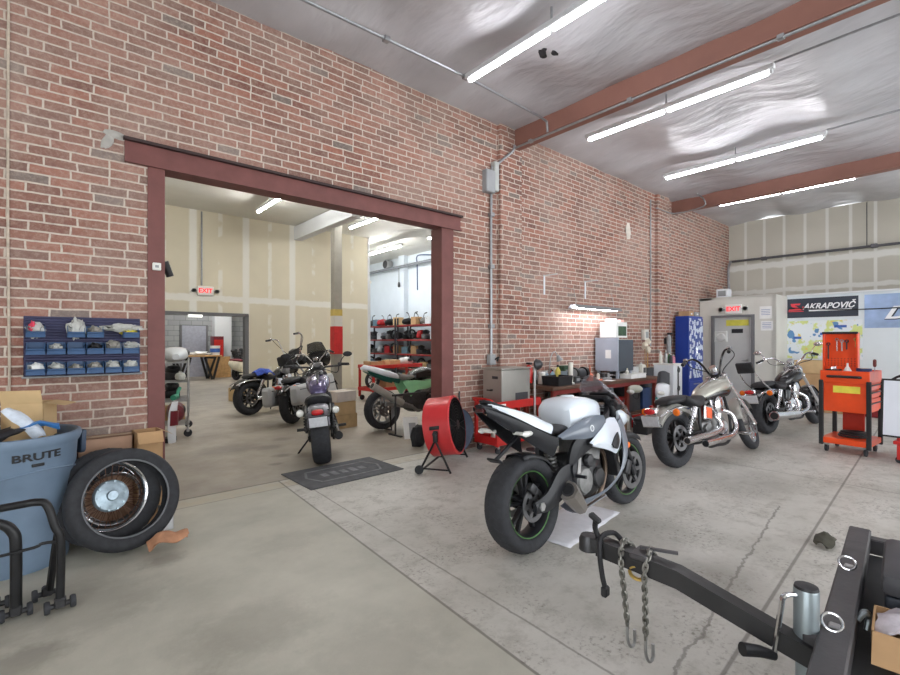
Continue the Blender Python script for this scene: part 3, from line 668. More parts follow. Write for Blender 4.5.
    if D['plate']:
        m = MB(); m.box((xt-.045, 0, .535), (.006, .19, .11), (0, -14, 0), bev=.002); pl = m.build('license_plate', D.get('platem') or mat('pale number plate', (206, 208, 214), .4, .1, .08, 30), r)
        m = MB(); m.box((xt-.036, 0, .535), (.008, .21, .13), (0, -14, 0), bev=.003); m.build('plate_frame', ch, pl)
    # exhausts on the right side
    ex = D['pipes']; xe = L-.83; pm = D.get('pipem') or ch
    if ex == 'stag':
        muffler(r, [(xe+.12, -.1, .56), (xe+.22, -.15, .5), (xe+.23, -.18, .36), (xe+.1, -.19, .27), (xe-.15, -.19, .25), (xe-.5, -.2, .24)], .022, .04, pm)
        muffler(r, [(xe-.1, -.1, .56), (xe-.14, -.16, .5), (xe-.1, -.18, .38), (xe-.3, -.19, .335), (xe-.62, -.2, .32), (xe-.86, -.21, .31)], .022, .04, pm)
    elif ex == 'big':
        muffler(r, [(xe+.14, -.1, .56), (xe+.24, -.16, .48), (xe+.2, -.19, .34), (xe+.0, -.2, .27), (xe-.2, -.2, .26)], .024, .03, pm, tip=False)
        muffler(r, [(xe-.18, -.2, .26), (xe-.3, -.21, .262), (xe-.7, -.22, .275), (xe-1.02, -.23, .29)], .05, .066, pm, 'muffler')
        muffler(r, [(xe-.1, -.1, .56), (xe-.16, -.17, .5), (xe-.14, -.19, .36), (xe-.24, -.2, .28)], .024, .03, pm, tip=False)
    elif ex == 'short':
        muffler(r, [(xe+.12, -.1, .5), (xe+.2, -.15, .4), (xe+.05, -.18, .25), (xe-.3, -.19, .24), (xe-.5, -.2, .26)], .024, .05, pm)
    if D['battery']:
        m = MB(); m.box((L-1.12, -.14, .56), (.15, .05, .17), (0, 12, 0), bev=.015); b_ = m.build('side_cover', ch, r); m = MB(); m.box((L-1.12, -.168, .56), (.11, .006, .12), (0, 12, 0), bev=.003); m.build('emblem', D['battery'], b_)
    else:
        m = MB(); m.box((L-1.14, -.13, .55), (.17, .05, .16), (0, 10, 0), bev=.03, seg=2); m.build('side_cover', D['fender'], r)
    if D['bags']:
        for sg in (-1, 1):
            m = MB(); m.loft([(-.36, .5, .05, .1, .12, sg*.25), (-.32, .5, .085, .15, .17, sg*.25), (.1, .5, .09, .16, .19, sg*.25), (.24, .5, .06, .12, .12, sg*.25)], n=16, e=5); sb = m.build('saddlebag', D['bags'], r)
            m = MB(); m.box((-.05, sg*.25, .585), (.5, .19, .012), bev=.004); m.build('lid_seam', black_plastic, sb)
            m = MB(); m.box((-.05, sg*.345, .58), (.07, .014, .05), bev=.004); m.build('latch', ch, sb)
    if D['fairing']:
        m = MB(); m.loft([(head.x+.02, 1.06, .2, .1), (head.x+.1, 1.06, .25, .15), (head.x+.22, 1.02, .2, .13), (head.x+.28, 1.0, .1, .07)], n=18, e=2.5); m.xf(S).build('front_fairing', D['fairing'], r)
        m = MB(); m.sheet([(head.x+.08, -.2, 1.18), (head.x+.02, -.15, 1.36)], [(head.x+.08, .2, 1.18), (head.x+.02, .15, 1.36)], 6, (.06, 0, .03), .004, 4); m.xf(S).build('windshield', mat('smoked screen', (60, 62, 66), .1, 0, .1, 5, alpha=.7), r)
    for sg in (-1, 1):
        m = MB(); px = L-.72 if not D.get('fwd') else L-.52; m.cyl((px, sg*.14, .27), (px, sg*.3, .27), .012); m.cyl((px, sg*.2, .27), (px, sg*.31, .272), .019); m.build('footpeg', ch, r)
    m = MB(); m.tube([(L-.95, .15, .2), (L-.96, .24, .1), (L-.93, .31, .012)], .011, k=3); m.box((L-.92, .315, .012), (.07, .03, .012)); m.build('kickstand', black_metal, r)
    return r

# ---- sport bike
sp_grey = mat('slate grey fairing', (106, 114, 126), .3, 0, .04, 4, coat=.5)
sp_white = mat('pearl white fairing', (224, 232, 242), .28, 0, .02, 3, coat=.5)
sp_black = mat('satin black frame', (34, 35, 39), .42, .1, .15, 8)
green_tape = mat('green rim stripe', (72, 116, 58), .5, 0, .1, 8)
def sportbike():
    r = thing('sport_motorcycle', 'white and slate grey sport bike on the bare concrete before the workbench', 'motorcycle', (2.40, 2.01, .004), 1.5, 'motorcycles in the shop', -5)
    L = 1.36; head = V((1.05, 0, .85)); axle = V((L, 0, .298)); fd = (head-axle).normalized(); S = steer_m(head, fd, -4)
    wheel(r, 0, .316, .185, .218, 'cast', rimm=sp_black, discs=((-1, .11),), tape=green_tape, sprocket=.11)
    wheel(r, L, .298, .12, .217, 'cast', S, rimm=sp_black, discs=((-1, .155), (1, .155)), tape=green_tape)
    for sg in (-1, 1):
        m = MB(); b = axle+V((0, sg*.105, 0)); t = head+fd*.1+V((0, sg*.105, 0)); m.cyl(b+fd*.05, b+fd*.3, .022); m.cyl(b+fd*.24, t, .029); m.box(b+fd*.02+V((-.02, 0, 0)), (.06, .035, .12), (0, -24, 0), bev=.012); fk = m.xf(S).build('fork_leg', sp_black, r)
        m = MB(); m.box(axle+V((-.12, sg*.105, .05)), (.075, .05, .12), (0, 25, 0), bev=.015, seg=2); m.xf(S).build('brake_caliper', dark_steel, fk)
        m = MB(); m.cyl(b+fd*.27+V((0, sg*.028, 0)), b+fd*.27+V((0, sg*.036, 0)), .024, n=16); m.xf(S).build('reflector', amber, fk)
    for h_ in (.09, -.07):
        m = MB(); m.box(head+fd*h_, (.08, .26, .035), (0, 27, 0), bev=.012); m.xf(S).build('fork_clamp', sp_black, r)
    # front mudguard
    m = MB(); g = []
    for i in range(12):
        q = R(55+i*9.5); g.append([(L+.325*math.cos(q), y, .298+(.325-dz)*math.sin(q)) for y, dz in ((-.075, .06), (-.06, .015), (0, 0), (.06, .015), (.075, .06))])
    rr_ = [m.ring(p) for p in g]
    for a, b in zip(rr_, rr_[1:]):
        for i in range(4): m.f((a[i], a[i+1], b[i+1], b[i]))
    o = m.xf(S).build('front_fender', sp_black, r); sm = o.modifiers.new('s', 'SOLIDIFY'); sm.thickness = .003
    SH = Matrix.Translation((-.09, 0, .01))
    # engine
    m = MB(); m.loft([(.48, .40, .08, .12), (.54, .40, .13, .15), (.72, .38, .15, .17), (.86, .38, .14, .14), (.93, .38, .1, .08)], e=4); E = m.xf(SH).build('engine', dark_steel, r)
    m = MB(); m.box((.80, 0, .56), (.2, .26, .22), (0, 18, 0), bev=.02); m.xf(SH).build('cylinder_block', dull_steel, E)
    m = MB(); m.box((.77, 0, .69), (.22, .28, .07), (0, 18, 0), bev=.02); m.xf(SH).build('cam_cover', dark_steel, E)
    for x_, z_, r_ in ((.60, .37, .10), (.79, .36, .075), (.68, .5, .05)):
        m = MB(); m.lathe([(0, -.0), (r_, -.0), (r_, .012), (r_*.85, .03), (0, .036)], (x_, -.14, z_), (0, -1, 0), 26)
        for q in range(7): m.cyl((x_+r_*.92*math.cos(q*.9), -.15, z_+r_*.92*math.sin(q*.9)), (x_+r_*.92*math.cos(q*.9), -.162, z_+r_*.92*math.sin(q*.9)), .008, n=6)
        m.xf(SH).build('engine_cover', dark_steel if x_ != .60 else dull_steel, E)
    for i in range(4):
        y = -.09+.06*i; m = MB(); m.tube([(.9, y, .56), (.985, y, .50), (1.0, y, .36), (.92, y*.8, .2), (.78, y*.4-.03, .155), (.66, -.06, .15)], .018, k=5, n=10); m.xf(SH).build('header_pipe', mat('heat tinted header', (120, 104, 92), .35, .8, .2, 12), r)
    m = MB(); m.box((1.03, 0, .47), (.05, .36, .3), (0, -12, 0), bev=.008); m.xf(SH).build('radiator', black_plastic, r)
    # frame spars and swingarm
    for sg in (-1, 1):
        m = MB(); m.sheet([(1.06, sg*.06, .9), (.86, sg*.15, .82), (.56, sg*.175, .74), (.40, sg*.15, .66), (.35, sg*.13, .5), (.38, sg*.125, .33)], [(1.04, sg*.06, .76), (.84, sg*.155, .70), (.60, sg*.18, .62), (.48, sg*.155, .56), (.45, sg*.135, .46), (.47, sg*.13, .31)], 3, (0, sg*.012, 0), .03, 4); m.build('frame_spar', sp_black, r)
        m = MB(); m.sheet([(.5, sg*.12, .47), (.36, sg*.13, .52), (.22, sg*.135, .50), (.08, sg*.135, .385), (-.05, sg*.125, .34)], [(.5, sg*.12, .37), (.36, sg*.13, .36), (.22, sg*.135, .31), (.08, sg*.135, .275), (-.05, sg*.125, .285)], 3, (0, sg*.014, 0), .034, 4); sw = m.build('swingarm', sp_black, r)
        m = MB(); m.cyl((0, sg*.10, .316), (0, sg*.165, .316), .02); m.lathe([(.03, 0), (.03, .012)], (0, sg*.15, .316), (0, sg, 0), 6); m.build('axle_nut', steel, sw)
        m = MB(); m.sheet([(.46, sg*.15, .56), (.40, sg*.165, .50), (.39, sg*.165, .42)], [(.40, sg*.15, .54), (.35, sg*.165, .48), (.37, sg*.165, .40)], 2, th=.012, k=3); m.cyl((.385, sg*.16, .44), (.385, sg*.25, .44), .012); fp = m.build('footpeg', sp_black, r)
        m = MB(); m.sheet([(.47, sg*.165, .56), (.43, sg*.168, .54)], [(.44, sg*.172, .45), (.395, sg*.172, .45)], 3, th=.006); m.build('heel_guard', steel, fp)
    m = MB(); m.box((-.03, -.105, .43), (.07, .045, .06), (0, 40, 0), bev=.014, seg=2); m.build('brake_caliper', dark_steel, r)
    s = MB(); a = V((.36, 0, .45)); b = V((.3, 0, .72)); s.cyl(a, b, .02); d = (b-a)/10
    for i in range(8): s.torus(a+d*(i+1), d, .036, .008, 14, 6)
    s.build('shock_absorber', dull_steel, r)
    m = MB(); g = []
    for i in range(8):
        q = R(30+i*10); g.append([(.0+.335*math.cos(q), y, .316+(.335-dz)*math.sin(q)) for y, dz in ((-.085, .04), (-.07, .012), (0, 0), (.07, .012), (.085, .04))])
    rr_ = [m.ring(p) for p in g]
    for a, b in zip(rr_, rr_[1:]):
        for i in range(4): m.f((a[i], a[i+1], b[i+1], b[i]))
    o = m.build('rear_hugger', sp_black, r); sm = o.modifiers.new('s', 'SOLIDIFY'); sm.thickness = .003
    # exhaust can
    can = mat('titanium can', (150, 144, 138), .4, .7, .08, 10)
    m = MB(); P = [(.47, -.13, .2), (.37, -.165, .27), (.245, -.19, .375)]; m.tube(P, [.052, .07], n=8, k=3); M_ = m.build('exhaust_can', can, r)
    d = (V(P[2])-V(P[1])).normalized(); m = MB(); m.lathe([(.036, -.03), (.036, .012), (.046, .012), (.05, -.03)], P[2], d, 20, closed=True); m.build('exhaust_tip', dark_steel, M_)
    m = MB(); m.cyl(V(P[2])-d*.02, V(P[2])+d*.004, .036, n=16); m.build('outlet', black_plastic, M_)
    # tank
    m = MB(); m.loft([(.40, .84, .09, .06, .09), (.412, .85, .14, .095, .12), (.47, .86, .165, .115, .14), (.58, .865, .178, .115, .14), (.70, .86, .175, .105, .14), (.79, .85, .155, .095, .12), (.85, .83, .12, .07, .09), (.875, .81, .07, .04, .06)], n=28, e=3.4); T = m.build('fuel_tank', sp_white, r, ang=50)
    m = MB(); m.lathe([(.05, -.01), (.052, .004), (.04, .01), (0, .01)], (.60, 0, .978), (.03, 0, 1), 24); m.build('filler_cap', sp_white, T)
    # rider seat
    m = MB(); m.loft([(.34, .775, .09, .025), (.28, .79, .13, .035), (.16, .80, .15, .04), (.04, .82, .15, .04), (-.04, .86, .12, .03)], n=18, e=2.6); 
    m.xf(Matrix.Translation((.11, 0, -.03))); m.build('seat', leather, r, ang=60)
    # tail
    m = MB(); m.loft([(.12, .83, .12, .06, .05), (.0, .865, .125, .06, .06), (-.14, .915, .105, .05, .05), (-.28, .965, .07, .03, .03), (-.37, .99, .03, .012, .012)], n=18, e=2.4); tl = m.build('tail_cowl', sp_black, r, ang=60)
    for sg in (-1, 1):
        m = MB(); m.sheet([(.17, sg*.15, .82), (.08, sg*.148, .855), (.0, sg*.13, .895), (-.15, sg*.10, .95), (-.32, sg*.035, .998)], [(.13, sg*.17, .765), (.06, sg*.17, .792), (-.03, sg*.152, .835), (-.15, sg*.118, .90), (-.30, sg*.055, .978)], 3, (0, sg*.012, .008), .006, 4); m.build('tail_panel', sp_white, tl)
        m = MB(); m.sheet([(.22, sg*.165, .72), (.05, sg*.155, .79), (-.14, sg*.115, .885), (-.37, sg*.045, .985)], [(.18, sg*.13, .60), (.02, sg*.12, .69), (-.15, sg*.09, .80), (-.34, sg*.04, .93)], 3, (0, sg*.01, 0), .006, 4); m.build('tail_undertray', sp_black, tl)
        m = MB(); m.tube([(-.14, sg*.08, .80), (-.15, sg*.17, .80)], .012); m.loft([(-.19, .804, .006, .008, .008, sg*.19), (-.165, .802, .017, .02, .02, sg*.19), (-.11, .802, .013, .015, .015, sg*.19), (-.09, .80, .004, .005, .005, sg*.19)], n=12, e=2.2); ts = m.build('turn_signal', clear_lens, r)
    m = MB(); m.loft([(-.05, .865, .085, .03), (-.17, .915, .08, .03), (-.3, .97, .055, .018), (-.33, .985, .03, .008)], n=14, e=2.6); m.xf(Matrix.Translation((0, 0, .035))); m.build('pillion_pad', leather, tl)
    m = MB(); m.tube([(-.02, 0, .76), (-.14, 0, .69), (-.24, 0, .64)], .013, k=3); m.box((-.25, 0, .635), (.05, .11, .014), (0, 35, 0), bev=.005); m.build('plate_bracket', sp_black, r)
    m = MB(); m.box((-.355, 0, .965), (.03, .08, .03), (0, 30, 0), bev=.01); m.build('tail_light', mat('smoked tail lens', (70, 30, 34), .2, 0, .1, 8, coat=.4), tl)
    # side fairings
    for sg in (-1, 1):
        y = lambda v: sg*v
        m = MB(); m.sheet([(.21, y(.16), .735), (.35, y(.185), .79), (.48, y(.20), .82), (.62, y(.205), .835), (.77, y(.19), .82)], [(.25, y(.165), .71), (.35, y(.195), .70), (.46, y(.215), .69), (.58, y(.225), .695), (.71, y(.215), .735)], 4, (0, sg*.02, 0), .006, 5); m.build('knee_panel', sp_grey, r, ang=60)
        m = MB(); m.sheet([(.50, y(.225), .655), (.59, y(.238), .71), (.69, y(.232), .755), (.81, y(.20), .795), (.97, y(.17), .78)], [(.52, y(.228), .63), (.65, y(.24), .595), (.76, y(.235), .56), (.88, y(.215), .525), (1.0, y(.19), .59)], 5, (0, sg*.02, 0), .006, 5); wp = m.build('side_fairing', sp_white, r, ang=60)
        m = MB(); m.sheet([(.75, y(.254), .61), (.82, y(.245), .655), (.90, y(.225), .68)], [(.77, y(.254), .585), (.84, y(.245), .565), (.91, y(.225), .59)], 3, (0, sg*.006, 0), .01, 5); m.build('vent_opening', black_plastic, wp)
        m = MB(); m.sheet([(1.10, y(.14), .80), (1.14, y(.16), .67), (1.08, y(.205), .54), (.97, y(.225), .42), (.78, y(.205), .29), (.50, y(.14), .20)], [(.99, y(.18), .75), (1.0, y(.205), .63), (.95, y(.23), .50), (.84, y(.24), .38), (.66, y(.215), .29), (.44, y(.16), .255)], 4, (0, sg*.012, 0), .006, 5); m.build('lower_fairing', sp_grey, r, ang=60)
        m = MB(); m.lathe([(.024, 0), (.024, .004), (.017, .004), (.017, 0)], (.53, y(.234), .755), (0, sg, .1), 20, closed=True); m.build('emblem', white_paint, r)
    m = MB(); m.sheet([(.55, -.1, .15), (.85, -.12, .2)], [(.55, .1, .15), (.85, .12, .2)], 4, (0, 0, -.03), .006, 4); m.build('belly_pan', sp_grey, r)
    # nose, screen, clocks, clip-on bars
    m = MB(); m.loft([(1.07, .80, .155, .05, .1), (1.14, .79, .165, .06, .12), (1.24, .76, .14, .05, .1), (1.32, .73, .08, .03, .06), (1.34, .72, .03, .012, .02)], n=18, e=2.4, cap=True); no = m.build('nose_fairing', sp_white, r, ang=60)
    for sg in (-1, 1):
        m = MB(); m.ell((1.27, sg*.085, .73), (.05, .045, .025), (0, 20, sg*-25), 14); m.build('headlight', clear_lens, no)
    m = MB(); g = []
    for i in range(9):
        t = i/8; x_ = .93+.36*t; zc = 1.125-.285*t+.035*math.sin(math.pi*t); hw = .115+.06*min(1, t*1.6); dr = .11+.05*t
        g.append(m.ring([(x_-.02*abs(s_)**2*-1, hw*s_, zc-dr*abs(s_)**2.2) for s_ in [q/6-1 for q in range(13)]]))
    for a, b in zip(g, g[1:]):
        for i in range(12): m.f((a[i], a[i+1], b[i+1], b[i]))
    o = m.build('windshield', mat('lightly smoked screen', (150, 150, 158), .06, 0, .05, 4, alpha=.4, coat=.5), r, ang=60); sm = o.modifiers.new('s', 'SOLIDIFY'); sm.thickness = .003
    m = MB(); m.box((1.10, 0, .93), (.03, .2, .1), (0, -35, 0), bev=.015, seg=2); m.build('instrument_panel', black_plastic, r)
    m = MB(); m.sheet([(1.04, -.14, .82), (1.16, -.15, .84)], [(1.04, .14, .82), (1.16, .15, .84)], 4, (0, 0, .02), .006, 3); m.build('dash_cover', sp_black, r)
    for sg in (-1, 1):
        p = head+V((.0, sg*.11, .06)); e = p+V((-.20, sg*.17, -.03)); d = (e-p).normalized(); m = MB(); m.cyl(p, e, .012); m.torus(p, fd, .03, .01, 14, 6); h = m.build('clip_on_bar', sp_black, r)
        m = MB(); m.cyl(e-d*.12, e+d*.012, .019, n=12); m.build('grip', black_plastic, h)
        m = MB(); m.box(e-d*.15, (.05, .045, .05), bev=.01); m.tube([e-d*.14+V((.03, 0, 0)), e-d*.05+V((.07, 0, -.01)), e+d*.03+V((.05, 0, -.015))], .0065, k=3); m.build('control_lever', sp_black, h)
    m = MB(); m.lathe([(.02, -.03), (.024, .03)], head+V((.02, -.1, .13)), (0, 0, 1), 14); m.build('brake_reservoir', dark_plastic, r)
    m = MB(); m.tube([(.55, .14, .2), (.5, .2, .1), (.53, .27, .012)], .011, k=3); m.box((.54, .275, .010), (.07, .03, .012)); m.build('kickstand', black_metal, r)
    return r
sportbike()
# ---- the cruisers
silver = mat('pewter silver tank', (176, 174, 164), .3, .35, .05, 5, coat=.3)
gloss_black = mat('gloss black enamel', (24, 24, 27), .2, 0, .15, 6, coat=.5)
cruiser('cruiser_motorcycle', 'silver and black cruiser with high bars, parked before the small white cabinet', (5.25, 2.26, .004), -8, lean=-7, L=1.60, steer=18, tank=silver, tank2=gloss_black, fender=mat('silver fender', (168, 166, 160), .32, .3, .05, 5, coat=.3), bar='high', barz=1.22, barm=gloss_black,
        battery=mat('orange emblem', (224, 96, 56), .5), wide=.34, bys=.8, mirrors=False, cyl=dull_steel, fwd=True)
cruiser('cruiser_motorcycle', 'black chrome-engined cruiser with padded backrest, partly behind the orange tool cart', (8.2, 2.2, .004), -9, lean=-6, L=1.62, steer=8, tank=gloss_black, fender=gloss_black, bar='high', barz=1.14, back=True, pipes='big', style_f='mag', style_r='mag', Rf=.32, wf=.13, rim_f=.215, wr=.17,
        battery=None, case=chrome, wide=.42)
purple = mat('deep purple metallic paint', (92, 84, 122), .25, .35, .06, 5, coat=.6)
cruiser('naked_motorcycle', 'purple motorcycle seen from behind, rear tyre just past the black floor mat', (2.37, 4.98, .004), 64, lean=-5, L=1.5, Rr=.315, wr=.2, rim_r=.215, Rf=.31, wf=.13, rim_f=.215, style_r='cast', style_f='cast', tank=purple, fender=mat('grey tail cowl', (128, 126, 138), .3, .3, .05, 5, coat=.3), chr=dark_steel,
        bar='drag', barz=1.08, pipes='short', pipem=black_metal, sig=clear_lens, steer=-4, twoseat=False, tank_z=.03, wide=.40, mirm=black_plastic)
sb = cruiser('stripped_motorcycle', 'black stripped cruiser with tall handlebars, leftmost of the motorcycles in the back room', (2.86, 9.1, .004), 22, lean=-5, L=1.68, steer=10, tank=gloss_black, fender=gloss_black, bar='ape', barz=1.5, pipes='stag', mirrors=False, plate=False, tail=False, headlight=False, wr=.17, style_r='mag', style_f='mag', Rf=.33, rim_f=.22, wf=.13)
for nm, c, d, rot, mm in (('air_box', (.98, .0, 1.0), (.3, .26, .2), (0, -12, 0), black_plastic), ('wiring_tray', (1.22, -.02, 1.1), (.16, .22, .26), (0, -25, 0), dark_steel), ('carburettor', (.8, -.14, .8), (.16, .12, .14), (0, 10, 12), dull_steel), ('headlamp_bracket', (1.36, .0, .98), (.14, .26, .16), (0, -25, 0), black_metal), ('oil_tank', (.55, -.16, .52), (.18, .1, .28), (0, 8, 0), chrome)):
    MB().box(c, d, rot, .03, 2).build(nm, mm, sb)
for k in range(5):
    m = MB(); m.tube([(1.3, -.1+.05*k, 1.2), (1.2-.03*k, -.22+.09*k, 1.28-.05*k), (1.0, -.16+.07*k, 1.12), (.8+.04*k, -.14+.06*k, .9)], .012, k=4, n=6); m.build('loose_cable', black_plastic, sb)
cruiser('bagger_motorcycle', 'black touring motorcycle with light grey saddlebags beside the purple motorcycle', (3.12, 7.7, .004), 40, lean=-5, L=1.62, steer=6, tank=gloss_black, fender=gloss_black, bar='high', barz=1.16, bags=mat('light grey bag', (176, 178, 180), .45, 0, .05, 6), pipes='stag', fairing=gloss_black, plate=False, mirrors=False, headlight=False, style_r='mag', style_f='mag', Rf=.32, rim_f=.215, wf=.13)
# ---- green and white road racer behind the right jamb
def racer():
    gr = mat('pale green frame paint', (156, 222, 170), .35, 0, .06, 6); tg = mat('dark green stripe', (22, 84, 72), .35, 0, .05, 6)
    r = thing('racing_motorcycle', 'green and white racing motorcycle with upswept silver muffler by the right steel jamb', 'motorcycle', (3.95, 6.2, .02), 0, 'motorcycles in the shop', -3)
    wheel(r, 0, .31, .17, .215, 'cast', rimm=mat('grey cast rim', (150, 150, 152), .4, .5), discs=((-1, .11),), sprocket=.11)
    wheel(r, 1.40, .3, .12, .215, 'cast', rimm=mat('grey cast rim', (150, 150, 152)), discs=((-1, .15), (1, .15)))
    m = MB(); m.loft([(.25, .80, .11, .06, .06), (.1, .84, .13, .075, .05), (-.1, .90, .11, .07, .05), (-.3, .97, .07, .045, .04), (-.36, .965, .03, .015, .02)], n=18, e=2.6); t = m.build('tail_cowl', white_paint, r, ang=60)
    for sg in (-1, 1):
        m = MB(); m.sheet([(.28, sg*.115, .77), (.1, sg*.13, .80), (-.1, sg*.105, .86), (-.3, sg*.07, .93)], [(.26, sg*.1, .70), (.1, sg*.11, .745), (-.1, sg*.085, .82), (-.28, sg*.06, .905)], 3, (0, sg*.008, 0), .005, 4); m.build('stripe_panel', tg, t)
    m = MB(); m.loft([(.58, .80, .1, .03), (.5, .79, .14, .04), (.38, .79, .14, .05), (.27, .82, .12, .05)], n=16, e=2.6); m.build('seat', mat('grey suede seat', (132, 130, 128), .8), r, ang=60)
    m = MB(); m.loft([(.52, .78, .08, .04), (.6, .8, .15, .09), (.8, .84, .17, .11), (1.0, .82, .13, .09), (1.06, .81, .06, .05)], n=20, e=2.5); m.build('fuel_tank', gloss_black, r, ang=60)
    for sg in (-1, 1):
        m = MB(); m.sheet([(.32, sg*.13, .72), (.5, sg*.16, .74), (.8, sg*.17, .72), (1.08, sg*.06, .84)], [(.46, sg*.13, .48), (.56, sg*.16, .58), (.8, sg*.17, .6), (1.06, sg*.06, .72)], 3, (0, sg*.015, 0), .02, 4); m.build('frame_spar', gr, r)
        m = MB(); m.box((.24, sg*.12, .36), (.54, .035, .07), (0, 10, 0), bev=.012); m.build('swingarm', dull_steel, r)
        a = V((1.40, sg*.1, .3)); b = V((1.12, sg*.1, .95)); m = MB(); m.cyl(a, b, .026); m.build('fork_leg', steel, r)
        m = MB(); m.tube([(1.13, sg*.1, .9), (1.1, sg*.2, .92), (1.02, sg*.32, .9)], .013, k=3); h = m.build('clip_on_bar', black_metal, r); m = MB(); m.cyl((1.05, sg*.27, .91), (1.0, sg*.36, .89), .018); m.build('grip', black_plastic, h)
    m = MB(); m.tube([(.86, .0, .3), (.6, -.14, .24), (.42, -.2, .33), (.2, -.21, .42)], .026, k=4); m.build('exhaust_pipe', dull_steel, r)
    muffler(r, [(.24, -.21, .40), (.05, -.215, .5), (-.3, -.21, .70)], .05, .056, mat('brushed muffler', (186, 186, 182), .35, .6), 'muffler')
    m = MB(); m.loft([(.46, .38, .1, .12), (.55, .38, .15, .16), (.8, .38, .16, .16), (.95, .4, .12, .12)], e=4); E = m.build('engine', dark_steel, r); m = MB(); m.box((.8, 0, .6), (.24, .3, .2), (0, 20, 0), bev=.02); m.build('cylinder_block', dull_steel, E)
    m = MB(); m.tube([(1.05, -.15, .66), (.86, -.2, .60), (.72, -.2, .45), (.8, -.2, .3), (1.0, -.18, .25)], .02, k=5); m.build('crash_bar', black_metal, r)
    m = MB(); m.tube([(0, -.21, .31), (0, -.24, .012), (.0, .24, .012), (0, .21, .31)], .014); m.build('paddock_prop', black_metal, r)
racer()
# ---------------------------------------------------------------- left side: bins, can, stand, wheels
bin_blue = mat('blue hopper bin', (52, 84, 124), .4, 0, .1, 8); panel_ind = mat('dark indigo louvre panel', (62, 62, 92), .5, .2, .1, 8)
clear_bag = mat('crinkled clear bag', (206, 206, 200), .25, 0, .15, 30, alpha=.75); grey_bits = mat('grey hardware', (150, 146, 138), .5, .3, .3, 40)
r = thing('bin_panel', 'dark louvred panel screwed to the brick left of the steel doorway', 'bin rack', (.2, 4.39, 1.36))
m = MB(); m.box((0, 0, 0), (.68, .01, .43), bev=.003)
for k in range(21): m.box((0, -.008, -.2+k*.02), (.67, .008, .006), (30, 0, 0))
m.build('louvre_sheet', panel_ind, r)
MB().box((0, -.02, -.215), (.70, .05, .012), bev=.003).build('lower_rail', grey_paint, r)
def bin_mb(w, d, h):
    m = MB(); t = .004; m.box((0, -d/2, t/2), (w, d, t)); m.box((0, -t/2, h/2), (w, t, h))
    for sg in (-1, 1): m.prism([(0, 0), (-d, 0), (-d-.012, h*.42), (-d*.72, h*.5), (-d*.5, h), (0, h)], (sg*(w/2-t/2), 0, 0), (0, 1, 0), (0, 0, 1), t)
    m.box((0, -d-.004, h*.22), (w, t, h*.44), (-10, 0, 0)); m.box((0, -d-.012, h*.42), (w, .014, .012), bev=.003); m.box((0, .0, h*.98), (w*.7, .016, .006)); return m
bproto = None; ci = ('first', 'second', 'third', 'fourth', 'fifth', 'sixth')
for ri, (rn, z, cols) in enumerate((('top', 1.425, (0, 2, 3, 5)), ('middle', 1.305, range(6)), ('bottom', 1.165, range(6)))):
    for c in cols:
        x = -.075+c*.109; lb = 'blue hopper bin in the %s row, %s from the left' % (rn, ci[c] if rn != 'top' else {0: 'first', 2: 'second', 3: 'third', 5: 'fourth'}[c])
        if bproto is None: bproto = bin_mb(.1, .105, .085).build('hopper_bin', bin_blue); o = bproto
        else: o = bproto.copy(); col.objects.link(o)
        o.location = (x, 4.375, z); tag(o, lb, 'storage bin', 'blue hopper bins on the louvred panel')
for k, (x, z, w, h, mm, lb) in enumerate(((-.075, 1.475, .045, .05, clear_bag, 'clear bag bulging from the first top row bin'), (-.09, 1.50, .02, .035, mat('pink label', (222, 70, 96), .6), 'pink packet in the first top row bin'),
        (.143, 1.49, .05, .07, clear_bag, 'tall crumpled clear bag in the second top row bin'), (.25, 1.475, .04, .03, grey_bits, 'grey parts heaped in the third top row bin'), (.42, 1.50, .12, .028, clear_bag, 'long clear bag lying across the last top row bins'),
        (.46, 1.465, .05, .02, mat('yellow packet', (214, 200, 70), .6), 'yellow packet in the last top row bin'), (.034, 1.35, .03, .03, clear_bag, 'small bag in the second middle row bin'), (.25, 1.355, .04, .025, black_plastic, 'black parts in the fourth middle row bin'),
        (.36, 1.365, .045, .035, grey_bits, 'grey parts in the fifth middle row bin'), (.475, 1.365, .05, .03, clear_bag, 'clear bag in the last middle row bin'), (-.075, 1.215, .04, .03, paper_white, 'white packets in the first bottom row bin'),
        (.034, 1.21, .042, .028, clear_bag, 'clear bags in the second bottom row bin'), (.143, 1.205, .04, .025, grey_bits, 'grey parts in the third bottom row bin'), (.25, 1.21, .04, .03, grey_bits, 'grey parts in the fourth bottom row bin'),
        (.36, 1.215, .04, .035, clear_bag, 'clear bag in the fifth bottom row bin'), (.475, 1.215, .042, .035, clear_bag, 'pointed clear bag in the last bottom row bin'))):
    m = MB().ell((0, 0, 0), (w, .035, h), None, 14, .9); m.jitter(.012, 25, k); o = m.build('parts_bag', mm, loc=(x, 4.325, z)); tag(o, lb, 'packet', 'packets in the blue bins')
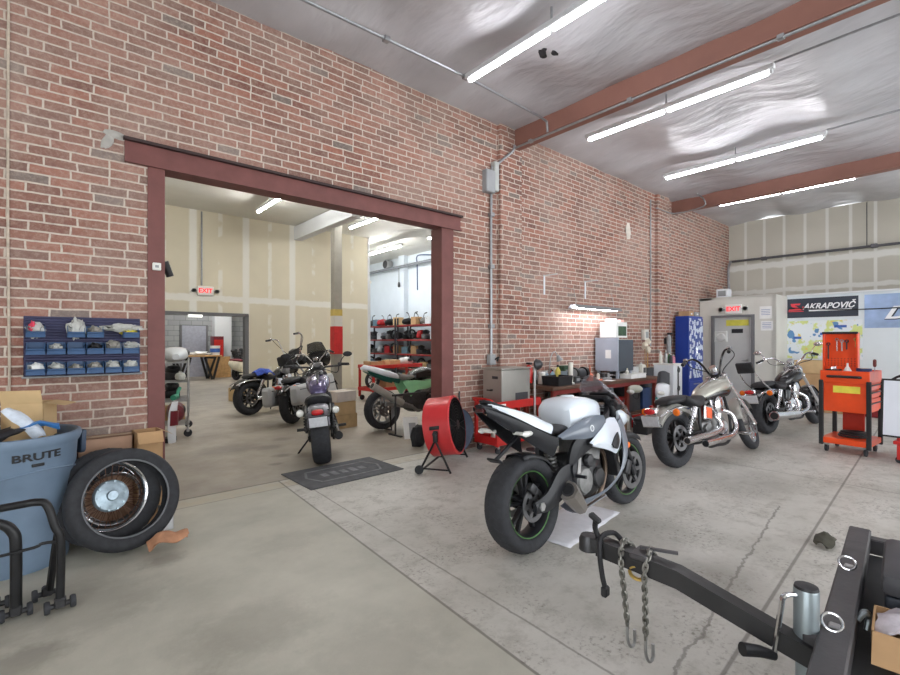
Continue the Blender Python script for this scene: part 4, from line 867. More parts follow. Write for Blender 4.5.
# refuse can
can_blue = mat('faded blue grey plastic', (112, 131, 152), .5, 0, .12, 5, .06)
r = thing('trash_can', 'big faded blue-grey BRUTE refuse can at the left end of the brick wall', 'trash can', (-.17, 4.02, 0))
m = MB(); m.lathe([(0, .012), (.25, .012), (.262, 0), (.268, .02), (.292, .40), (.296, .56), (.304, .58), (.312, .74), (.325, .76), (.335, .79), (.33, .815), (.318, .82), (.306, .81), (.298, .74), (.285, .5), (.255, .04), (0, .03)], n=56, cap=False); C = m.build('bucket', can_blue, r)
m = MB(); m.tube([(.309*math.cos(R(a)), .309*math.sin(R(a)), .60+.035*math.cos(R((a+62)*3))*(.5)) for a in range(-180, 180, 6)], .006, n=6, closed=True); m.build('moulded_seam', can_blue, C)
for a in (18, 198):
    m = MB(); ca, sa = math.cos(R(a)), math.sin(R(a)); u = V((ca, sa, 0)); w = V((-sa, ca, 0)); c = V((0, 0, .70))
    m.prism([(-.07, .09), (.07, .09), (.06, -.05), (.04, -.07), (-.04, -.07), (-.06, -.05)], c+u*.345, w, (0, 0, 1), .03, .008); h = m.build('handle', mat('dark blue grey plastic', (70, 84, 104), .5), r)
    m = MB(); m.prism([(-.022, -.025), (.022, -.025), (.022, .02), (-.022, .02)], c+u*.364, w, (0, 0, 1), .004); m.build('sticker', paper_white, h)
o = text('BRUTE', 'lettering', black_plastic, r, (0, 0, 0), (0, 0, 0), .062, .0015, 0, .0016, sx=1.35)
a0 = R(-90+22)
for v in o.data.vertices:
    x, y, z = v.co.x*1.35, v.co.y, v.co.z; a = a0+x/.318; rr_ = .314+.0+z+(.03*(y)); v.co = (rr_*math.cos(a), rr_*math.sin(a), .705+y)
o.scale = (1, 1, 1)
m = MB(); m.lathe([(.309, .645), (.319, .648), (.319, .664), (.309, .667)], ax=(0, 0, 1), n=6, a0=-68-90+0+70, a1=-68-90+70+20, cap=False)
a = R(-68); m = MB(); m.prism([(-.03, -.009), (.03, -.009), (.03, .009), (-.03, .009)], (.31*math.cos(a), .31*math.sin(a), .655), (-math.sin(a), math.cos(a), 0), (0, 0, 1), .012, .003); m.build('logo_bar', black_plastic, r)
def carton(name, label, c, d, mm, rz=0, flaps=None, cat='box', group=None, lean=0):
    r = thing(name, label, cat, c, rz, group, lean); w, l, h = d; t = .006; m = MB()
    m.box((0, 0, t/2), (w, l, t))
    for sg in (-1, 1): m.box((sg*(w/2-t/2), 0, h/2), (t, l, h)); m.box((0, sg*(l/2-t/2), h/2), (w, t, h))
    if flaps is None: m.box((0, 0, h-t/2), (w, l, t))
    m.build('carton', mm, r)
    if flaps is None: MB().box((0, 0, h+.0005), (w*.98, .05, .002)).build('tape', mat('parcel tape', (190, 170, 140), .4), r)
    else:
        for k, q in enumerate(flaps):
            if q is None: continue
            a = R(q); s, ax = ((1, 0), (-1, 0), (1, 1), (-1, 1))[k]; ln = (l if ax else w)*.5; m = MB()
            if ax == 0: m.prism([(0, 0), (ln*math.sin(a), ln*math.cos(a)), (ln*math.sin(a)+.004, ln*math.cos(a)-.002), (.005, -.002)], (s*w/2, 0, h), (s, 0, 0), (0, 0, 1), l*.97)
            else: m.prism([(0, 0), (ln*math.sin(a), ln*math.cos(a)), (ln*math.sin(a)+.004, ln*math.cos(a)-.002), (.005, -.002)], (0, s*l/2, h), (0, s, 0), (0, 0, 1), w*.97)
            m.build('flap', mm, r)
    return r
carton('cardboard_box', 'tan open box standing in the blue-grey trash can', (-.10, 4.12, .60), (.22, .18, .40), cardboard_light, -22, (100, None, None, 20))
carton('cardboard_box', 'tan board piece leaning at the left rim of the trash can', (-.33, 3.99, .60), (.05, .16, .33), cardboard_light, -60)
m = MB(); m.sheet([(-.12, 0, .13), (-.06, -.03, .07), (.06, -.04, -.06), (.12, -.02, -.14)], [(-.06, .02, .17), (.02, .0, .11), (.13, -.01, 0), (.19, .0, -.1)], 5, (0, -.02, .02), .012, 4).jitter(.012, 14)
o = m.build('plastic_packaging', mat('printed white and blue bag', (206, 214, 226), .35, 0, .12, 22), loc=(-.15, 3.90, .88), rot=(0, 8, 0)); o.scale = (.75, .75, .62); tag(o, 'white and blue crumpled packaging on top of the trash can', 'packaging')
m = MB(); m.sheet([(-.06, 0, .02), (.03, -.02, .05), (.12, -.01, .02)], [(-.05, .05, .0), (.04, .06, .02), (.13, .05, 0)], 4, (0, 0, .02), .008, 4).jitter(.01, 18)
o = m.build('plastic_packaging', mat('printed blue wrapper', (70, 130, 196), .35, 0, .2, 18), loc=(-.08, 3.86, .84)); tag(o, 'blue wrapper beside the white packaging in the trash can', 'packaging')
m = MB().ell((0, 0, 0), (.13, .06, .03), (0, -12, 25), 16, .5); m.jitter(.012, 14, 2); o = m.build('black_offcut', black_plastic, loc=(-.25, 3.82, .83)); tag(o, 'black rubber offcut lying in the trash can under the packaging', 'scrap')
m = MB().ell((0, 0, 0), (.12, .07, .035), (0, 4, 40), 16, .5); m.jitter(.012, 14, 8); o = m.build('black_bag', dark_plastic, loc=(-.0, 4.16, .74)); tag(o, 'dark bin bag bunched inside the right rim of the trash can', 'bag')
# paddock stand
r = thing('paddock_stand', 'black tubular motorcycle paddock stand with small wheels before the trash can', 'motorcycle stand', (-.13, 3.2, 0))
m = MB(); m.tube([(0, 0, .06), (0, 0, .36), (-.012, .005, .44), (-.06, .01, .49), (-.16, .01, .505), (-.55, .01, .505), (-.66, .01, .47), (-.69, .0, .36), (-.69, 0, .06)], .024, k=5, n=12); m.build('frame', black_metal, r)
m = MB(); m.tube([(.17, -.05, .06), (.172, -.05, .36), (.15, -.045, .44), (.12, -.03, .55), (.08, -.02, .575), (-.05, .0, .57), (-.7, .0, .56), (-.80, -.02, .5), (-.84, -.05, .36), (-.84, -.05, .06)], .019, k=5, n=12); m.build('handle_loop', black_metal, r)
m = MB(); m.tube([(.165, -.05, .36), (.1, -.04, .365), (-.0, -.03, .345), (-.7, -.02, .33)], .008, k=4); m.build('brace', black_metal, r)
m = MB(); m.tube([(.13, .12, .06), (.15, .0, .3), (.165, -.04, .42)], .018, k=3); m.build('rear_strut', black_metal, r)
for (x, y) in ((0, 0), (.17, -.05), (.12, .14), (-.09, .16), (-.69, 0), (-.84, -.05)):
    m = MB(); m.cyl((x-.05, y, .03), (x+.05, y+.01, .03), .014); m.box((x, y, .045), (.05, .05, .05), bev=.008); ax = m.build('axle_block', dark_steel, r)
    for sg in (-1, 1):
        w_ = MB(); w_.lathe([(.012, -.012), (.03, -.011), (.033, 0), (.03, .011), (.012, .012)], (x+sg*.052, y+sg*.005, .033), (1, .1, 0), 18); w_.build('wheel', rubber, ax)
# loose tyre and spoked wheels against the boxes
def loose_wheel(name, label, loc, rz, lean, Rt, w, rr, wire=True, plate=True):
    r = thing(name, label, 'tire' if not wire else 'wheel', loc, rz, None, lean)
    if wire:
        W = wheel(r, 0, Rt, w, rr, 'wire', rimm=chrome, spm=mat('rusty spokes', (132, 98, 80), .5, .5)); W.name = 'tyre'
        if not plate: return r
        m = MB(); m.lathe([(0, -.085), (.03, -.085), (.035, -.07), (.095, -.06), (.105, -.05), (.105, -.03), (.06, -.02)], (0, 0, Rt), (0, 1, 0), 36)
        for k in range(10): m.cyl((.08*math.cos(k*.628), -.06, Rt+.095*math.sin(k*.628)), (.08*math.cos(k*.628), -.067, Rt+.095*math.sin(k*.628)), .008, n=8)
        m.build('hub_plate', mat('dull drum plate', (156, 172, 182), .35, .6, .3, 20), r)
    else:
        m = MB(); a = w/2; P = tyre_prof(Rt, w, rr); P += [(rr+.02, a*.66), (rr+.06, a*.82), (Rt-.03, a*.5), (Rt-.02, 0), (Rt-.03, -a*.5), (rr+.06, -a*.82), (rr+.02, -a*.66)]
        m.lathe(P, (0, 0, Rt), (0, 1, 0), 56, closed=True); T = m.build('tyre_body', rubber, r, ang=50)
        m = MB(); m.torus((0, -a*.80, Rt), (0, 1, 0), rr+.006, .006, 48, 8); m.build('bead', mat('worn tyre bead', (110, 112, 116), .6), T)
    return r
loose_wheel('tire_casing', 'bare black motorcycle tire leaning in front of the spoked wheel', (.405, 3.70, .02), 13, -17, .335, .125, .243, False)
loose_wheel('spoked_wheelset', 'spoked motorcycle wheel with large hub plate, behind the bare tire', (.325, 3.87, .02), 14, -15, .325, .12, .232)
loose_wheel('spoked_wheelset', 'smaller spoked wheel farthest back against the brown cartons', (.34, 4.075, .01), 0, -4, .27, .09, .185, True, False)
carton('cardboard_box', 'long brown carton standing behind the tires against the brick', (.315, 4.325, 0), (.33, .12, .69), mat('dull pinkish cardboard', (186, 150, 126), .85, 0, .08, 6))
for x, z, w, h, lb in ((.21, .60, .085, .1, 'white shipping label'), ):
    pass
o = MB().box((0, 0, 0), (.1, .002, .09)).build('shipping_label', paper_white, loc=(.25, 4.262, .50)); o.parent = bpy.data.objects['cardboard_box.002']; o.location = (-.09, -.0615, .52)
carton('cardboard_box', 'tall brown open-topped carton beside the left steel jamb', (.575, 4.29, 0), (.17, .18, .705), cardboard, 4, (120, None, None, 150))
carton('cardboard_box', 'small white card box on the floor behind the bare tire', (.655, 4.02, 0), (.07, .1, .17), mat('white card', (214, 216, 218), .7), 12)
m = MB(); m.sheet([(-.12, -.02, .01), (-.05, -.05, .05), (.03, -.05, .04), (.12, -.02, .07)], [(-.1, .06, .01), (-.03, .07, .06), (.05, .06, .05), (.13, .05, .02)], 10, (0, 0, .035), .014, 6).jitter(.022, 16, 3)
o = m.build('shop_rag', mat('brown leather work cloth', (176, 128, 98), .85, 0, .15, 14, .3), loc=(.60, 3.60, .02)); tag(o, 'crumpled tan-brown work cloth on the floor in front of the bare tire', 'rag')
# floor mat in the doorway
r = thing('floor_mat', 'worn black rubber mat on the floor at the wide steel doorway', 'mat', (2.38, 4.51, 0), 1.5)
m = MB(); m.box((0, 0, .005), (1.08, .7, .01), bev=.004); m.build('rubber_sheet', mat('worn black mat', (88, 89, 92), .8, 0, .25, 9, .2), r)
m = MB(); hx = [(-.42, 0), (-.34, .2), (.34, .2), (.42, 0), (.34, -.2), (-.34, -.2)]
for i in range(6):
    a = V((*hx[i], 0)); b = V((*hx[(i+1) % 6], 0)); d = b-a; m.box(((a+b)/2)+V((0, 0, .011)), (d.length, .025, .003), (0, 0, math.degrees(math.atan2(d.y, d.x))))
m.build('raised_border', mat('worn grey print', (126, 127, 130), .8, 0, .3, 10), r)
for k, x in enumerate((-.22, -.11, .0, .11, .22)):
    MB().box((x, 0, .011), (.07, .14 if k % 2 else .11, .003), bev=.001).build('worn_block', mat('worn grey print', (126, 127, 130)), r)
# things fixed to the brick wall and the ceiling
def pipe(name, label, pts, rad, mm=conduit_m, k=0, clips=(), cat='conduit'):
    r = thing(name, label, cat, pts[0]); o = V(pts[0]); m = MB(); m.tube([V(p)-o for p in pts], rad, k=k, n=10); m.build('pipe', mm, r)
    for c in clips: MB().box(V(c)-o, (rad*4, rad*4, rad*3), bev=rad*.4).build('clip', mm, r)
    return r
pj = pipe('conduit', 'vertical galvanised conduit on the brick between doorway and nearer pilaster', [(4.506, 4.385, 1.2), (4.506, 4.385, 3.5), (4.56, 4.37, 3.75), (4.82, 4.30, 4.0), (4.86, 4.28, 4.10)], .018, k=4, clips=[(4.506, 4.385, z) for z in (1.6, 2.4, 3.1)])
MB().box((-.06, -.01, 2.33), (.17, .1, .3), bev=.01).build('junction_box', grey_paint, pj); MB().box((.06, -.008, 2.42), (.09, .09, .4), bev=.01).build('junction_box', mat('pale grey box', (176, 178, 174), .5), pj)
MB().box((-.03, -.03, -.05), (.11, .08, .14), bev=.01).build('outlet_box', grey_paint, pj)
m = MB(); m.tube([(0, -.06, -.05), (.03, -.1, -.02), (.07, -.06, -.03), (.06, -.05, -.075)], .012, k=4); m.build('cable', black_plastic, pj)
pipe('conduit', 'galvanised conduit under the insulation from the photo top to the nearer beam', [(1.2, 3.74, 4.24), (3.39, 3.68, 4.24), (4.7, 3.72, 4.24), (4.84, 3.72, 4.22), (4.86, 3.72, 4.09)], .016, clips=[(3.39, 3.68, 4.24), (2.4, 3.71, 4.24)])
pipe('conduit', 'conduit run along the lower flange of the nearer brown beam', [(4.86, 4.3, 4.06), (4.86, -4.5, 4.06)], .014, clips=[(4.86, y, 4.065) for y in (4.0, 2.6, 1.2)])
pipe('conduit', 'conduit looping down the wall end of the farther brown beam', [(9.5, 3.7, 4.24), (9.85, 3.72, 4.22), (9.88, 3.74, 4.08), (9.88, 4.3, 4.06), (9.2, 4.36, 4.06)], .014, k=3)
pipe('conduit', 'feed conduit running on from the strip light behind the nearer beam', [(5.62, 1.44, 4.25), (5.62, -4.0, 4.25)], .012)
pipe('conduit', 'feed conduit running on from the strip light before the farther beam', [(7.95, 1.44, 4.25), (7.95, -4.0, 4.25)], .012)
pipe('conduit', 'thin conduit down the brick on the near side of the farther pilaster', [(9.02, 4.39, 1.3), (9.02, 4.39, 4.2)], .012, clips=[(9.02, 4.39, z) for z in (2, 3)])
pipe('conduit', 'thin conduit down the far edge of the farther pilaster', [(9.82, 4.39, 1.3), (9.82, 4.39, 4.05)], .012, clips=[(9.82, 4.39, z) for z in (2, 3)])
pipe('gas_pipe', 'dark horizontal pipe across the taped far wall board', [(13.17, 4.36, 3.42), (13.17, -2.5, 3.38)], .028, mat('dark grey pipe', (92, 92, 96), .5, .4), clips=[(13.19, y, 3.41) for y in (3.6, 1.6)], cat='pipe')
pipe('hanger_rod', 'thin vertical rod hanging from the ceiling to the far pipe', [(13.2, 1.72, 4.36), (13.2, 1.72, 3.42)], .008, dark_steel, cat='rod')
pipe('conduit', 'bunched conduit in the far corner above the white office', [(13.0, 4.30, 2.45), (13.05, 4.34, 3.2), (13.15, 4.32, 3.42)], .03, k=3)
pipe('cable', 'black cable strung across the banner wall', [(12.2, 2.86, 2.12), (12.205, 1.7, 2.03), (12.205, .3, 2.06)], .010, black_plastic, k=4, cat='cable')
for x, lb in ((5.67, 'white L bracket on the brick, nearer of the pair above the bench lamp'), (6.76, 'white L bracket on the brick, farther of the pair above the bench lamp')):
    r = thing('wall_bracket', lb, 'bracket', (x, 4.41, 2.25), 0, 'brackets above the bench lamp'); MB().box((0, -.006, 0), (.03, .012, .3)).build('upright', white_paint, r); MB().box((0, -.12, .14), (.025, .24, .012)).build('arm', white_paint, r)
# shop lamp over the bench
r = thing('bench_lamp', 'lit shop lamp hung on the brick above the cluttered workbench', 'lamp', (6.05, 4.16, 1.90))
m = MB(); m.prism([(-.09, 0), (-.05, .06), (.05, .06), (.09, 0), (.085, 0), (.045, .052), (-.045, .052), (-.085, 0)], (.66, 0, 0), (0, 1, 0), (0, 0, 1), 1.32); m.build('reflector', mat('grey lamp housing', (120, 122, 124), .5, .2), r)
for y in (-.03, .03): MB().cyl((.06, y, .018), (1.26, y, .018), .013, n=8).build('tube', TUBE, r)
for x in (.1, 1.2): 
    m = MB(); m.tube([(x, 0, .06), (x, .05, .3), (x, .24, .35)], .004, n=5); m.build('hanging_chain', steel, r)
struct('trim_12', MB().ell((8.17, 4.405, 3.45), (.09, .012, .15), None, 12, .5), mat('white plaster patch', (214, 206, 196), .9))
struct('trim_13', MB().ell((.385, 4.405, 2.99), (.075, .014, .03), (0, 10, 0), 14, .3).ell((.335, 4.405, 2.93), (.035, .014, .065), (0, 25, 0), 12, .3), mat('grey mortar patch', (176, 172, 166), .95, 0, .1, 20))
m = MB().ell((3.85, 3.0, 4.385), (.11, .05, .03), (0, 0, 30), 12, .9).ell((3.93, 2.93, 4.37), (.05, .03, .02), None, 10, .9); struct('trim_14', m, mat('torn black backing', (36, 34, 36), .8))
r = thing('door_sensor', 'small white square box on the left steel jamb', 'sensor', (.652, 4.395, 2.0)); MB().box((0, -.012, 0), (.06, .025, .06), bev=.005).build('case', white_plastic, r); MB().box((0, -.026, 0), (.025, .004, .02)).build('indicator', grey_paint, r)
r = thing('security_camera', 'small black camera just inside the left steel jamb', 'camera', (.73, 4.62, 2.08)); MB().box((.0, .04, .0), (.04, .08, .04), bev=.01).build('mount', black_plastic, r); MB().cyl((.015, .0, .0), (.06, .02, -.12), .03, n=14).build('body', black_plastic, r)
def exit_sign(label, loc, rz, face_lit=False, w=.32):
    r = thing('exit_sign', label, 'exit sign', loc, rz, 'exit signs'); MB().box((0, -.025, 0), (w, .05, w*.62), bev=.008).build('case', white_plastic, r)
    text('EXIT', 'letters', EXITRED, r, (0, -.052, 0), (90, 0, 0), w*.42, .002, 0, .003)
    for sg in (-1, 1):
        m = MB(); m.cyl((sg*w*.5, -.03, .0), (sg*(w*.5+.05), -.03, .0), .012); m.lathe([(.03, .03), (.045, 0), (.045, -.05)], (sg*(w*.5+.08), -.03, .0), (0, 1, 0), 16); l = m.build('lamp_head', grey_paint, r); MB().lathe([(0, 0), (.043, .0)], (sg*(w*.5+.08), -.082, 0), (0, -1, 0), 16).build('lens', clear_lens, l)
    return r
exit_sign('white EXIT sign with two lamp heads on the drywall above the far doorway', (2.87, 12.50, 2.62), 0, w=.36)
exit_sign('EXIT sign above the grey office door in the far corner', (11.40, 3.68, 2.10), -90, w=.32)
pipe('conduit', 'grey conduit running down the drywall to the exit sign', [(2.79, 12.48, 4.54), (2.79, 12.48, 2.75)], .02)
r = thing('door_light', 'small white light under the header of the far doorway', 'lamp', (2.64, 12.45, 2.0)); MB().box((0, -.02, 0), (.3, .08, .06), bev=.01).build('diffuser', emit_mat('lit white diffuser', (245, 245, 240), 1.0), r); MB().box((0, .0, .035), (.32, .1, .02)).build('base', grey_paint, r)
# ---------------------------------------------------------------- drum fan, service cart, workbench
fan_red = mat('red fan drum', (206, 52, 56), .4, 0, .08, 5, coat=.2)
r = thing('drum_fan', 'red drum fan on a black stand in front of the right steel jamb', 'fan', (3.34, 3.97, 0), -57)
c = V((0, 0, .455)); m = MB(); m.lathe([(.30, -.15), (.315, -.15), (.325, -.14), (.32, 0), (.325, .14), (.315, .15), (.30, .15), (.305, 0)], c, (1, 0, .16), 48, closed=True); D_ = m.build('drum', fan_red, r)
ax = V((1, 0, .16)).normalized(); u, w, d = basis(ax)
m = MB(); m.lathe([(.297, -.148), (.297, .148)], c, (1, 0, .16), 48, cap=False); m.build('darkening_liner', black_metal, D_)  # black sleeve added to darken the drum seen through the guard
for sg in (-1, 1):
    m = MB()
    for k in range(9): m.torus(c+ax*sg*.152, ax, .05+.031*k, .0022, 40, 5)
    for k in range(16):
        a = 2*math.pi*k/16; e = u*math.cos(a)+w*math.sin(a); m.cyl(c+ax*sg*.153+e*.03, c+ax*sg*.151+e*.312, .0025, n=5)
    m.lathe([(0, .158*sg), (.05, .156*sg), (.05, .15*sg)], c, ax, 20, cap=False); m.build('guard', black_metal, r)
m = MB()
for k in range(5):
    a = 2*math.pi*k/5; e = u*math.cos(a)+w*math.sin(a); q = u*-math.sin(a)+w*math.cos(a)
    m.sheet([c+e*.05-q*.03-ax*.03, c+e*.16-q*.08-ax*.05, c+e*.27-q*.07-ax*.05], [c+e*.05+q*.03+ax*.03, c+e*.16+q*.08+ax*.04, c+e*.27+q*.09+ax*.03], 3, th=.003, k=3)
m.lathe([(.06, -.05), (.065, .05), (0, .06)], c, ax, 20); m.build('fan_blades', mat('grey fan blade', (62, 63, 66), .45, .3), r)
for y in (-.345, .345):
    for sg in (-1, 1):
        m = MB(); m.tube([(0, y, .36), (sg*.17, y*1.02, .03)], .012); m.build('leg', black_metal, r)
    m = MB(); m.cyl((-.15, y*1.02, .06), (.15, y*1.02, .06), .009); m.build('leg_brace', black_metal, r)
    m = MB(); m.box((0, y, .40), (.05, .03, .12), bev=.008); m.cyl((0, y-.02*(1 if y < 0 else -1)*-1, .43), (0, y+.035*(1 if y > 0 else -1), .43), .025, n=8); m.build('pivot_knob', black_plastic, r)
m = MB(); m.cyl((-.14, -.34, .05), (-.14, .34, .05), .012); m.build('axle_bar', black_metal, r)
for sg in (-1, 1):
    m = MB(); m.lathe([(.01, -.015), (.045, -.014), (.048, 0), (.045, .014), (.01, .015)], (-.17, sg*.37, .048), (0, 1, 0), 20); m.build('wheel', rubber, r)
m = MB(); m.prism([(-.055, -.02), (.055, -.02), (.055, .02), (-.055, .02)], c+V((-.02, -.325, .03)), (1, 0, .16), (0, 0, 1), .012, .004); m.build('switch_plate', black_plastic, D_)
# round lid, black bag and white board behind the fan
r = thing('round_disc', 'round blue-grey disc leaning on the brick between the red fan and the red cart', 'disc', (3.845, 4.335, .01), 0, None, -4)
m = MB(); m.lathe([(0, .0), (.24, .0), (.272, .012), (.277, .03), (.263, .035), (.23, .02), (0, .022)], (0, 0, .278), (0, -1, 0), 44); m.build('disc', mat('dark blue grey plastic', (70, 84, 104)), r)
m = MB().ell((0, 0, .13), (.10, .10, .15), None, 14, .5).jitter(.015, 9, 4)
for v in m.bm.verts: v.co.z = max(v.co.z, .0)
o = m.build('black_bag', leather, loc=(3.72, 4.97, 0)); tag(o, 'small black bag slumped on the floor behind the red fan', 'bag')
r = thing('display_board', 'white and grey printed board leaning on the floor behind the red fan', 'board', (3.93, 5.40, .0), -22, None, -24); MB().box((0, 0, .16), (.22, .012, .32), bev=.003).build('sheet', paper_white, r); MB().box((.02, -.0075, .13), (.1, .002, .2)).build('grey_print', grey_paint, r)
r = thing('steel_trestle', 'thin grey steel trestle before the green and white racing motorcycle', 'trestle', (3.86, 5.72, 0), 2)
for x in (0, .9):
    MB().cyl((x, 0, .02), (x, 0, .59), .014).build('leg', dark_steel, r); MB().box((x, 0, .012), (.04, .3, .02)).build('foot', dark_steel, r)
MB().box((.45, 0, .60), (1.0, .035, .03)).build('top_rail', dark_steel, r)
r = thing('pry_bar', 'thin dark bar leaning upright on the brick beside the right jamb', 'bar', (3.93, 4.33, 0)); m = MB(); m.tube([(0, 0, 0), (0, .06, .72), (0.01, .065, .76)], .011); m.build('shaft', dark_steel, r)
# red service cart with the steel parts washer on it
r = thing('service_cart', 'red two-shelf service cart carrying the stainless tank beside the brick', 'cart', (4.56, 4.125, 0))
def tray(z, h): 
    m = MB(); w, l = .84, .40; m.box((0, 0, z), (w, l, .012))
    for sg in (-1, 1): m.box((0, sg*l/2, z+h/2-.02), (w, .012, h), bev=.004); m.box((sg*w/2, 0, z+h/2-.02), (.012, l, h), bev=.004)
    return m
tray(.57, .10).build('top_tray', red_tool, r); tray(.13, .10).build('lower_tray', red_tool, r)
for sx in (-1, 1):
    for sy in (-1, 1):
        m = MB(); m.box((sx*.405, sy*.185, .35), (.04, .04, .5), bev=.004); m.build('post', red_tool, r)
        m = MB(); m.cyl((sx*.37, sy*.16-.012, .045), (sx*.37, sy*.16+.012, .045), .04, n=16); cw = m.build('caster', rubber, r); m = MB(); m.box((sx*.37, sy*.16, .085), (.035, .05, .04), bev=.006); m.build('caster_fork', steel, cw)
m = MB(); m.tube([(-.42, -.15, .62), (-.5, -.15, .68), (-.5, .15, .68), (-.42, .15, .62)], .012, k=3); m.build('push_handle', red_tool, r)
MB().box((-.32, -.206, .61), (.09, .003, .025)).build('badge', white_plastic, r)
st = mat('brushed stainless', (176, 174, 168), .35, .7, .06, 3)
r = thing('ultrasonic_cleaner', 'stainless steel parts cleaning tank on top of the red service cart', 'cleaner', (4.53, 4.13, .577))
MB().box((0, 0, .24), (.54, .34, .44), bev=.008).build('tank_body', st, r); MB().box((0, 0, .472), (.57, .36, .02), bev=.005).build('lid', st, r)
MB().box((.10, -.172, .10), (.24, .006, .12), bev=.002).build('window', dark_plastic, r); MB().box((-.272, -.05, .36), (.006, .1, .035), bev=.002).build('slot', dark_plastic, r)
m = MB(); m.cyl((-.27, .0, .2), (-.31, .0, .2), .012); m.box((-.32, 0, .2), (.014, .1, .016), bev=.004); m.build('drain_valve', black_plastic, r)
for sx in (-1, 1):
    for sy in (-1, 1): MB().cyl((sx*.22, sy*.13, 0), (sx*.22, sy*.13, .02), .02).build('foot', black_plastic, r)
def bottle(name, label, loc, h, rad, mm, capm=None, group=None, cat='bottle'):
    r = thing(name, label, cat, loc, 0, group); m = MB(); m.lathe([(0, 0), (rad, 0), (rad, h*.62), (rad*.9, h*.72), (rad*.34, h*.84), (rad*.34, h*.9)], n=18); m.build('body', mm, r)
    m = MB(); m.lathe([(rad*.4, h*.88), (rad*.38, h), (0, h)], n=14); m.build('cap', capm or white_plastic, r); return r
def tub(name, label, loc, w, l, h, mm, rz=0, cat='tub'):
    r = thing(name, label, cat, loc, rz); m = MB(); t = .005; m.box((0, 0, t/2), (w, l, t))
    for sg in (-1, 1): m.box((sg*(w/2-t/2), 0, h/2), (t, l, h)); m.box((0, sg*(l/2-t/2), h/2), (w, t, h)); m.box((sg*w/2, 0, h-.006), (.014, l+.014, .01), bev=.003); m.box((0, sg*l/2, h-.006), (w+.014, .014, .01), bev=.003)
    m.build('bin', mm, r); return r
milky = mat('milky plastic jug', (216, 214, 204), .4, 0, .06, 8)
tub('storage_tub', 'clear plastic tub of parts on the lower shelf of the red service cart', (4.62, 4.12, .14), .38, .28, .14, mat('frosted clear plastic', (206, 208, 206), .3, 0, .08, 10))
bottle('jug', 'white plastic jug on the lower shelf of the red service cart', (4.30, 4.10, .14), .26, .07, milky, white_plastic, cat='jug')
m = MB().ell((0, 0, .02), (.14, .1, .03), None, 14, .6).jitter(.02, 20, 5); o = m.build('parts_heap', grey_bits, loc=(4.62, 4.12, .165)); tag(o, 'heap of small metal parts in the clear tub on the red cart', 'parts')
m = MB(); m.tube([(0, 0, 0), (.05, .0, .02), (.1, .05, .03), (.05, .1, .02), (-.03, .08, .02), (-.02, .0, .03), (.07, -.03, .04)], .012, k=5); o = m.build('rubber_hose', black_plastic, loc=(4.86, 4.06, .15)); tag(o, 'coiled black hose at the right end of the red cart lower shelf', 'hose')
# workbench
dark_wood = mat('dark scarred bench wood', (92, 66, 52), .6, 0, .25, 6)
r = thing('workbench', 'long dark wooden workbench with red legs along the brick wall', 'workbench', (6.62, 4.10, 0))
MB().box((0, 0, .755), (3.06, .58, .05), bev=.006).build('worktop', dark_wood, r)
for x in (-1.45, -.45, .5, 1.45):
    for y in (-.24, .24): MB().box((x, y, .365), (.06, .06, .73), bev=.006).build('leg', mat('dull brick red leg', (122, 46, 34), .5), r)
MB().box((0, -.26, .70), (2.95, .03, .06)).build('apron', mat('dark red bench rail', (120, 38, 34), .5), r); MB().box((0, .0, .2), (2.9, .5, .03)).build('lower_shelf', dark_wood, r)
TOP = .782
r = thing('magnifier_lamp', 'upright chrome stand with dark clamp head at the near end of the workbench', 'stand', (4.71, 3.81, 0))
MB().lathe([(0, 0), (.11, 0), (.11, .015), (.02, .03)], n=24).build('base', dark_steel, r); MB().cyl((0, 0, .02), (0, 0, 1.12), .014).build('pole', steel, r)
m = MB(); m.lathe([(.05, -.03), (.075, 0), (.05, .05), (.02, .07)], (0.01, -.03, 1.10), (.4, -1, .2), 20); m.build('clamp_head', dark_steel, r); m = MB(); m.tube([(0, 0, 1.08), (.06, .03, 1.02), (.10, .05, .9)], .014, k=3); m.build('arm', dull_steel, r)
r = thing('fire_extinguisher', 'red fire extinguisher on the brick behind the upright chrome stand', 'fire extinguisher', (5.18, 4.30, .80)); m = MB(); m.lathe([(0, 0), (.05, 0), (.055, .02), (.055, .2), (.04, .24), (.015, .26)], n=20); m.build('cylinder', red_tool, r); MB().box((0, -.01, .28), (.05, .08, .03), bev=.006).build('valve', black_plastic, r); MB().box((0, .07, .12), (.06, .06, .1)).build('wall_bracket', black_metal, r)
r = thing('parts_tray', 'black deep tray at the near end of the workbench', 'tray', (5.42, 3.98, TOP), 4); m = MB(); m.box((0, 0, .005), (.36, .26, .01))
for sg in (-1, 1): m.box((sg*.178, 0, .065), (.008, .26, .13), (0, sg*8, 0)); m.box((0, sg*.128, .065), (.36, .008, .13), (sg*-8, 0, 0))
m.build('shell', black_plastic, r)
bottle('spray_bottle', 'yellow bottle between the black tray and the white tube on the workbench', (5.62, 4.12, TOP), .27, .04, mat('yellow plastic', (206, 190, 92), .4), black_plastic)
r = thing('white_tube', 'tall white plastic tube standing on the workbench front edge', 'tube', (5.68, 3.94, TOP)); m = MB(); m.lathe([(0, 0), (.032, 0), (.034, .30), (.028, .31), (.0, .31)], n=18); m.build('tube', milky, r); m = MB(); m.lathe([(.055, 0), (.055, .02), (.03, .025)], n=18); m.build('foot', white_plastic, r)
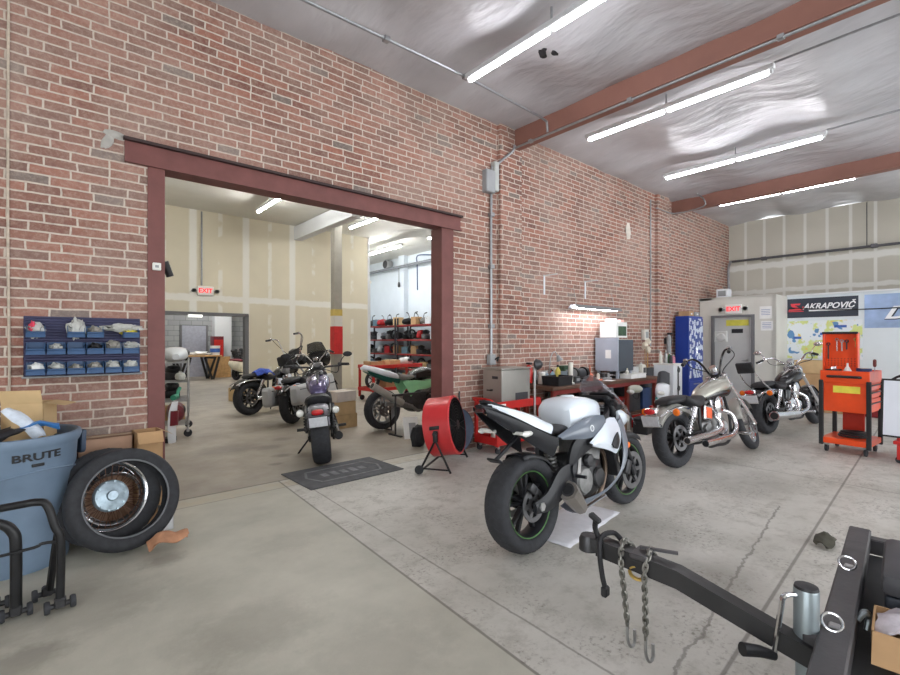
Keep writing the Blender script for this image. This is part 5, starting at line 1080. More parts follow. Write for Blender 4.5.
r = thing('task_lamp', 'small grey goose-neck lamp beside the yellow bottle on the workbench', 'lamp', (5.64, 4.27, TOP)); MB().lathe([(0, 0), (.06, 0), (.055, .02), (.0, .025)], n=18).build('base', dark_steel, r); m = MB(); m.tube([(0, 0, .02), (-.02, 0, .22), (-.0, -.02, .40), (.06, -.04, .46), (.12, -.06, .36)], .008, k=5); m.build('neck', steel, r); m = MB(); m.lathe([(.02, 0), (.03, .02), (.05, .08)], (.11, -.055, .40), (.4, -.2, -1), 16, cap=False); o = m.build('shade', grey_paint, r)
r = thing('bench_grinder', 'dark round bench grinder in the middle of the workbench', 'grinder', (6.05, 4.05, TOP), 0); MB().box((0, 0, .02), (.14, .16, .04), bev=.01).build('base', dark_steel, r); m = MB(); m.cyl((-.09, 0, .13), (.09, 0, .13), .075, n=22); m.build('motor', dark_plastic, r)
for sg in (-1, 1): m = MB(); m.cyl((sg*.10, 0, .13), (sg*.15, 0, .13), .095, n=24); w_ = m.build('wheel_guard', black_metal, r); m = MB(); m.cyl((sg*.15, 0, .13), (sg*.155, 0, .13), .075, n=24); m.build('grinding_wheel', grey_paint, w_)
tub('parts_box', 'grey-blue open box of fittings left of the bench grinder at the back', (5.86, 4.25, TOP), .16, .14, .16, mat('grey blue tub', (150, 164, 176), .45), 0, 'box')
r = thing('jar', 'white jar behind the black tray on the workbench', 'jar', (5.40, 4.24, TOP)); MB().lathe([(0, 0), (.055, 0), (.058, .1), (.05, .14)], n=20).build('body', milky, r); MB().lathe([(.053, .14), (.053, .17), (0, .17)], n=20).build('lid', white_plastic, r)
r = thing('jar', 'blue-grey jar of bolts beside the white jar on the workbench', 'jar', (5.52, 4.27, TOP)); MB().lathe([(0, 0), (.05, 0), (.052, .13), (.042, .15)], n=20).build('body', mat('grey blue tub', (150, 164, 176)), r); MB().lathe([(.046, .15), (.046, .18), (0, .18)], n=20).build('lid', steel, r)
r = thing('pack', 'flat red and white pack leaning on the brick behind the grinder', 'pack', (6.28, 4.33, TOP), 0, None, -8); MB().box((0, 0, .09), (.24, .03, .18), bev=.004).build('box', red_tool, r); MB().box((0, -.017, .05), (.22, .003, .06)).build('print', paper_white, r)
r = thing('pliers', 'orange-handled pliers lying open on the bench between the grinder and the grey cabinet', 'pliers', (6.42, 3.97, TOP+.012), 20); org = mat('orange grip', (214, 110, 78), .5)
for sg in (-1, 1): m = MB(); m.tube([(0, 0, 0), (.06, sg*.03, 0), (.13, sg*.045, .005)], .011, k=3); h = m.build('handle', org, r); m = MB(); m.tube([(0, 0, 0), (-.05, sg*.008, 0)], .01); m.build('jaw', dark_steel, h)
r = thing('oil_can', 'orange and cream oil can standing by the pliers on the bench', 'oil can', (6.36, 4.06, TOP)); MB().lathe([(0, 0), (.05, 0), (.05, .09), (.012, .13), (.006, .24)], n=18).build('can', org, r); m = MB(); m.tube([(.05, 0, .03), (.085, 0, .05), (.05, 0, .085)], .006, k=3); m.build('handle', steel, r)
r = thing('vise', 'grey machine vise on the bench in front of the grey cabinet', 'vise', (6.72, 4.02, TOP), -15); MB().box((0, 0, .02), (.2, .12, .04), bev=.008).build('base', dull_steel, r); MB().box((-.07, 0, .075), (.04, .12, .07), bev=.008).build('fixed_jaw', dark_steel, r); MB().box((.03, 0, .075), (.05, .12, .07), bev=.008).build('sliding_jaw', dull_steel, r); m = MB(); m.cyl((.05, 0, .07), (.17, 0, .07), .012); m.cyl((.165, -.06, .07), (.165, .06, .07), .006); m.build('screw', steel, r)
r = thing('paper_sheet', 'white sheet of paper lying on the bench before the grey cabinet', 'paper', (6.62, 3.88, TOP+.001), 12); m = MB(); m.box((0, 0, .001), (.2, .14, .002)); m.build('sheet', paper_white, r)
# grey blasting cabinet with white carton on top
gcab = mat('pale blue grey cabinet', (168, 176, 190), .4, .15, .05, 4); gside = mat('dark slate cabinet side', (72, 80, 90), .45, .1, .06, 4)
r = thing('parts_cabinet', 'pale grey steel cabinet standing on the workbench with a white notice', 'cabinet', (7.26, 4.16, TOP))
MB().box((0, 0, .38), (.48, .42, .52), bev=.006).build('case', gside, r); MB().box((-.245, 0, .38), (.012, .42, .52), bev=.003).build('door_panel', gcab, r); MB().box((-.253, -.03, .40), (.003, .1, .14)).build('notice', paper_white, r)
MB().box((-.25, 0, .655), (.02, .44, .03)).build('top_trim', gcab, r)
for sx in (-1, 1):
    for sy in (-1, 1): MB().box((sx*.2, sy*.17, .06), (.04, .04, .12)).build('leg', gcab, r)
r = thing('appliance_box', 'white printed box on top of the grey steel cabinet', 'box', (7.26, 4.18, TOP+.675)); MB().box((0, 0, .13), (.36, .3, .26), bev=.004).build('carton', paper_white, r); MB().box((.02, -.152, .11), (.26, .003, .16)).build('dark_print', mat('dark green print', (58, 84, 62), .6, 0, .3, 22), r)
r = thing('rolled_chart', 'white roll of paper lying on the printed white box', 'roll', (7.22, 4.2, TOP+.966), 90); m = MB(); m.cyl((-.1, 0, 0), (.1, 0, 0), .03, n=16); m.build('roll', paper_white, r)
r = thing('paper_packet', 'pink and white packet lying on the printed white box', 'packet', (7.36, 4.12, TOP+.936)); MB().box((0, 0, .02), (.12, .1, .04), bev=.01).build('packet', mat('pink and cream packet', (220, 170, 160), .6, 0, .3, 30), r)
bottle('glue_bottle', 'cream plastic bottle on the bench behind the white carton lid', (7.2, 3.90, TOP), .17, .03, milky, mat('cream cap', (222, 214, 186), .5))
r = thing('carton_tray', 'flat white carton on the front edge of the workbench', 'carton', (7.42, 3.96, TOP), 0); MB().box((-.02, -.06, .035), (.5, .2, .07), bev=.006).build('tray', paper_white, r); MB().box((-.02, -.06, .072), (.51, .21, .012), bev=.004).build('lid', white_plastic, r)
# clutter at the far end of the bench
r = thing('coffee_maker', 'black and grey coffee maker at the far end of the workbench', 'coffee maker', (7.72, 4.22, TOP+.17)); MB().box((0, .04, .13), (.16, .1, .26), bev=.012).build('tower', dark_plastic, r); MB().box((0, -.02, .235), (.17, .2, .06), bev=.012).build('head', grey_paint, r); MB().box((0, -.03, .01), (.16, .2, .02)).build('base', black_plastic, r); MB().lathe([(.05, 0), (.06, .06), (.045, .12)], (0, -.05, .02), n=18).build('carafe', black_plastic, r)
tub('metal_bin', 'pale grey metal bin under the coffee maker on the workbench', (7.76, 4.2, TOP), .36, .24, .165, mat('pale grey enamel', (196, 198, 196), .45), 0, 'bin')
r = thing('chemical_jug', 'white jug with dark label at the far end of the workbench', 'jug', (8.02, 4.08, TOP)); m = MB(); m.loft([(-.07, .09, .06, .08, .09), (-.06, .1, .065, .1, .1), (.06, .1, .065, .1, .1), (.07, .09, .06, .08, .09)], e=5); m.build('body', milky, r); MB().lathe([(.02, .19), (.02, .23), (0, .23)], n=12).build('cap', white_plastic, r); MB().box((-.0, -.067, .1), (.08, .004, .09)).build('label_patch', dark_plastic, r)
# under the bench
def toolbox(name, label, loc, w, l, h, mm, rz=0):
    r = thing(name, label, 'toolbox', loc, rz); MB().box((0, 0, h*.35), (w, l, h*.7), bev=.01).build('body', mm, r); MB().box((0, 0, h*.82), (w*1.01, l*1.01, h*.24), bev=.014).build('lid', mm, r)
    m = MB(); m.tube([(-w*.2, 0, h*.93), (-w*.16, 0, h*1.1), (w*.16, 0, h*1.1), (w*.2, 0, h*.93)], .01, k=2); m.build('handle', black_plastic, r)
    for s in (-.3, .3): MB().box((w*s, -l/2-.004, h*.68), (.03, .012, .05), bev=.003).build('latch', steel, r)
    return r
toolbox('toolbox', 'red toolbox on the lower shelf of the workbench', (7.0, 4.05, .216), .5, .25, .28, red_tool, 3)
toolbox('toolbox', 'black toolbox on the lower bench shelf below the grinder', (6.0, 4.08, .216), .46, .26, .26, black_plastic, -2)
r = thing('helmet', 'cream open-face helmet hanging from the front edge of the workbench', 'helmet', (7.12, 3.72, .50), -30); m = MB(); m.ell((0, 0, .13), (.12, .10, .065), None, 20); m.build('shell', mat('cream helmet shell', (176, 178, 166), .35), r); MB().box((-.10, -.03, .09), (.08, .16, .07), bev=.03).build('visor', clear_lens, r); m = MB(); m.tube([(0, -.1, .06), (0.02, -.05, -.02), (.02, .05, -.02), (0, .1, .06)], .006, k=4); m.build('strap', black_plastic, r)
carton('cardboard_box', 'brown carton on the lower bench shelf beside the red toolbox', (6.5, 4.1, .216), (.3, .3, .3), cardboard, 5)
carton('cardboard_box', 'dark worn carton on the lower bench shelf at the near end', (5.45, 4.1, .216), (.34, .3, .34), mat('dark worn card', (120, 92, 70), .9), -5)
bottle('oil_jug', 'white oil jug on the floor below the front edge of the workbench', (6.9, 3.78, 0), .3, .08, milky, red_tool, cat='jug')
bottle('oil_jug', 'black oil jug on the floor at the far end of the workbench', (7.75, 3.76, 0), .3, .08, black_plastic, red_tool, cat='jug')
tub('crate', 'dark crate of parts on the floor under the near end of the workbench', (5.9, 3.70, 0), .4, .2, .22, dark_plastic, 4, 'crate')
m = MB().ell((0, 0, .05), (.17, .08, .06), None, 14, .7).jitter(.03, 18, 6); o = m.build('parts_heap', dark_steel, loc=(5.9, 3.70, .16)); tag(o, 'heap of dark metal parts in the crate under the workbench', 'parts')
tub('crate', 'red crate on the floor under the far end of the workbench', (7.3, 3.66, 0), .36, .22, .2, red_tool, -6, 'crate')
# white cabinet, its clutter and the blue cabinet
r = thing('white_cabinet', 'small white steel cabinet between the workbench and the blue cabinet', 'cabinet', (8.88, 3.99, 0))
MB().box((0, 0, .48), (.36, .38, .94), bev=.008).build('case', white_paint, r); MB().box((0, 0, .965), (.38, .40, .03), bev=.006).build('top', white_plastic, r); MB().box((-.182, .0, .5), (.006, .36, .86)).build('door_panel', white_paint, r)
MB().box((.0, -.192, .48), (.045, .006, .9)).build('dark_stripe', black_plastic, r)
for sx in (-1, 1):
    for sy in (-1, 1): MB().cyl((sx*.14, sy*.15, 0), (sx*.14, sy*.15, .02), .02).build('foot', black_plastic, r)
for z, lb in ((.86, 'grey'), (.52, 'dark')): m = MB(); m.lathe([(0, 0), (.05, 0), (.05, .012), (0, .016)], (0, -.196, z), (0, -1, 0), 8); m.build('sticker', dark_plastic, r)
for k, (x, y, h, mm, lb) in enumerate(((8.78, 4.08, .22, milky, 'cream can on the near corner of the small white cabinet'), (8.86, 3.95, .2, mat('green spray can', (84, 126, 92), .4, .3), 'green spray can on the small white cabinet'), (8.93, 4.05, .24, steel, 'silver spray can on the small white cabinet'), (8.98, 3.93, .16, mat('pink tin', (206, 130, 150), .5), 'pink tin on the small white cabinet'), (8.80, 3.90, .18, dark_plastic, 'dark can on the front of the small white cabinet'))):
    bottle('spray_can', lb, (x, y, .981), h, .032, mm, white_plastic, 'spray cans on the small white cabinet')
tub('parts_box', 'small white box at the right corner of the small white cabinet', (9.03, 4.08, .981), .07, .1, .14, paper_white, 0, 'box')
r = thing('duster_bin', 'pale fluffy dusters standing in a pot behind the small white cabinet', 'bin', (8.50, 4.22, 0)); MB().lathe([(0, 0), (.1, 0), (.13, .9), (.12, .9)], n=20).build('bin', dark_plastic, r)
for x, y, z in ((-.06, 0, 1.32), (.05, .0, 1.38), (.0, -.03, 1.24)):
    m = MB(); m.cyl((x*.5, y, .8), (x, y, z-.05), .006); s_ = m.build('stick', wood, r); m = MB().ell((x, y, z), (.055, .05, .06), None, 12, .8); m.build('fluff', mat('pale duster fluff', (214, 204, 186), .95), s_)
blue = mat('royal blue steel', (34, 62, 148), .4, 0, .06, 3)
def m_stick():
    m, nt, b = newmat('blue door covered in pale stickers'); L = nt.links; tc = nd(nt, 'ShaderNodeTexCoord'); v = nd(nt, 'ShaderNodeTexVoronoi', distance='CHEBYCHEV'); v.inputs['Scale'].default_value = 12; L.new(tc.outputs['Object'], v.inputs['Vector'])
    sp = nd(nt, 'ShaderNodeSeparateColor'); L.new(v.outputs['Color'], sp.inputs[0]); k = mth(nt, 'MULTIPLY', mth(nt, 'GREATER_THAN', sp.outputs[0], .25), mth(nt, 'LESS_THAN', v.outputs['Distance'],   .46))
    L.new(mixc(nt, k, s2l((40, 66, 146)), s2l((206, 214, 228))), b.inputs['Base Color']); b.inputs['Roughness'].default_value = .35; return m
r = thing('blue_cabinet', 'tall royal blue steel cabinet with a stickered front beside the white office', 'cabinet', (10.35, 4.2, 0))
MB().box((0, 0, .96), (.70, .28, 1.92), bev=.008).build('case', blue, r)
for sx in (-1, 1): d_ = MB().box((sx*.172, -.145, 1.25), (.335, .012, 1.25), bev=.003).build('door', m_stick(), r); MB().box((sx*.03, -.156, 1.2), (.015, .012, .12), bev=.003).build('handle', chrome, d_)
for z in (.2, .45): d_ = MB().box((0, -.145, z), (.68, .012, .22), bev=.003).build('drawer', blue, r); MB().box((0, -.156, z+.05), (.3, .014, .02), bev=.004).build('handle', steel, d_)
for x, lb, mm in ((10.2, 'brown carton lying on top of the blue cabinet', cardboard), (10.5, 'grey case lying on top of the blue cabinet', grey_paint)):
    r = thing('storage_box', lb, 'box', (x, 4.2, 1.921)); MB().box((0, 0, .05), (.22, .22, .1), bev=.006).build('body', mm, r); MB().box((0, -.112, .05), (.06, .004, .03)).build('label_patch', paper_white, r)
r = thing('fire_extinguisher', 'silver fire extinguisher hung on the brick before the blue cabinet', 'fire extinguisher', (9.55, 4.27, 1.15)); m = MB(); m.lathe([(0, 0), (.04, 0), (.045, .03), (.045, .3), (.035, .35), (.015, .38)], n=22); m.build('cylinder', grey_paint, r); MB().box((0, -.02, .40), (.05, .1, .04), bev=.008).build('valve', black_plastic, r); m = MB(); m.tube([(.03, 0, .40), (.07, -.02, .35), (.06, -.02, .15)], .01, k=4); m.build('hose', black_plastic, r); MB().box((0, .07, .25), (.1, .06, .12)).build('wall_bracket', black_metal, r)
r = thing('electrical_box', 'grey electrical box on the brick above the far end of the workbench', 'electrical box', (8.75, 4.37, 1.42)); MB().box((0, 0, .1), (.16, .08, .2), bev=.008).build('case', off_white, r); MB().box((0, -.043, .1), (.1, .006, .12)).build('cover', grey_paint, r)
# front of another bike leaning out of the bench clutter
r = thing('bike_fairing', 'white and teal motorcycle fairing with dark screen standing between bench and silver cruiser', 'fairing', (7.52, 3.45, 0), -165)
m = MB(); m.loft([(-.04, .62, .07, .07), (.04, .62, .11, .12), (.14, .58, .10, .11), (.2, .55, .06, .07)], n=18, e=2.6); b_ = m.build('nose_shell', white_paint, r)
m = MB(); m.sheet([(.04, -.10, .70), (-.03, -.085, .88)], [(.04, .10, .70), (-.03, .085, .88)], 6, (.07, 0, .04), .005, 5); m.build('screen', dark_plastic, r)
m = MB(); m.ell((.18, 0, .57), (.035, .07, .04), None, 14); m.build('headlight', clear_lens, b_); m = MB(); m.loft([(-.02, .48, .07, .05), (.08, .48, .11, .05), (.16, .47, .09, .045)], n=16, e=3); m.build('lower_band', mat('teal panel', (72, 160, 160), .4), b_)
for y in (-.1, .1): MB().cyl((.02, y, 0), (.06, y, .5), .014).build('stand_leg', black_metal, r)
MB().box((.02, 0, .012), (.3, .34, .024)).build('stand_foot', black_metal, r)

# more clutter on and under the bench
for nm, lb, x, y, w, l, h, mm in (('parts_box', 'small cream box behind the yellow bottle on the workbench', 5.78, 4.3, .12, .1, .22, mat('cream card', (216, 206, 186), .7)), ('parts_box', 'dark green box behind the bench grinder', 6.04, 4.3, .2, .12, .24, mat('dark green print', (58, 84, 62))), ('parts_box', 'white box with dark top at the back right of the grinder', 6.50, 4.29, .16, .14, .17, paper_white), ('parts_box', 'dark square box left under the grey cabinet', 7.2, 4.12, .22, .2, .09, black_plastic), ('parts_box', 'grey meter box between white tube and grinder', 5.85, 3.98, .12, .1, .1, dark_plastic)):
    r = thing(nm, lb, 'box', (x, y, TOP)); MB().box((0, 0, h/2), (w, l, h), bev=.008).build('case', mm, r); MB().box((0, -l/2-.001, h*.55), (w*.6, .003, h*.4)).build('label_patch', grey_paint, r)
for lb, x, y, h, rad, mm in (('dark oil bottle at the back by the white jar on the workbench', 5.32, 4.3, .2, .035, black_plastic), ('red spray can behind the white tube on the workbench', 5.72, 4.31, .2, .032, red_tool), ('pale blue bottle beside the goose-neck lamp', 5.56, 4.17, .2, .035, mat('pale blue plastic', (150, 184, 204), .4)), ('brown bottle behind the pliers on the workbench', 6.46, 4.16, .18, .035, mat('brown glass', (110, 66, 40), .3)), ('small white bottle in front of the vise', 6.58, 4.05, .13, .025, milky), ('orange can beside the dark green box', 6.19, 4.28, .2, .033, org)):
    bottle('bottle', lb, (x, y, TOP), h, rad, mm, black_plastic)
for lb, x, y, z, w, l, h, mm in (('dark grey crate on the lower bench shelf right of the red toolbox', 7.5, 4.1, .216, .4, .34, .4, dark_plastic), ('black crate on the lower bench shelf left of the brown carton', 6.22, 4.2, .216, .2, .2, .42, black_plastic), ('grey-green crate on the lower bench shelf behind the black toolbox', 5.72, 4.2, .216, .2, .2, .42, mat('grey green crate', (86, 96, 88), .6)), ('blue crate on the lower bench shelf at the far end', 7.93, 4.1, .216, .3, .34, .36, mat('blue crate', (54, 76, 120), .5))):
    tub('crate', lb, (x, y, z), w, l, h, mm, 0, 'crate')
carton('cardboard_box', 'tall dark carton standing on the floor in front of the bench shelf below the grinder', (6.45, 3.68, 0), (.34, .2, .42), mat('dark worn card', (120, 92, 70)), 4)
toolbox('toolbox', 'black toolbox on the floor in front of the bench near the helmet', (6.92, 3.45, 0), .44, .22, .26, black_plastic, 6)
# ---------------------------------------------------------------- banner wall, tool carts, trailer
bx = 12.235
navy = mat('charcoal banner vinyl', (52, 58, 70), .5, 0, .04, 3); ban_red = mat('banner red', (222, 66, 76), .5, 0, .04, 6); ban_white = mat('banner white ink', (236, 238, 240), .5, 0, .02, 6)
r = thing('banner', 'charcoal AKRAPOVIC banner with red emblem on the white wall', 'banner', (bx, 2.32, 2.105), -90); W = 1.2
MB().box((0, 0, 0), (W, .006, .41)).build('vinyl', navy, r)
text('AKRAPOVIČ', 'lettering', ban_white, r, (.12, -.005, .025), (90, 0, 0), .165, .001, .35, .004, sx=.92)
m = MB(); m.prism([(-.30, -.045), (.40, -.045), (.40, -.075), (-.30, -.075)], (.10, -.005, 0), (1, 0, 0), (0, 0, 1), .002); m.build('underline', ban_white, r)
m = MB(); m.prism([(-.52, .10), (-.34, .10), (-.36, .065), (-.45, .065), (-.36, .0), (-.32, -.045), (-.56, -.045), (-.54, -.02), (-.44, -.015), (-.51, .05)], (0, -.005, 0), (1, 0, 0), (0, 0, 1), .002); m.prism([(-.56, -.06), (-.29, -.06), (-.29, -.075), (-.56, -.075)], (0, -.005, 0), (1, 0, 0), (0, 0, 1), .002); m.prism([(-.31, .03), (-.285, .03), (-.29, -.03), (-.32, -.03)], (0, -.005, 0), (1, 0, 0), (0, 0, 1), .002); m.build('emblem', ban_red, r)
def m_map():
    m, nt, b = newmat('printed colour map'); L = nt.links; tc = nd(nt, 'ShaderNodeTexCoord'); P = tc.outputs['Object']
    n = noise_tex(nt, P, 3.2, 4); n2 = nd(nt, 'ShaderNodeTexNoise'); n2.inputs['Scale'].default_value = 5; mp = nd(nt, 'ShaderNodeMapping'); mp.inputs['Location'].default_value = (3, 7, 2); L.new(P, mp.inputs[0]); L.new(mp.outputs[0], n2.inputs['Vector'])
    c = mixc(nt, ramp(nt, n, .51, .55), s2l((222, 228, 232)), s2l((208, 218, 140))); c = mixc(nt, ramp(nt, n2.outputs['Fac'], .60, .62), c, s2l((96, 142, 188))); c = mixc(nt, ramp(nt, noise_tex(nt, P, 7, 3), .64, .66), c, s2l((228, 196, 96)))
    L.new(c, b.inputs['Base Color']); b.inputs['Roughness'].default_value = .6; return m
r = thing('map_poster', 'large pale poster with green and blue map-like print below the charcoal banner', 'poster', (bx, 2.30, 1.43), -90); MB().box((0, 0, 0), (1.28, .006, .8)).build('sheet', m_map(), r)
for k, (x, z, w) in enumerate(((-.42, .04, .14), (.05, .12, .16), (.3, .27, .2))): MB().box((x, -.005, z), (w, .003, .05), bev=.001).build('blue_print', mat('blue print', (62, 100, 176), .6, 0, .3, 40), r)
bl = mat('hazy blue banner print', (150, 172, 206), .5, 0, .22, 2.5)
r = thing('banner', 'pale blue banner with white letters at the right edge of the photo', 'banner', (bx, .55, 1.985), -90); MB().box((0, 0, 0), (2.16, .006, .66)).build('vinyl', bl, r)
text('D', 'lettering', ban_white, r, (-.62, -.006, -.05), (90, 0, 0), .34, .001, .35, .006, sx=1.5)
text('D', 'lettering_outline', navy, r, (-.61, -.0045, -.06), (90, 0, 0), .34, .0005, .35, .014, sx=1.5)  # dark printed outline behind the white letter
for k, (y, z, lb) in enumerate(((3.08, 2.0, 'upper white notice beside the grey office door'), (3.06, 1.72, 'lower white notice beside the grey office door'))):
    r = thing('notice', lb, 'notice', (11.395, y, z), -90); MB().box((0, 0, 0), (.22, .004, .2 if k else .26)).build('sheet', paper_white, r)
    for j in range(4): MB().box((0, -.003, .06-j*.035), (.16, .002, .01)).build('print_line', mat('blue grey print', (120, 130, 170), .7), r)
r = thing('junction_box', 'white box on top of the white office corner', 'box', (11.75, 4.0, 2.385)); MB().box((0, 0, .1), (.25, .24, .2), bev=.01).build('case', white_paint, r); MB().box((-.127, 0, .1), (.004, .16, .12)).build('cover', grey_paint, r)
# cartons and cases behind the cruisers
carton('cardboard_box', 'wide brown carton on the floor below the poster', (11.7, 2.2, 0), (.5, .9, .75), cardboard, 4)
carton('cardboard_box', 'flat brown carton on top of the wide carton below the poster', (11.7, 2.2, .752), (.45, .8, .26), cardboard_light, -4)
toolbox('tool_case', 'dark red case on the floor right of the wide carton', (11.6, 1.35, 0), .4, .5, .55, mat('dark red case', (128, 34, 38), .5))
# orange tool cart
def m_peg(): return mat('orange red enamel', (226, 62, 22))
rz = -94; r = thing('tool_cart', 'orange-red wheeled tool cart with raised pegboard lid', 'tool cart', (7.715, 1.158, 0), rz)
# local x runs along the near face, local y away from the viewer
Wc, Lc = .46, .56
MB().box((0, 0, .99), (Wc, Lc, .02), bev=.004).build('top_tray', orange_red, r)
m = MB(); m.box((0, -Lc/2, .955), (Wc+.02, .02, .15), bev=.005); m.box((0, Lc/2, .955), (Wc+.02, .02, .15), bev=.005); m.box((-Wc/2, 0, .955), (.02, Lc, .15), bev=.005); m.box((Wc/2, 0, .955), (.02, Lc, .15), bev=.005); m.build('tray_wall', orange_red, r)
MB().box((0, 0, .70), (Wc-.02, Lc-.02, .36), bev=.006).build('drawer_case', orange_red, r)
for i, z in enumerate((.84, .75, .62)): d_ = MB().box((Wc/2, 0, z), (.012, Lc-.06, .075 if i < 2 else .15), bev=.003).build('drawer', orange_red, r); MB().box((Wc/2+.012, 0, z+.02), (.016, Lc-.12, .014), bev=.003).build('drawer_pull', dark_steel, d_)
for sx in (-1, 1):
    for sy in (-1, 1): MB().box((sx*Wc/2, sy*Lc/2, .50), (.045, .045, .82), bev=.006).build('post', black_plastic, r)
MB().box((0, 0, .15), (Wc+.02, Lc+.02, .07), bev=.006).build('lower_tray', orange_red, r); MB().box((-.02, Lc/2-.06, .36), (.22, .02, .34)).build('back_panel', mat('dark orange red panel', (176, 44, 22), .5), r)
for sx in (-1, 1):
    for sy in (-1, 1):
        m = MB(); m.cyl((sx*.19-.014, sy*.22, .048), (sx*.19+.014, sy*.22, .048), .046, n=18); cw = m.build('caster', rubber, r); MB().box((sx*.19, sy*.22, .095), (.05, .05, .04), bev=.008).build('caster_fork', steel, cw)
m = MB(); m.tube([(-.14, -Lc/2-.01, .955), (-.14, -Lc/2-.045, .96), (.14, -Lc/2-.045, .96), (.14, -Lc/2-.01, .955)], .016, k=2); m.build('push_handle', black_plastic, r)
MB().box((.02, -Lc/2-.001, .80), (.26, .006, .085)).build('yellow_label', mat('yellow label', (228, 214, 80), .6), r)
L_ = MB(); L_.box((-.12, Lc/2-.16, 1.255), (.36, .02, .51), bev=.006); L_.box((-.29, Lc/2-.20, 1.255), (.02, .09, .51), bev=.004); L_.box((.05, Lc/2-.20, 1.255), (.02, .09, .51), bev=.004); L_.box((-.12, Lc/2-.20, 1.50), (.36, .09, .02), bev=.004); ld = L_.build('lid_panel', orange_red, r)
MB().box((-.12, Lc/2-.25, 1.505), (.37, .02, .03), bev=.006).build('rubber_edge', black_plastic, ld)
m = MB()
for i in range(9):
    for j in range(4): m.cyl((-.255+i*.034, Lc/2-.174, 1.08+j*.03), (-.255+i*.034, Lc/2-.169, 1.08+j*.03), .006, n=6)
m.build('peg_holes', black_plastic, ld)
def at_cart(x, y, z):
    a = R(rz); return (7.715+x*math.cos(a)-y*math.sin(a), 1.158+x*math.sin(a)+y*math.cos(a), z)
for k, (x, z, l, mm, lb) in enumerate(((-.16, 1.42, .15, chrome, 'chrome wrench hanging nearest the top of the pegboard lid'), (-.11, 1.40, .13, steel, 'steel pliers hanging beside the chrome wrench on the pegboard lid'), (-.06, 1.40, .11, dark_steel, 'dark tool hanging right on the pegboard lid'), (.03, 1.42, .1, brass, 'brass coloured tool at the right edge of the pegboard lid'), (-.25, 1.36, .2, dark_steel, 'long dark tool at the left of the pegboard lid'))):
    t = thing('hand_tool', lb, 'tool', at_cart(x, Lc/2-.195, z), rz, 'tools hung in the pegboard lid'); m = MB(); m.tube([(0, 0, -l), (0, 0, -.02)], .008); m.build('shank', mm, t); m = MB(); m.torus((0, 0, 0), (0, 1, 0), .016, .007, 14, 6); m.build('head', mm, t)
t = thing('funnel', 'white cone funnel standing in the top tray of the orange cart', 'funnel', at_cart(-.02, -.06, 1.001)); MB().lathe([(.05, 0), (.045, .02), (.012, .08), (.01, .12)], n=18, cap=False).build('cone', white_plastic, t); MB().lathe([(.053, 0), (.053, .008), (.045, .008)], n=18, cap=False).build('rim', white_plastic, t)
t = thing('tape_roll', 'blue roll of tape in the top tray of the orange cart', 'tape', at_cart(.12, .04, 1.001)); m = MB(); m.lathe([(.05, 0), (.075, 0), (.075, .055), (.05, .055)], n=28, closed=True); m.build('roll', mat('navy blue tape', (46, 60, 110), .5), t); m = MB(); m.lathe([(.046, 0), (.05, 0), (.05, .055), (.046, .055)], n=28, closed=True); m.build('core', cardboard_light, t)
t = thing('socket_tray', 'black tray of sockets at the near corner of the orange cart top', 'tray', at_cart(-.15, -.1, 1.001), rz); MB().box((0, 0, .02), (.12, .22, .04), bev=.005).build('tray', black_plastic, t)
for j in range(5): MB().lathe([(.012, .04), (.012, .07), (.008, .07)], (0, -.08+j*.04, 0), n=10).build('socket', chrome, t)
t = thing('hose_coil', 'black coil of hose on the lower tray of the orange cart', 'hose', at_cart(.02, .02, .187)); m = MB()
for k in range(3): m.torus((0, 0, .015+k*.022), (.05*k-.05, .03, 1), .14-.012*k, .014, 28, 8)
m.build('coil', black_plastic, t)
t = thing('screwdriver', 'dark screwdriver standing at the far corner of the orange cart', 'screwdriver', at_cart(.19, .2, 1.001)); MB().cyl((0, 0, 0), (0, 0, .07), .005).build('shaft', steel, t); m = MB(); m.lathe([(.012, .07), (.018, .09), (.018, .15), (.012, .165), (0, .168)], n=12); m.build('handle', mat('dark red grip', (110, 44, 40), .5), t)
# right edge: red machine stand with a grey machine and the white board clipped to it
r = thing('machine_stand', 'low red steel stand at the right edge under the grey machine', 'stand', (7.64, .46, 0), -93)
MB().box((0, 0, .24), (.5, .7, .04), bev=.006).build('shelf', red_tool, r); MB().box((0, 0, .9), (.42, .6, .04), bev=.006).build('top_plate', red_tool, r)
for sx in (-1, 1):
    for sy in (-1, 1): MB().box((sx*.2, sy*.28, .47), (.05, .05, .86), bev=.006).build('post', red_tool, r); MB().cyl((sx*.2, sy*.28-.015, .04), (sx*.2, sy*.28+.015, .04), .04, n=16).build('caster', rubber, r)
r = thing('wheel_balancer', 'grey machine head with round dial on the red stand at the right edge', 'machine', (7.64, .46, .921), -93); MB().box((0, 0, .16), (.34, .42, .32), bev=.05, seg=3).build('housing', mat('warm grey casting', (150, 148, 146), .5, .1), r); MB().box((-.02, -.05, .41), (.22, .2, .2), bev=.04, seg=2).build('head', grey_paint, r); m = MB(); m.lathe([(.08, 0), (.085, .02), (.06, .04), (0, .045)], (-.05, -.21, .2), (-.2, -1, 0), 24); m.build('dial', dark_steel, r); m = MB(); m.tube([(-.17, .0, .1), (-.3, -.05, .02), (-.34, -.08, -.12)], .014, k=3); m.build('lever', black_plastic, r)
r = thing('poster_board', 'white sheet in a dark frame leaning on the red stand at the right edge', 'board', (7.22, .60, .30), -93, None, -6); MB().box((0, 0, .34), (.42, .012, .62)).build('sheet', mat('white board sheet', (222, 226, 236), .5, 0, .03, 3), r)
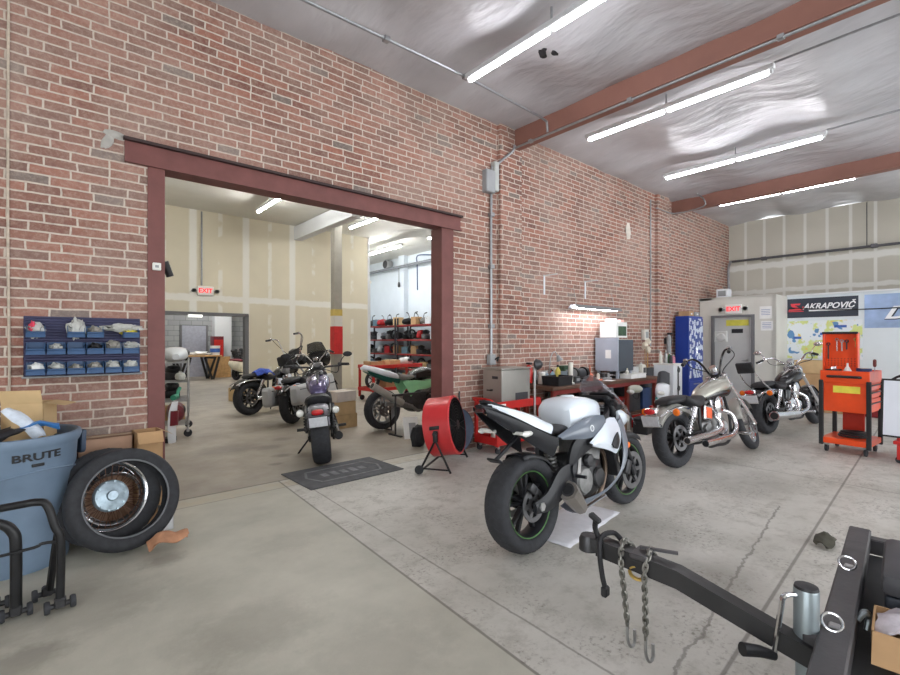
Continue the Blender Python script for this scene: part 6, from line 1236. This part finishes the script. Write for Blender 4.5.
m = MB(); m.box((-.215, 0, .34), (.02, .02, .66)); m.box((.215, 0, .34), (.02, .02, .66)); m.box((0, 0, .02), (.45, .02, .02)); m.box((0, 0, .66), (.45, .02, .02)); m.build('frame', black_plastic, r); MB().box((.05, -.008, .09), (.16, .002, .02)).build('print_line', grey_paint, r)
MB().tube([(0, .02, .4), (0, .2, -.0)], .008).build('strut', black_metal, r)
r = thing('rubber_strap', 'black rubber straps draped over the lower shelf of the red stand', 'strap', (7.60, .46, .272), -93); m = MB(); m.tube([(-.2, 0, .0), (-.1, .02, .04), (.0, .05, .03), (.15, .1, .05), (.3, .14, .01)], .016, k=5); m.build('strap', black_plastic, r)
# trailer
tr_steel = mat('weathered black trailer steel', (74, 72, 74), .45, .35, .18, 9, .1); galv = mat('blue grey zinc plating', (150, 160, 164), .35, .65, .1, 8)
r = thing('trailer', 'black steel motorcycle trailer with long tongue, cut by the bottom right corner', 'trailer', (1.752, .324, 0), 5)
# local: x across the trailer, y forward along the tongue
m = MB()
m.box((0, -.02, .465), (2.42, .08, .075), bev=.006); m.build('front_crossmember', tr_steel, r)
for sx in (-1.18, 1.18): MB().box((sx, -1.1, .44), (.06, 2.1, .07), bev=.006).build('side_rail', tr_steel, r)
MB().box((0, -2.12, .44), (2.42, .06, .07), bev=.006).build('rear_crossmember', tr_steel, r)
MB().box((0, -1.08, .395), (2.3, 2.05, .015)).build('deck', mat('dark deck sheet', (56, 56, 58), .6, .2, .2, 6), r)
for sx in (-1, 1): m = MB(); m.lathe(tyre_prof(.27, .16, .15), (sx*1.32, -1.2, .27), (1, 0, 0), 36, closed=True); w_ = m.build('wheel', rubber, r); MB().lathe([(0, -.03), (.15, -.04), (.155, .04), (0, .03)], (sx*1.32, -1.2, .27), (1, 0, 0), 28).build('rim', galv, w_)
MB().cyl((-1.32, -1.2, .27), (1.32, -1.2, .27), .025).build('axle', tr_steel, r); 
for sx in (-.9, .9): MB().box((sx, -1.2, .34), (.06, .3, .1), bev=.01).build('spring_hanger', tr_steel, r)
P = [V((.04, -.02, .415)), V((.03, .1, .45)), V((-.03, .40, .565)), V((-.03, .70, .585))]
m = MB(); g = []
for p in P[:]: g.append(m.ring([p+V((sx*.03, 0, sz*.032)) for sx, sz in ((-1, -1), (1, -1), (1, 1), (-1, 1))]))
for a, b in zip(g, g[1:]): m.bridge(a, b)
m.f(g[0][::-1]); m.f(g[-1]); T = m.build('tongue', mat('black tongue paint', (46, 45, 46), .4, .2, .2, 9, .1), r, ang=20)
m = MB(); m.box((-.03, .71, .588), (.058, .09, .055), bev=.012, seg=2); m.lathe([(.038, -.03), (.038, .012), (.03, .03)], (-.03, .745, .585), (0, 0, 1), 18); m.build('coupler', dark_steel, T)
m = MB(); m.tube([(-.03, .70, .61), (-.034, .715, .65), (-.04, .71, .68), (-.045, .71, .70)], .011, k=3); m.box((-.045, .71, .695), (.03, .05, .02), (30, 0, 0), bev=.006); m.build('latch_lever', black_plastic, T)
m = MB(); m.tube([(0, .62, .62), (.01, .66, .635), (-.05, .68, .63), (-.085, .67, .58), (-.085, .66, .50), (-.08, .65, .45)], .010, k=5); m.box((-.08, .65, .44), (.035, .025, .04), bev=.006); m.build('wiring_plug', black_plastic, T)
m = MB(); m.box((-.03, .53, .605), (.09, .06, .02), bev=.004); m.box((.0, .48, .625), (.012, .13, .01), (0, 0, 20)); m.build('chain_plate', tr_steel, T)
def chain(pts, n):
    m = MB(); P = catmull(pts, 12); L = [0]
    for a, b in zip(P, P[1:]): L.append(L[-1]+(b-a).length)
    for k in range(n):
        s = L[-1]*(k+.5)/n; i = max(j for j in range(len(L)) if L[j] <= s); t = (s-L[i])/max(1e-6, (L[i+1]-L[i])) if i+1 < len(L) else 0
        p = P[i].lerp(P[min(i+1, len(P)-1)], t); d = (P[min(i+1, len(P)-1)]-P[max(i-1, 0)]).normalized(); u, w, _ = basis(d)
        if k % 2: u, w = w, u
        h = L[-1]/n*.78; q = h*.45
        m.tube([p+d*h, p+d*h*.6+u*q, p-d*h*.6+u*q, p-d*h, p-d*h*.6-u*q, p+d*h*.6-u*q], .0042, n=6, k=3, closed=True)
    return m
for pts, nk in (([(.02, .57, .585), (.0, .60, .625), (-.04, .60, .625), (-.075, .59, .57), (-.07, .58, .46), (-.065, .57, .34)], 20), ([(.02, .50, .60), (-.0, .51, .62), (-.045, .50, .615), (-.08, .50, .56), (-.075, .50, .45), (-.07, .50, .32)], 20)):
    c_ = chain(pts, nk).build('safety_chain', mat('worn zinc chain', (132, 130, 124), .4, .8, .15, 20), r); e = V(pts[-1]); m = MB(); m.tube([e+V((0, 0, .005)), e+V((.0, .0, -.05)), e+V((.012, -.006, -.085)), e+V((.034, -.012, -.08)), e+V((.036, -.012, -.03))], .006, k=4); m.build('hook', steel, c_)
m = MB(); m.torus((-.045, .54, .535), (1, .2, .3), .028, .007, 18, 8); m.build('shackle', brass, T)
m = MB(); m.lathe([(.03, -.42), (.028, 0), (.034, 0), (.034, .185), (.032, .19)], (.062, .05, .43), (0, 0, 1), 28); J = m.build('jack_post', galv, r); m = MB(); m.lathe([(.033, 0), (.031, .008), (0, .012)], (.062, .05, .62), (0, 0, 1), 24); m.build('jack_cap', black_plastic, J)
m = MB(); m.lathe([(.07, 0), (.07, .012), (.03, .02)], (.062, .05, 0), (0, 0, 1), 24); m.build('jack_foot', tr_steel, J)
m = MB(); m.tube([(.05, .06, .60), (.015, .09, .603), (.002, .102, .592), (-.002, .106, .56), (-.02, .12, .43), (-.022, .12, .41)], .008, k=4); m.build('crank_arm', chrome, J)
m = MB(); m.tube([(-.022, .12, .415), (-.055, .15, .43), (-.10, .19, .44)], [.014, .02], n=12); m.build('crank_grip', black_plastic, J)
m = MB(); m.box((.05, .035, .45), (.05, .05, .09), bev=.008); m.build('jack_mount', tr_steel, J)
for x in (.10, .64): m = MB(); m.torus((x, -.01, .522), (-.85, -.15, .75), .026, .0045, 24, 8); ri = m.build('tie_down_ring', chrome, r); MB().box((x+.012, -.015, .506), (.03, .03, .012), bev=.004).build('ring_clip', steel, ri)
for x in (.28, .30):
    m = MB(); m.tube([(x, -.06, .45+.02), (x+.02, -.075, .49), (x+.05, -.085, .47), (x+.04, -.08, .43)], .008, k=4); m.build('bolt_clamp', galv, r)
r = thing('tool_chest', 'black plastic tool chest with sloped lid standing on the trailer deck', 'tool chest', (2.38, .085, .404), 5)
MB().box((0, 0, .065), (.42, .34, .13), bev=.015, seg=2).build('body', mat('blue black plastic', (42, 48, 58), .5), r); MB().box((0, 0, .165), (.44, .36, .075), bev=.025, seg=2).build('lid', mat('charcoal plastic lid', (66, 66, 70), .55), r); m = MB(); m.tube([(-.1, -.17, .15), (-.08, -.2, .16), (.08, -.2, .16), (.1, -.17, .15)], .01, k=2); m.build('handle', black_plastic, r); MB().box((.0, -.18, .13), (.05, .012, .05), bev=.004).build('latch', steel, r)
carton('cardboard_box', 'open brown carton of bagged parts on the trailer deck by the front rail', (2.035, .155, .404), (.2, .19, .10), cardboard, 5, (None, 125, None, None))
m = MB(); m.sheet([(-.09, -.05, .0), (-.03, -.09, .03), (.05, -.08, .05), (.1, -.03, .01)], [(-.08, .08, .02), (-.02, .09, .05), (.05, .08, .04), (.09, .06, .02)], 10, (0, 0, .05), .006, 6).jitter(.016, 22, 9)
o = m.build('plastic_bag', mat('clear crinkled poly bag', (214, 208, 216), .2, 0, .15, 30, alpha=.8), loc=(2.035, .15, .45)); tag(o, 'crinkled clear bag lying in the open carton on the trailer', 'bag')
o = MB().ell((0, 0, 0), (.05, .06, .03), None, 12, .4).build('purple_pouch', mat('purple blue pouch', (92, 86, 150), .5), loc=(2.02, .11, .435)); tag(o, 'purple pouch under the clear bag in the trailer carton', 'pouch')
# loose things on the concrete
m = MB(); m.sheet([(-.10, -.03, .005), (-.04, -.06, .03), (.04, -.05, .03), (.1, -.02, .01)], [(-.09, .03, .01), (-.02, .06, .03), (.05, .05, .03), (.11, .03, .01)], 8, (0, 0, .03), .012, 5).jitter(.016, 20, 12)
o = m.build('work_glove', mat('dark olive glove', (74, 72, 62), .85, 0, .2, 16, .2), loc=(4.02, .74, .012)); tag(o, 'dark olive work glove dropped on the concrete past the trailer', 'glove')
m = MB(); g = []
random.seed(5)
for i in range(15):
    g.append(m.ring([(i*.062-.43+.03*noise.noise(V((i, j, 1))), j*.05-.2+.03*noise.noise(V((j*.7, i*.6, 4))), .006+.012*max(0, noise.noise(V((i*.5, j*.6, 8))))) for j in range(9)]))
for a, b in zip(g, g[1:]):
    for j in range(8): m.f((a[j], a[j+1], b[j+1], b[j]))
o = m.build('floor_paper', mat('crumpled white floor paper', (222, 222, 228), .8, 0, .06, 14, .3), loc=(3.05, 2.10, .002), rot=(0, 0, 8)); sm = o.modifiers.new('s', 'SOLIDIFY'); sm.thickness = .002; tag(o, 'crumpled white protective paper on the concrete under the sport bike', 'paper')
# ---------------------------------------------------------------- the back rooms
# wire rack of fairings just inside the left jamb
r = thing('wire_rack', 'chrome wire rack of motorcycle parts just inside the left steel jamb', 'rack', (1.42, 8.1, 0), 78)
for sx in (-1, 1):
    for sy in (-1, 1):
        m = MB(); m.cyl((sx*.42, sy*.2, .1), (sx*.42, sy*.2, 1.12), .013)
        for k in range(18): m.torus((sx*.42, sy*.2, .16+k*.055), (0, 0, 1), .0145, .004, 10, 5)
        m.build('post', steel, r); m = MB(); m.cyl((sx*.42-.012, sy*.2, .06), (sx*.42+.012, sy*.2, .06), .055, n=18); cw = m.build('caster', rubber, r); MB().box((sx*.42, sy*.2, .1), (.04, .04, .05), bev=.008).build('caster_fork', steel, cw)
for z in (.18, .52, .80, 1.08):
    m = MB()
    for sy in (-1, 1): m.cyl((-.42, sy*.2, z), (.42, sy*.2, z), .008); m.cyl((-.42, sy*.2, z-.03), (.42, sy*.2, z-.03), .006)
    for k in range(15): m.cyl((-.42+.06*k, -.2, z), (-.42+.06*k, .2, z), .004, n=5)
    m.build('wire_shelf', steel, r)
def rk(x, y, z):
    a = R(78); return (1.42+x*math.cos(a)-y*math.sin(a), 8.1+x*math.sin(a)+y*math.cos(a), z)
def blob_part(name, label, cat, loc, sc, mm, rz=0, kind='fairing', group=None):
    r = thing(name, label, cat, loc, rz, group); w, l, h = sc
    if kind == 'fairing':
        m = MB(); m.loft([(-w/2, h*.35, l*.12, h*.2), (-w*.3, h*.5, l*.4, h*.42), (w*.1, h*.52, l*.5, h*.48, h*.5), (w*.4, h*.4, l*.35, h*.3, h*.38), (w/2, h*.3, l*.1, h*.1)], n=16, e=2.4); m.build('shell', mm, r); m = MB(); m.ell((w*.1, -l*.38, h*.6), (w*.22, l*.16, h*.24), None, 12); m.build('screen', dark_plastic, r)
    elif kind == 'tank':
        m = MB(); m.loft([(-w/2, h*.4, l*.12, h*.2), (-w*.35, h*.45, l*.38, h*.36), (w*.1, h*.5, l*.5, h*.48), (w*.42, h*.5, l*.36, h*.36), (w/2, h*.5, l*.1, h*.1)], n=16, e=2.4); m.build('tank', mm, r); MB().lathe([(.022, 0), (.022, .02), (0, .022)], (w*.12, 0, h*.96), n=10).build('cap', chrome, r)
    elif kind == 'engine':
        MB().box((0, 0, h*.25), (w*.8, l*.7, h*.5), bev=h*.08, seg=2).build('crankcase', mm, r)
        for a in (-22, 22):
            d = V((math.sin(R(a)), 0, math.cos(R(a)))); m = MB(); fins(m, V((0, 0, h*.45))+d*h*.05, d, l*.32, 5, h*.08); m.build('cylinder', dark_steel, r)
    elif kind == 'wheel':
        m = MB(); R_ = h/2; m.lathe(tyre_prof(R_, l, R_*.72), (0, 0, R_), (0, 1, 0), 28, closed=True); t = m.build('tyre', rubber, r); m = MB(); m.lathe([(R_*.72, -l*.3), (R_*.68, 0), (R_*.72, l*.3)], (0, 0, R_), (0, 1, 0), 28, cap=False)
        for k in range(5): a = k*1.2566; m.cyl((0, 0, R_), (R_*.7*math.cos(a), 0, R_+R_*.7*math.sin(a)), R_*.06, n=6)
        m.build('rim', mm, r)
    elif kind == 'seat':
        m = MB(); m.loft([(-w/2, h*.5, l*.25, h*.3), (-w*.2, h*.4, l*.5, h*.4), (w*.15, h*.45, l*.45, h*.4), (w/2, h*.75, l*.25, h*.25)], n=14, e=2.6); m.build('pad', mm, r); MB().box((0, 0, h*.06), (w*.7, l*.6, h*.12), bev=.01).build('base_pan', black_plastic, r)
    elif kind == 'pipe':
        m = MB(); m.tube([(-w/2, 0, h*.2), (0, 0, h*.25), (w*.25, 0, h*.6), (w/2, 0, h*.8)], h*.12, k=4); m.build('header', mm, r); m = MB(); m.cyl((-w*.5, 0, h*.2), (w*.0, 0, h*.22), h*.2, n=14); m.build('can', mm, r)
    elif kind == 'crate':
        m = MB(); t = .006; m.box((0, 0, t/2), (w, l, t))
        for sg in (-1, 1): m.box((sg*(w/2), 0, h/2), (t, l, h)); m.box((0, sg*l/2, h/2), (w, t, h))
        m.build('bin', mm, r); m = MB().ell((0, 0, h*.75), (w*.42, l*.42, h*.3), None, 10, .7); m.build('contents', grey_bits, r)
    elif kind == 'box':
        MB().box((0, 0, h/2), (w, l, h), bev=.004).build('carton', mm, r); MB().box((0, 0, h), (w*.98, l*.12, .003)).build('tape', mat('parcel tape', (190, 170, 140)), r)
    elif kind == 'bars':
        m = MB(); m.tube([(-w/2, 0, h), (-w*.3, .02, h*.9), (-w*.12, 0, h*.25), (w*.12, 0, h*.25), (w*.3, .02, h*.9), (w/2, 0, h)], .012, k=4); b_ = m.build('bar', mm, r); MB().box((0, 0, h*.12), (.1, .06, h*.26), bev=.01).build('clamp', black_metal, r)
        for sg in (-1, 1): MB().cyl((sg*w*.38, .012, h*.95), (sg*w*.5, 0, h), .018).build('grip', black_plastic, b_)
    return r
teal = mat('teal part', (70, 160, 130), .45); maroon = mat('maroon part', (110, 34, 44), .4)
blob_part('bike_fairing', 'white fairing with dark window on the top shelf of the wire rack', 'fairing', rk(.05, -.03, 1.09), (.7, .36, .22), white_paint, 80)
blob_part('headlamp_shell', 'pale headlamp shell on the upper middle shelf of the wire rack', 'lamp shell', rk(-.3, -.1, .81), (.2, .14, .13), mat('pale grey shell', (200, 202, 194), .35), 80, 'tank')
blob_part('engine_part', 'dark engine casting on the upper middle shelf of the wire rack', 'engine part', rk(.12, 0, .81), (.36, .3, .22), dark_steel, 70, 'engine')
blob_part('bike_part', 'teal-green plastic piece on the middle shelf of the wire rack', 'motorcycle part', rk(-.2, -.05, .53), (.26, .2, .2), teal, 60, 'pipe')
blob_part('engine_part', 'dark engine block on the middle shelf of the wire rack', 'engine part', rk(.16, .02, .53), (.38, .3, .24), black_metal, 80, 'engine')
blob_part('bike_fairing', 'maroon fairing half on the lowest shelf of the wire rack', 'fairing', rk(-.2, -.04, .19), (.4, .24, .3), maroon, 80)
blob_part('storage_box', 'brown carton on the lowest shelf of the wire rack', 'box', rk(.2, 0, .19), (.3, .3, .2), cardboard, 80, 'box')
r = thing('bike_fairing', 'white and maroon fairing standing on the floor before the wire rack', 'fairing', (1.28, 7.4, 0), 60); m = MB(); m.sheet([(-.12, 0, .0), (-.14, 0, .2), (-.1, 0, .42), (-.0, 0, .55)], [(.08, .03, .0), (.16, .05, .2), (.18, .05, .4), (.1, .02, .56)], 5, (0, -.07, 0), .012, 5); m.build('panel', white_paint, r); m = MB(); m.sheet([(-.12, -.02, .24), (-.09, -.02, .44)], [(.15, .03, .22), (.15, .03, .42)], 5, (0, -.075, 0), .01, 4); m.build('stripe', maroon, r); MB().box((.02, .04, .03), (.2, .12, .06)).build('mount', black_plastic, r)
# cartons beside the far doorway and by the racer
carton('cardboard_box', 'small tan carton with a flat lid board on the floor by the far doorway', (3.45, 11.5, 0), (.5, .4, .3), cardboard_light, 8)
carton('cardboard_box', 'lower tan carton of the stack behind the green and white racing motorcycle', (3.55, 6.95, 0), (.5, .4, .22), mat('tan card', (196, 166, 124), .85), 10)
carton('cardboard_box', 'middle tan carton of the stack behind the green and white racing motorcycle', (3.55, 6.95, .222), (.46, .38, .2), cardboard_light, 4)
carton('cardboard_box', 'white carton on top of the stack behind the green and white racing motorcycle', (3.6, 6.95, .424), (.4, .34, .16), mat('white and red carton', (216, 206, 200), .7, 0, .1, 8), 14)
r = thing('hard_case', 'pale grey hard case with dark straps standing behind the purple motorcycle', 'case', (3.80, 7.5, 0), -24, None, 0, -14); MB().box((0, 0, .48), (.3, .26, .7), bev=.03, seg=2).build('shell', mat('pale grey case', (196, 198, 198), .45), r)
for z in (.3, .5, .68): MB().box((0, 0, z), (.304, .264, .02), bev=.004).build('strap', black_plastic, r)
MB().box((0, 0, .065), (.26, .24, .13), bev=.01).build('base', dark_plastic, r)
m = MB(); m.sheet([(-.2, -.12, 0), (-.05, -.16, .05), (.12, -.14, .04), (.2, -.1, 0)], [(-.18, .12, 0), (-.04, .14, .06), (.1, .14, .05), (.2, .1, 0)], 9, (0, 0, .07), .015, 6).jitter(.02, 12, 3)
o = m.build('blue_rag', mat('blue shop rag', (58, 84, 176), .85, 0, .25, 22), loc=(3.12, 9.2, .735), rot=(0, 0, 20)); tag(o, 'crumpled blue rag on the seat of the stripped black cruiser', 'rag')
# red flat cart with clutter
r = thing('flat_cart', 'low red steel cart of parts in front of the drywall end', 'cart', (6.35, 9.6, 0), 4)
for z in (.25, .78): 
    m = MB(); m.box((0, 0, z), (1.5, .6, .02)); 
    for sg in (-1, 1): m.box((0, sg*.3, z+.02), (1.5, .03, .08), bev=.005); m.box((sg*.75, 0, z+.02), (.03, .6, .08), bev=.005)
    m.build('tray', red_tool, r)
for sx in (-1, 1):
    for sy in (-1, 1): MB().box((sx*.72, sy*.28, .45), (.05, .05, .74), bev=.005).build('post', red_tool, r); MB().cyl((sx*.68, sy*.24-.015, .06), (sx*.68, sy*.24+.015, .06), .06, n=16).build('caster', rubber, r)
for k, (x, z, kind, sc, mm, lb) in enumerate(((-.5, .80, 'crate', (.4, .3, .12), cardboard, 'brown open crate on top of the low red cart'), (.0, .80, 'box', (.34, .3, .14), cardboard_light, 'tan carton in the middle of the low red cart top'), (.45, .80, 'fairing', (.4, .3, .2), paper_white, 'white fairing piece at the right end of the low red cart top'), (-.55, .27, 'wheel', (.4, .1, .4), dark_steel, 'small dark wheel in the lower tray of the low red cart'), (-.1, .27, 'box', (.3, .3, .28), cardboard, 'brown carton in the lower tray of the low red cart'), (.4, .27, 'engine', (.36, .3, .3), dark_steel, 'dark engine in the lower tray of the low red cart'))):
    blob_part('cart_part', lb, 'box' if kind in ('box', 'crate') else 'motorcycle part', (6.35+x, 9.6+x*.07, z), sc, mm, 4, kind)
# parts racking along the white wall
rx = 9.62
def rack(label, y0):
    r = thing('pallet_rack', label, 'rack', (rx, y0, 0), 0, 'parts racks along the white wall')
    for y in (0, 2.3):
        for x in (-.35, .2): MB().box((x, y, 1.1), (.05, .05, 2.2), bev=.004).build('upright', mat('dark rack upright', (58, 56, 62), .5, .2), r)
    for z in (.45, .95, 1.45, 1.95):
        MB().box((-.075, 1.15, z), (.56, 2.34, .02)).build('shelf', mat('rack deck', (120, 104, 90), .7), r)
        for x in (-.36, .21): MB().box((x, 1.15, z-.02), (.03, 2.34, .05), bev=.004).build('beam', mat('faded rack red', (150, 44, 44), .5), r)
    return r
rack('red-beamed parts rack nearest the right jamb along the white wall', 11.3); rack('red-beamed parts rack deepest along the white wall', 13.75)
cols_ = (('red', mat('rack red part', (186, 40, 46), .4)), ('black', black_metal), ('silver', dull_steel), ('tan', cardboard_light), ('slate blue', mat('slate blue tub', (110, 140, 156), .5)), ('white', white_paint), ('brown', cardboard), ('maroon', maroon), ('dark grey', dark_plastic))
kinds = {'tank': ('fuel_tank', 'fuel tank', 'motorcycle part', (.52, .34, .32), (0, 1, 2, 7, 8, 5)), 'engine': ('engine_block', 'engine block', 'motorcycle part', (.44, .36, .42), (1, 2, 8)), 'wheel': ('spare_wheelset', 'spare wheel', 'wheel', (.42, .1, .42), (2, 1, 8)), 'seat': ('saddle_pad', 'saddle', 'motorcycle part', (.5, .28, .2), (1, 8, 7)), 'pipe': ('exhaust_set', 'exhaust', 'motorcycle part', (.6, .24, .36), (2, 8, 1)), 'crate': ('parts_crate', 'parts crate', 'crate', (.36, .36, .3), (4, 3, 8, 5, 0)), 'box': ('carton', 'carton', 'box', (.34, .36, .34), (3, 6, 4, 5)), 'fairing': ('fairing_part', 'fairing', 'fairing', (.46, .32, .36), (0, 5, 1, 7)), 'bars': ('handlebar_set', 'handlebar', 'motorcycle part', (.6, .1, .42), (1, 2, 8))}
plan = {'top': 'tank bars box bars tank crate tank bars', 'second': 'engine wheel tank fairing engine pipe crate seat', 'third': 'crate wheel box engine seat pipe fairing engine', 'bottom': 'box engine tank wheel crate engine pipe fairing', 'floor': 'box engine crate fairing wheel tank box'}
zs = {'top': 1.962, 'second': 1.462, 'third': .962, 'bottom': .462, 'floor': 0}
random.seed(21)
for rk_, yb in (('nearer', 11.3), ('deeper', 13.75)):
    for sh, ks in plan.items():
        ks = ks.split()
        if rk_ == 'deeper': ks = ks[3:]+ks[:3]
        used_ = set()
        for i, kd in enumerate(ks):
            nm, wd_, cat, sc, cc = kinds[kd]; pick = [c for c in cc if (kd, c) not in used_]; ci_ = random.choice(pick); used_.add((kd, ci_)); cn, mm = cols_[ci_]
            y = yb+2.22-(i+.5)*2.15/len(ks); s_ = .85 if kd not in ('bars',) else 1.
            sc2 = tuple(v*random.uniform(.9, 1.05)*s_ for v in sc)
            if sh == 'floor': sc2 = (sc2[0], sc2[1], min(sc2[2], .36))
            blob_part(nm, '%s %s on the %s of the %s parts rack' % (cn, wd_, sh+' shelf' if sh != 'floor' else 'floor', rk_), cat, (rx-.08, y, zs[sh]+.002), sc2, mm, 0 if kd not in ('wheel', 'bars') else (0 if kd == 'wheel' else 90), kd, 'parts stored on the racks')
# bicycle frames hung high on the racks, pipe and hoses on the white wall
pipe('duct_pipe', 'grey horizontal pipe high on the white wall of the back room', [(9.83, 17.2, 4.15), (9.83, 10.5, 4.15)], .05, mat('grey duct pipe', (128, 132, 138), .5, .2), cat='pipe')
r = thing('air_hose', 'dark blue air hose looping down from the pipe on the white wall', 'hose', (9.84, 13.2, 3.2)); m = MB(); m.tube([(0, 0, 0), (0, .02, .9), (0, .05, 1.15), (0, -.15, 1.22), (0, -1.0, 1.1)], .022, k=4); m.build('hose', mat('dark blue hose', (52, 72, 112), .5), r)
r = thing('air_coupler', 'dark hanging coupler beside the blue air hose', 'coupler', (9.84, 14.35, 3.4)); MB().cyl((0, 0, .1), (0, 0, .75), .012).build('drop_tube', dark_steel, r); MB().lathe([(0, 0), (.03, .0), (.05, .04), (.04, .16), (.015, .2)], n=14).build('handle', dark_steel, r)
r = thing('round_duct', 'round grey duct end above the pipe on the white wall', 'duct', (9.9, 15.2, 4.35)); MB().lathe([(.16, -.12), (.18, -.1), (.18, .12), (.1, .12)], ax=(1, 0, 0), n=28).build('collar', grey_paint, r); MB().lathe([(0, -.13), (.15, -.13), (.15, -.1)], ax=(1, 0, 0), n=28, cap=False).build('grille', dark_steel, r)
# farthest room: sawhorse table, scooter, cabinet, parts
r = thing('sawhorse_table', 'long board table on black sawhorses in the farthest room', 'table', (3.95, 18.6, 0), 4); MB().box((0, 0, .86), (1.6, .7, .05), bev=.006).build('board_top', wood, r)
for sx in (-.45, .5):
    for sy in (-1, 1):
        for q in (-1, 1): m = MB(); m.box((sx+q*.13, sy*.24, .415), (.07, .05, .84), (sy*6, q*16, 0)); m.build('leg', black_plastic, r)
    MB().box((sx, 0, .80), (.1, .7, .08), bev=.008).build('sawhorse_rail', black_plastic, r)
carton('cardboard_box', 'brown carton at the left end of the sawhorse table', (3.5, 18.6, .887), (.4, .34, .14), cardboard, 4)
m = MB().ell((0, 0, .05), (.3, .18, .06), None, 14, .7).jitter(.03, 12, 3); o = m.build('paper_pile', paper_white, loc=(4.1, 18.6, .899)); tag(o, 'heap of white paper and rags in the middle of the sawhorse table', 'paper')
r = thing('red_cabinet', 'dark red steel cabinet against the white pillar in the farthest room', 'cabinet', (4.92, 19.6, 0)); MB().box((0, 0, .8), (.36, .5, 1.56), bev=.01).build('case', maroon, r); MB().box((0, -.255, 1.1), (.32, .012, .7), bev=.004).build('door', red_tool, r); MB().box((0, -.255, .4), (.32, .012, .6), bev=.004).build('drawer', maroon, r)
for sx in (-1, 1): MB().box((sx*.14, 0, .01), (.06, .4, .02)).build('foot', black_metal, r)
r = thing('detergent_bucket', 'white bucket with blue print on the sawhorse table end', 'bucket', (4.62, 18.66, .887)); MB().lathe([(0, 0), (.15, 0), (.17, .34), (.16, .34)], n=24).build('pail', white_plastic, r); MB().lathe([(.163, .1), (.169, .24), (.17, .24), (.165, .1)], n=24, closed=True).build('blue_band', mat('blue print', (62, 100, 176)), r)
blob_part('spare_engine', 'dark engine on a stand before the red cabinet in the farthest room', 'engine', (5.58, 19.2, .0), (.38, .38, 1.3), black_metal, 20, 'engine')
r = thing('plywood_sheet', 'tan plywood sheet standing behind the right end of the sawhorse table', 'board', (4.9, 19.12, .01), 0, None, -8); MB().box((0, 0, .4), (.8, .02, .8)).build('sheet', wood, r); MB().box((0, -.014, .1), (.8, .01, .05)).build('batten', wood, r)
r = thing('scooter', 'cream scooter parked beside the far doorway frame in the farthest room', 'scooter', (5.05, 17.6, 0), -70)
wheel(r, 0, .22, .1, .14, 'mag'); wheel(r, 1.15, .22, .1, .14, 'mag'); cr = mat('cream scooter paint', (220, 212, 190), .35)
m = MB(); m.loft([(-.3, .6, .1, .1), (-.1, .55, .18, .18), (.3, .5, .18, .2), (.45, .4, .12, .12)], n=16); m.build('rear_body', cr, r); m = MB(); m.sheet([(.98, -.2, .35), (.92, -.2, .8)], [(.98, .2, .35), (.92, .2, .8)], 6, (.1, 0, 0), .03, 3); m.build('leg_shield', cr, r); MB().box((.65, 0, .24), (.6, .3, .05), bev=.015).build('footboard', cr, r); m = MB(); m.loft([(-.25, .72, .1, .04), (.1, .72, .15, .05), (.35, .70, .1, .04)], n=14); m.build('seat', maroon, r); m = MB(); m.tube([(1.15, 0, .22), (.98, 0, .6), (.88, 0, 1.0)], .03); m.build('steering_column', cr, r); m = MB(); m.tube([(.82, -.3, 1.02), (.9, 0, 1.0), (.82, .3, 1.02)], .015, k=4); m.build('handlebar', black_metal, r); m = MB(); m.ell((1.0, 0, .95), (.08, .09, .08), None, 14); m.build('headlight', clear_lens, r)
r = thing('long_pole', 'dark pole leaning on the sawhorse table behind the wire rack', 'pole', (3.05, 18.3, 0), 0, None, 0, -10); m = MB(); m.tube([(0, 0, 0), (0, 0, 1.9)], .025); m.build('pole', black_metal, r); MB().box((0, 0, .02), (.3, .08, .04), bev=.01).build('brush_head', dark_plastic, r)
r = thing('wall_box', 'dark box on the floor right of the white pillar in the farthest room', 'box', (6.5, 19.6, 0)); MB().box((0, 0, .3), (.5, .5, .58), bev=.01).build('case', dark_plastic, r); MB().box((0, 0, .6), (.52, .52, .04), bev=.008).build('lid', black_plastic, r)
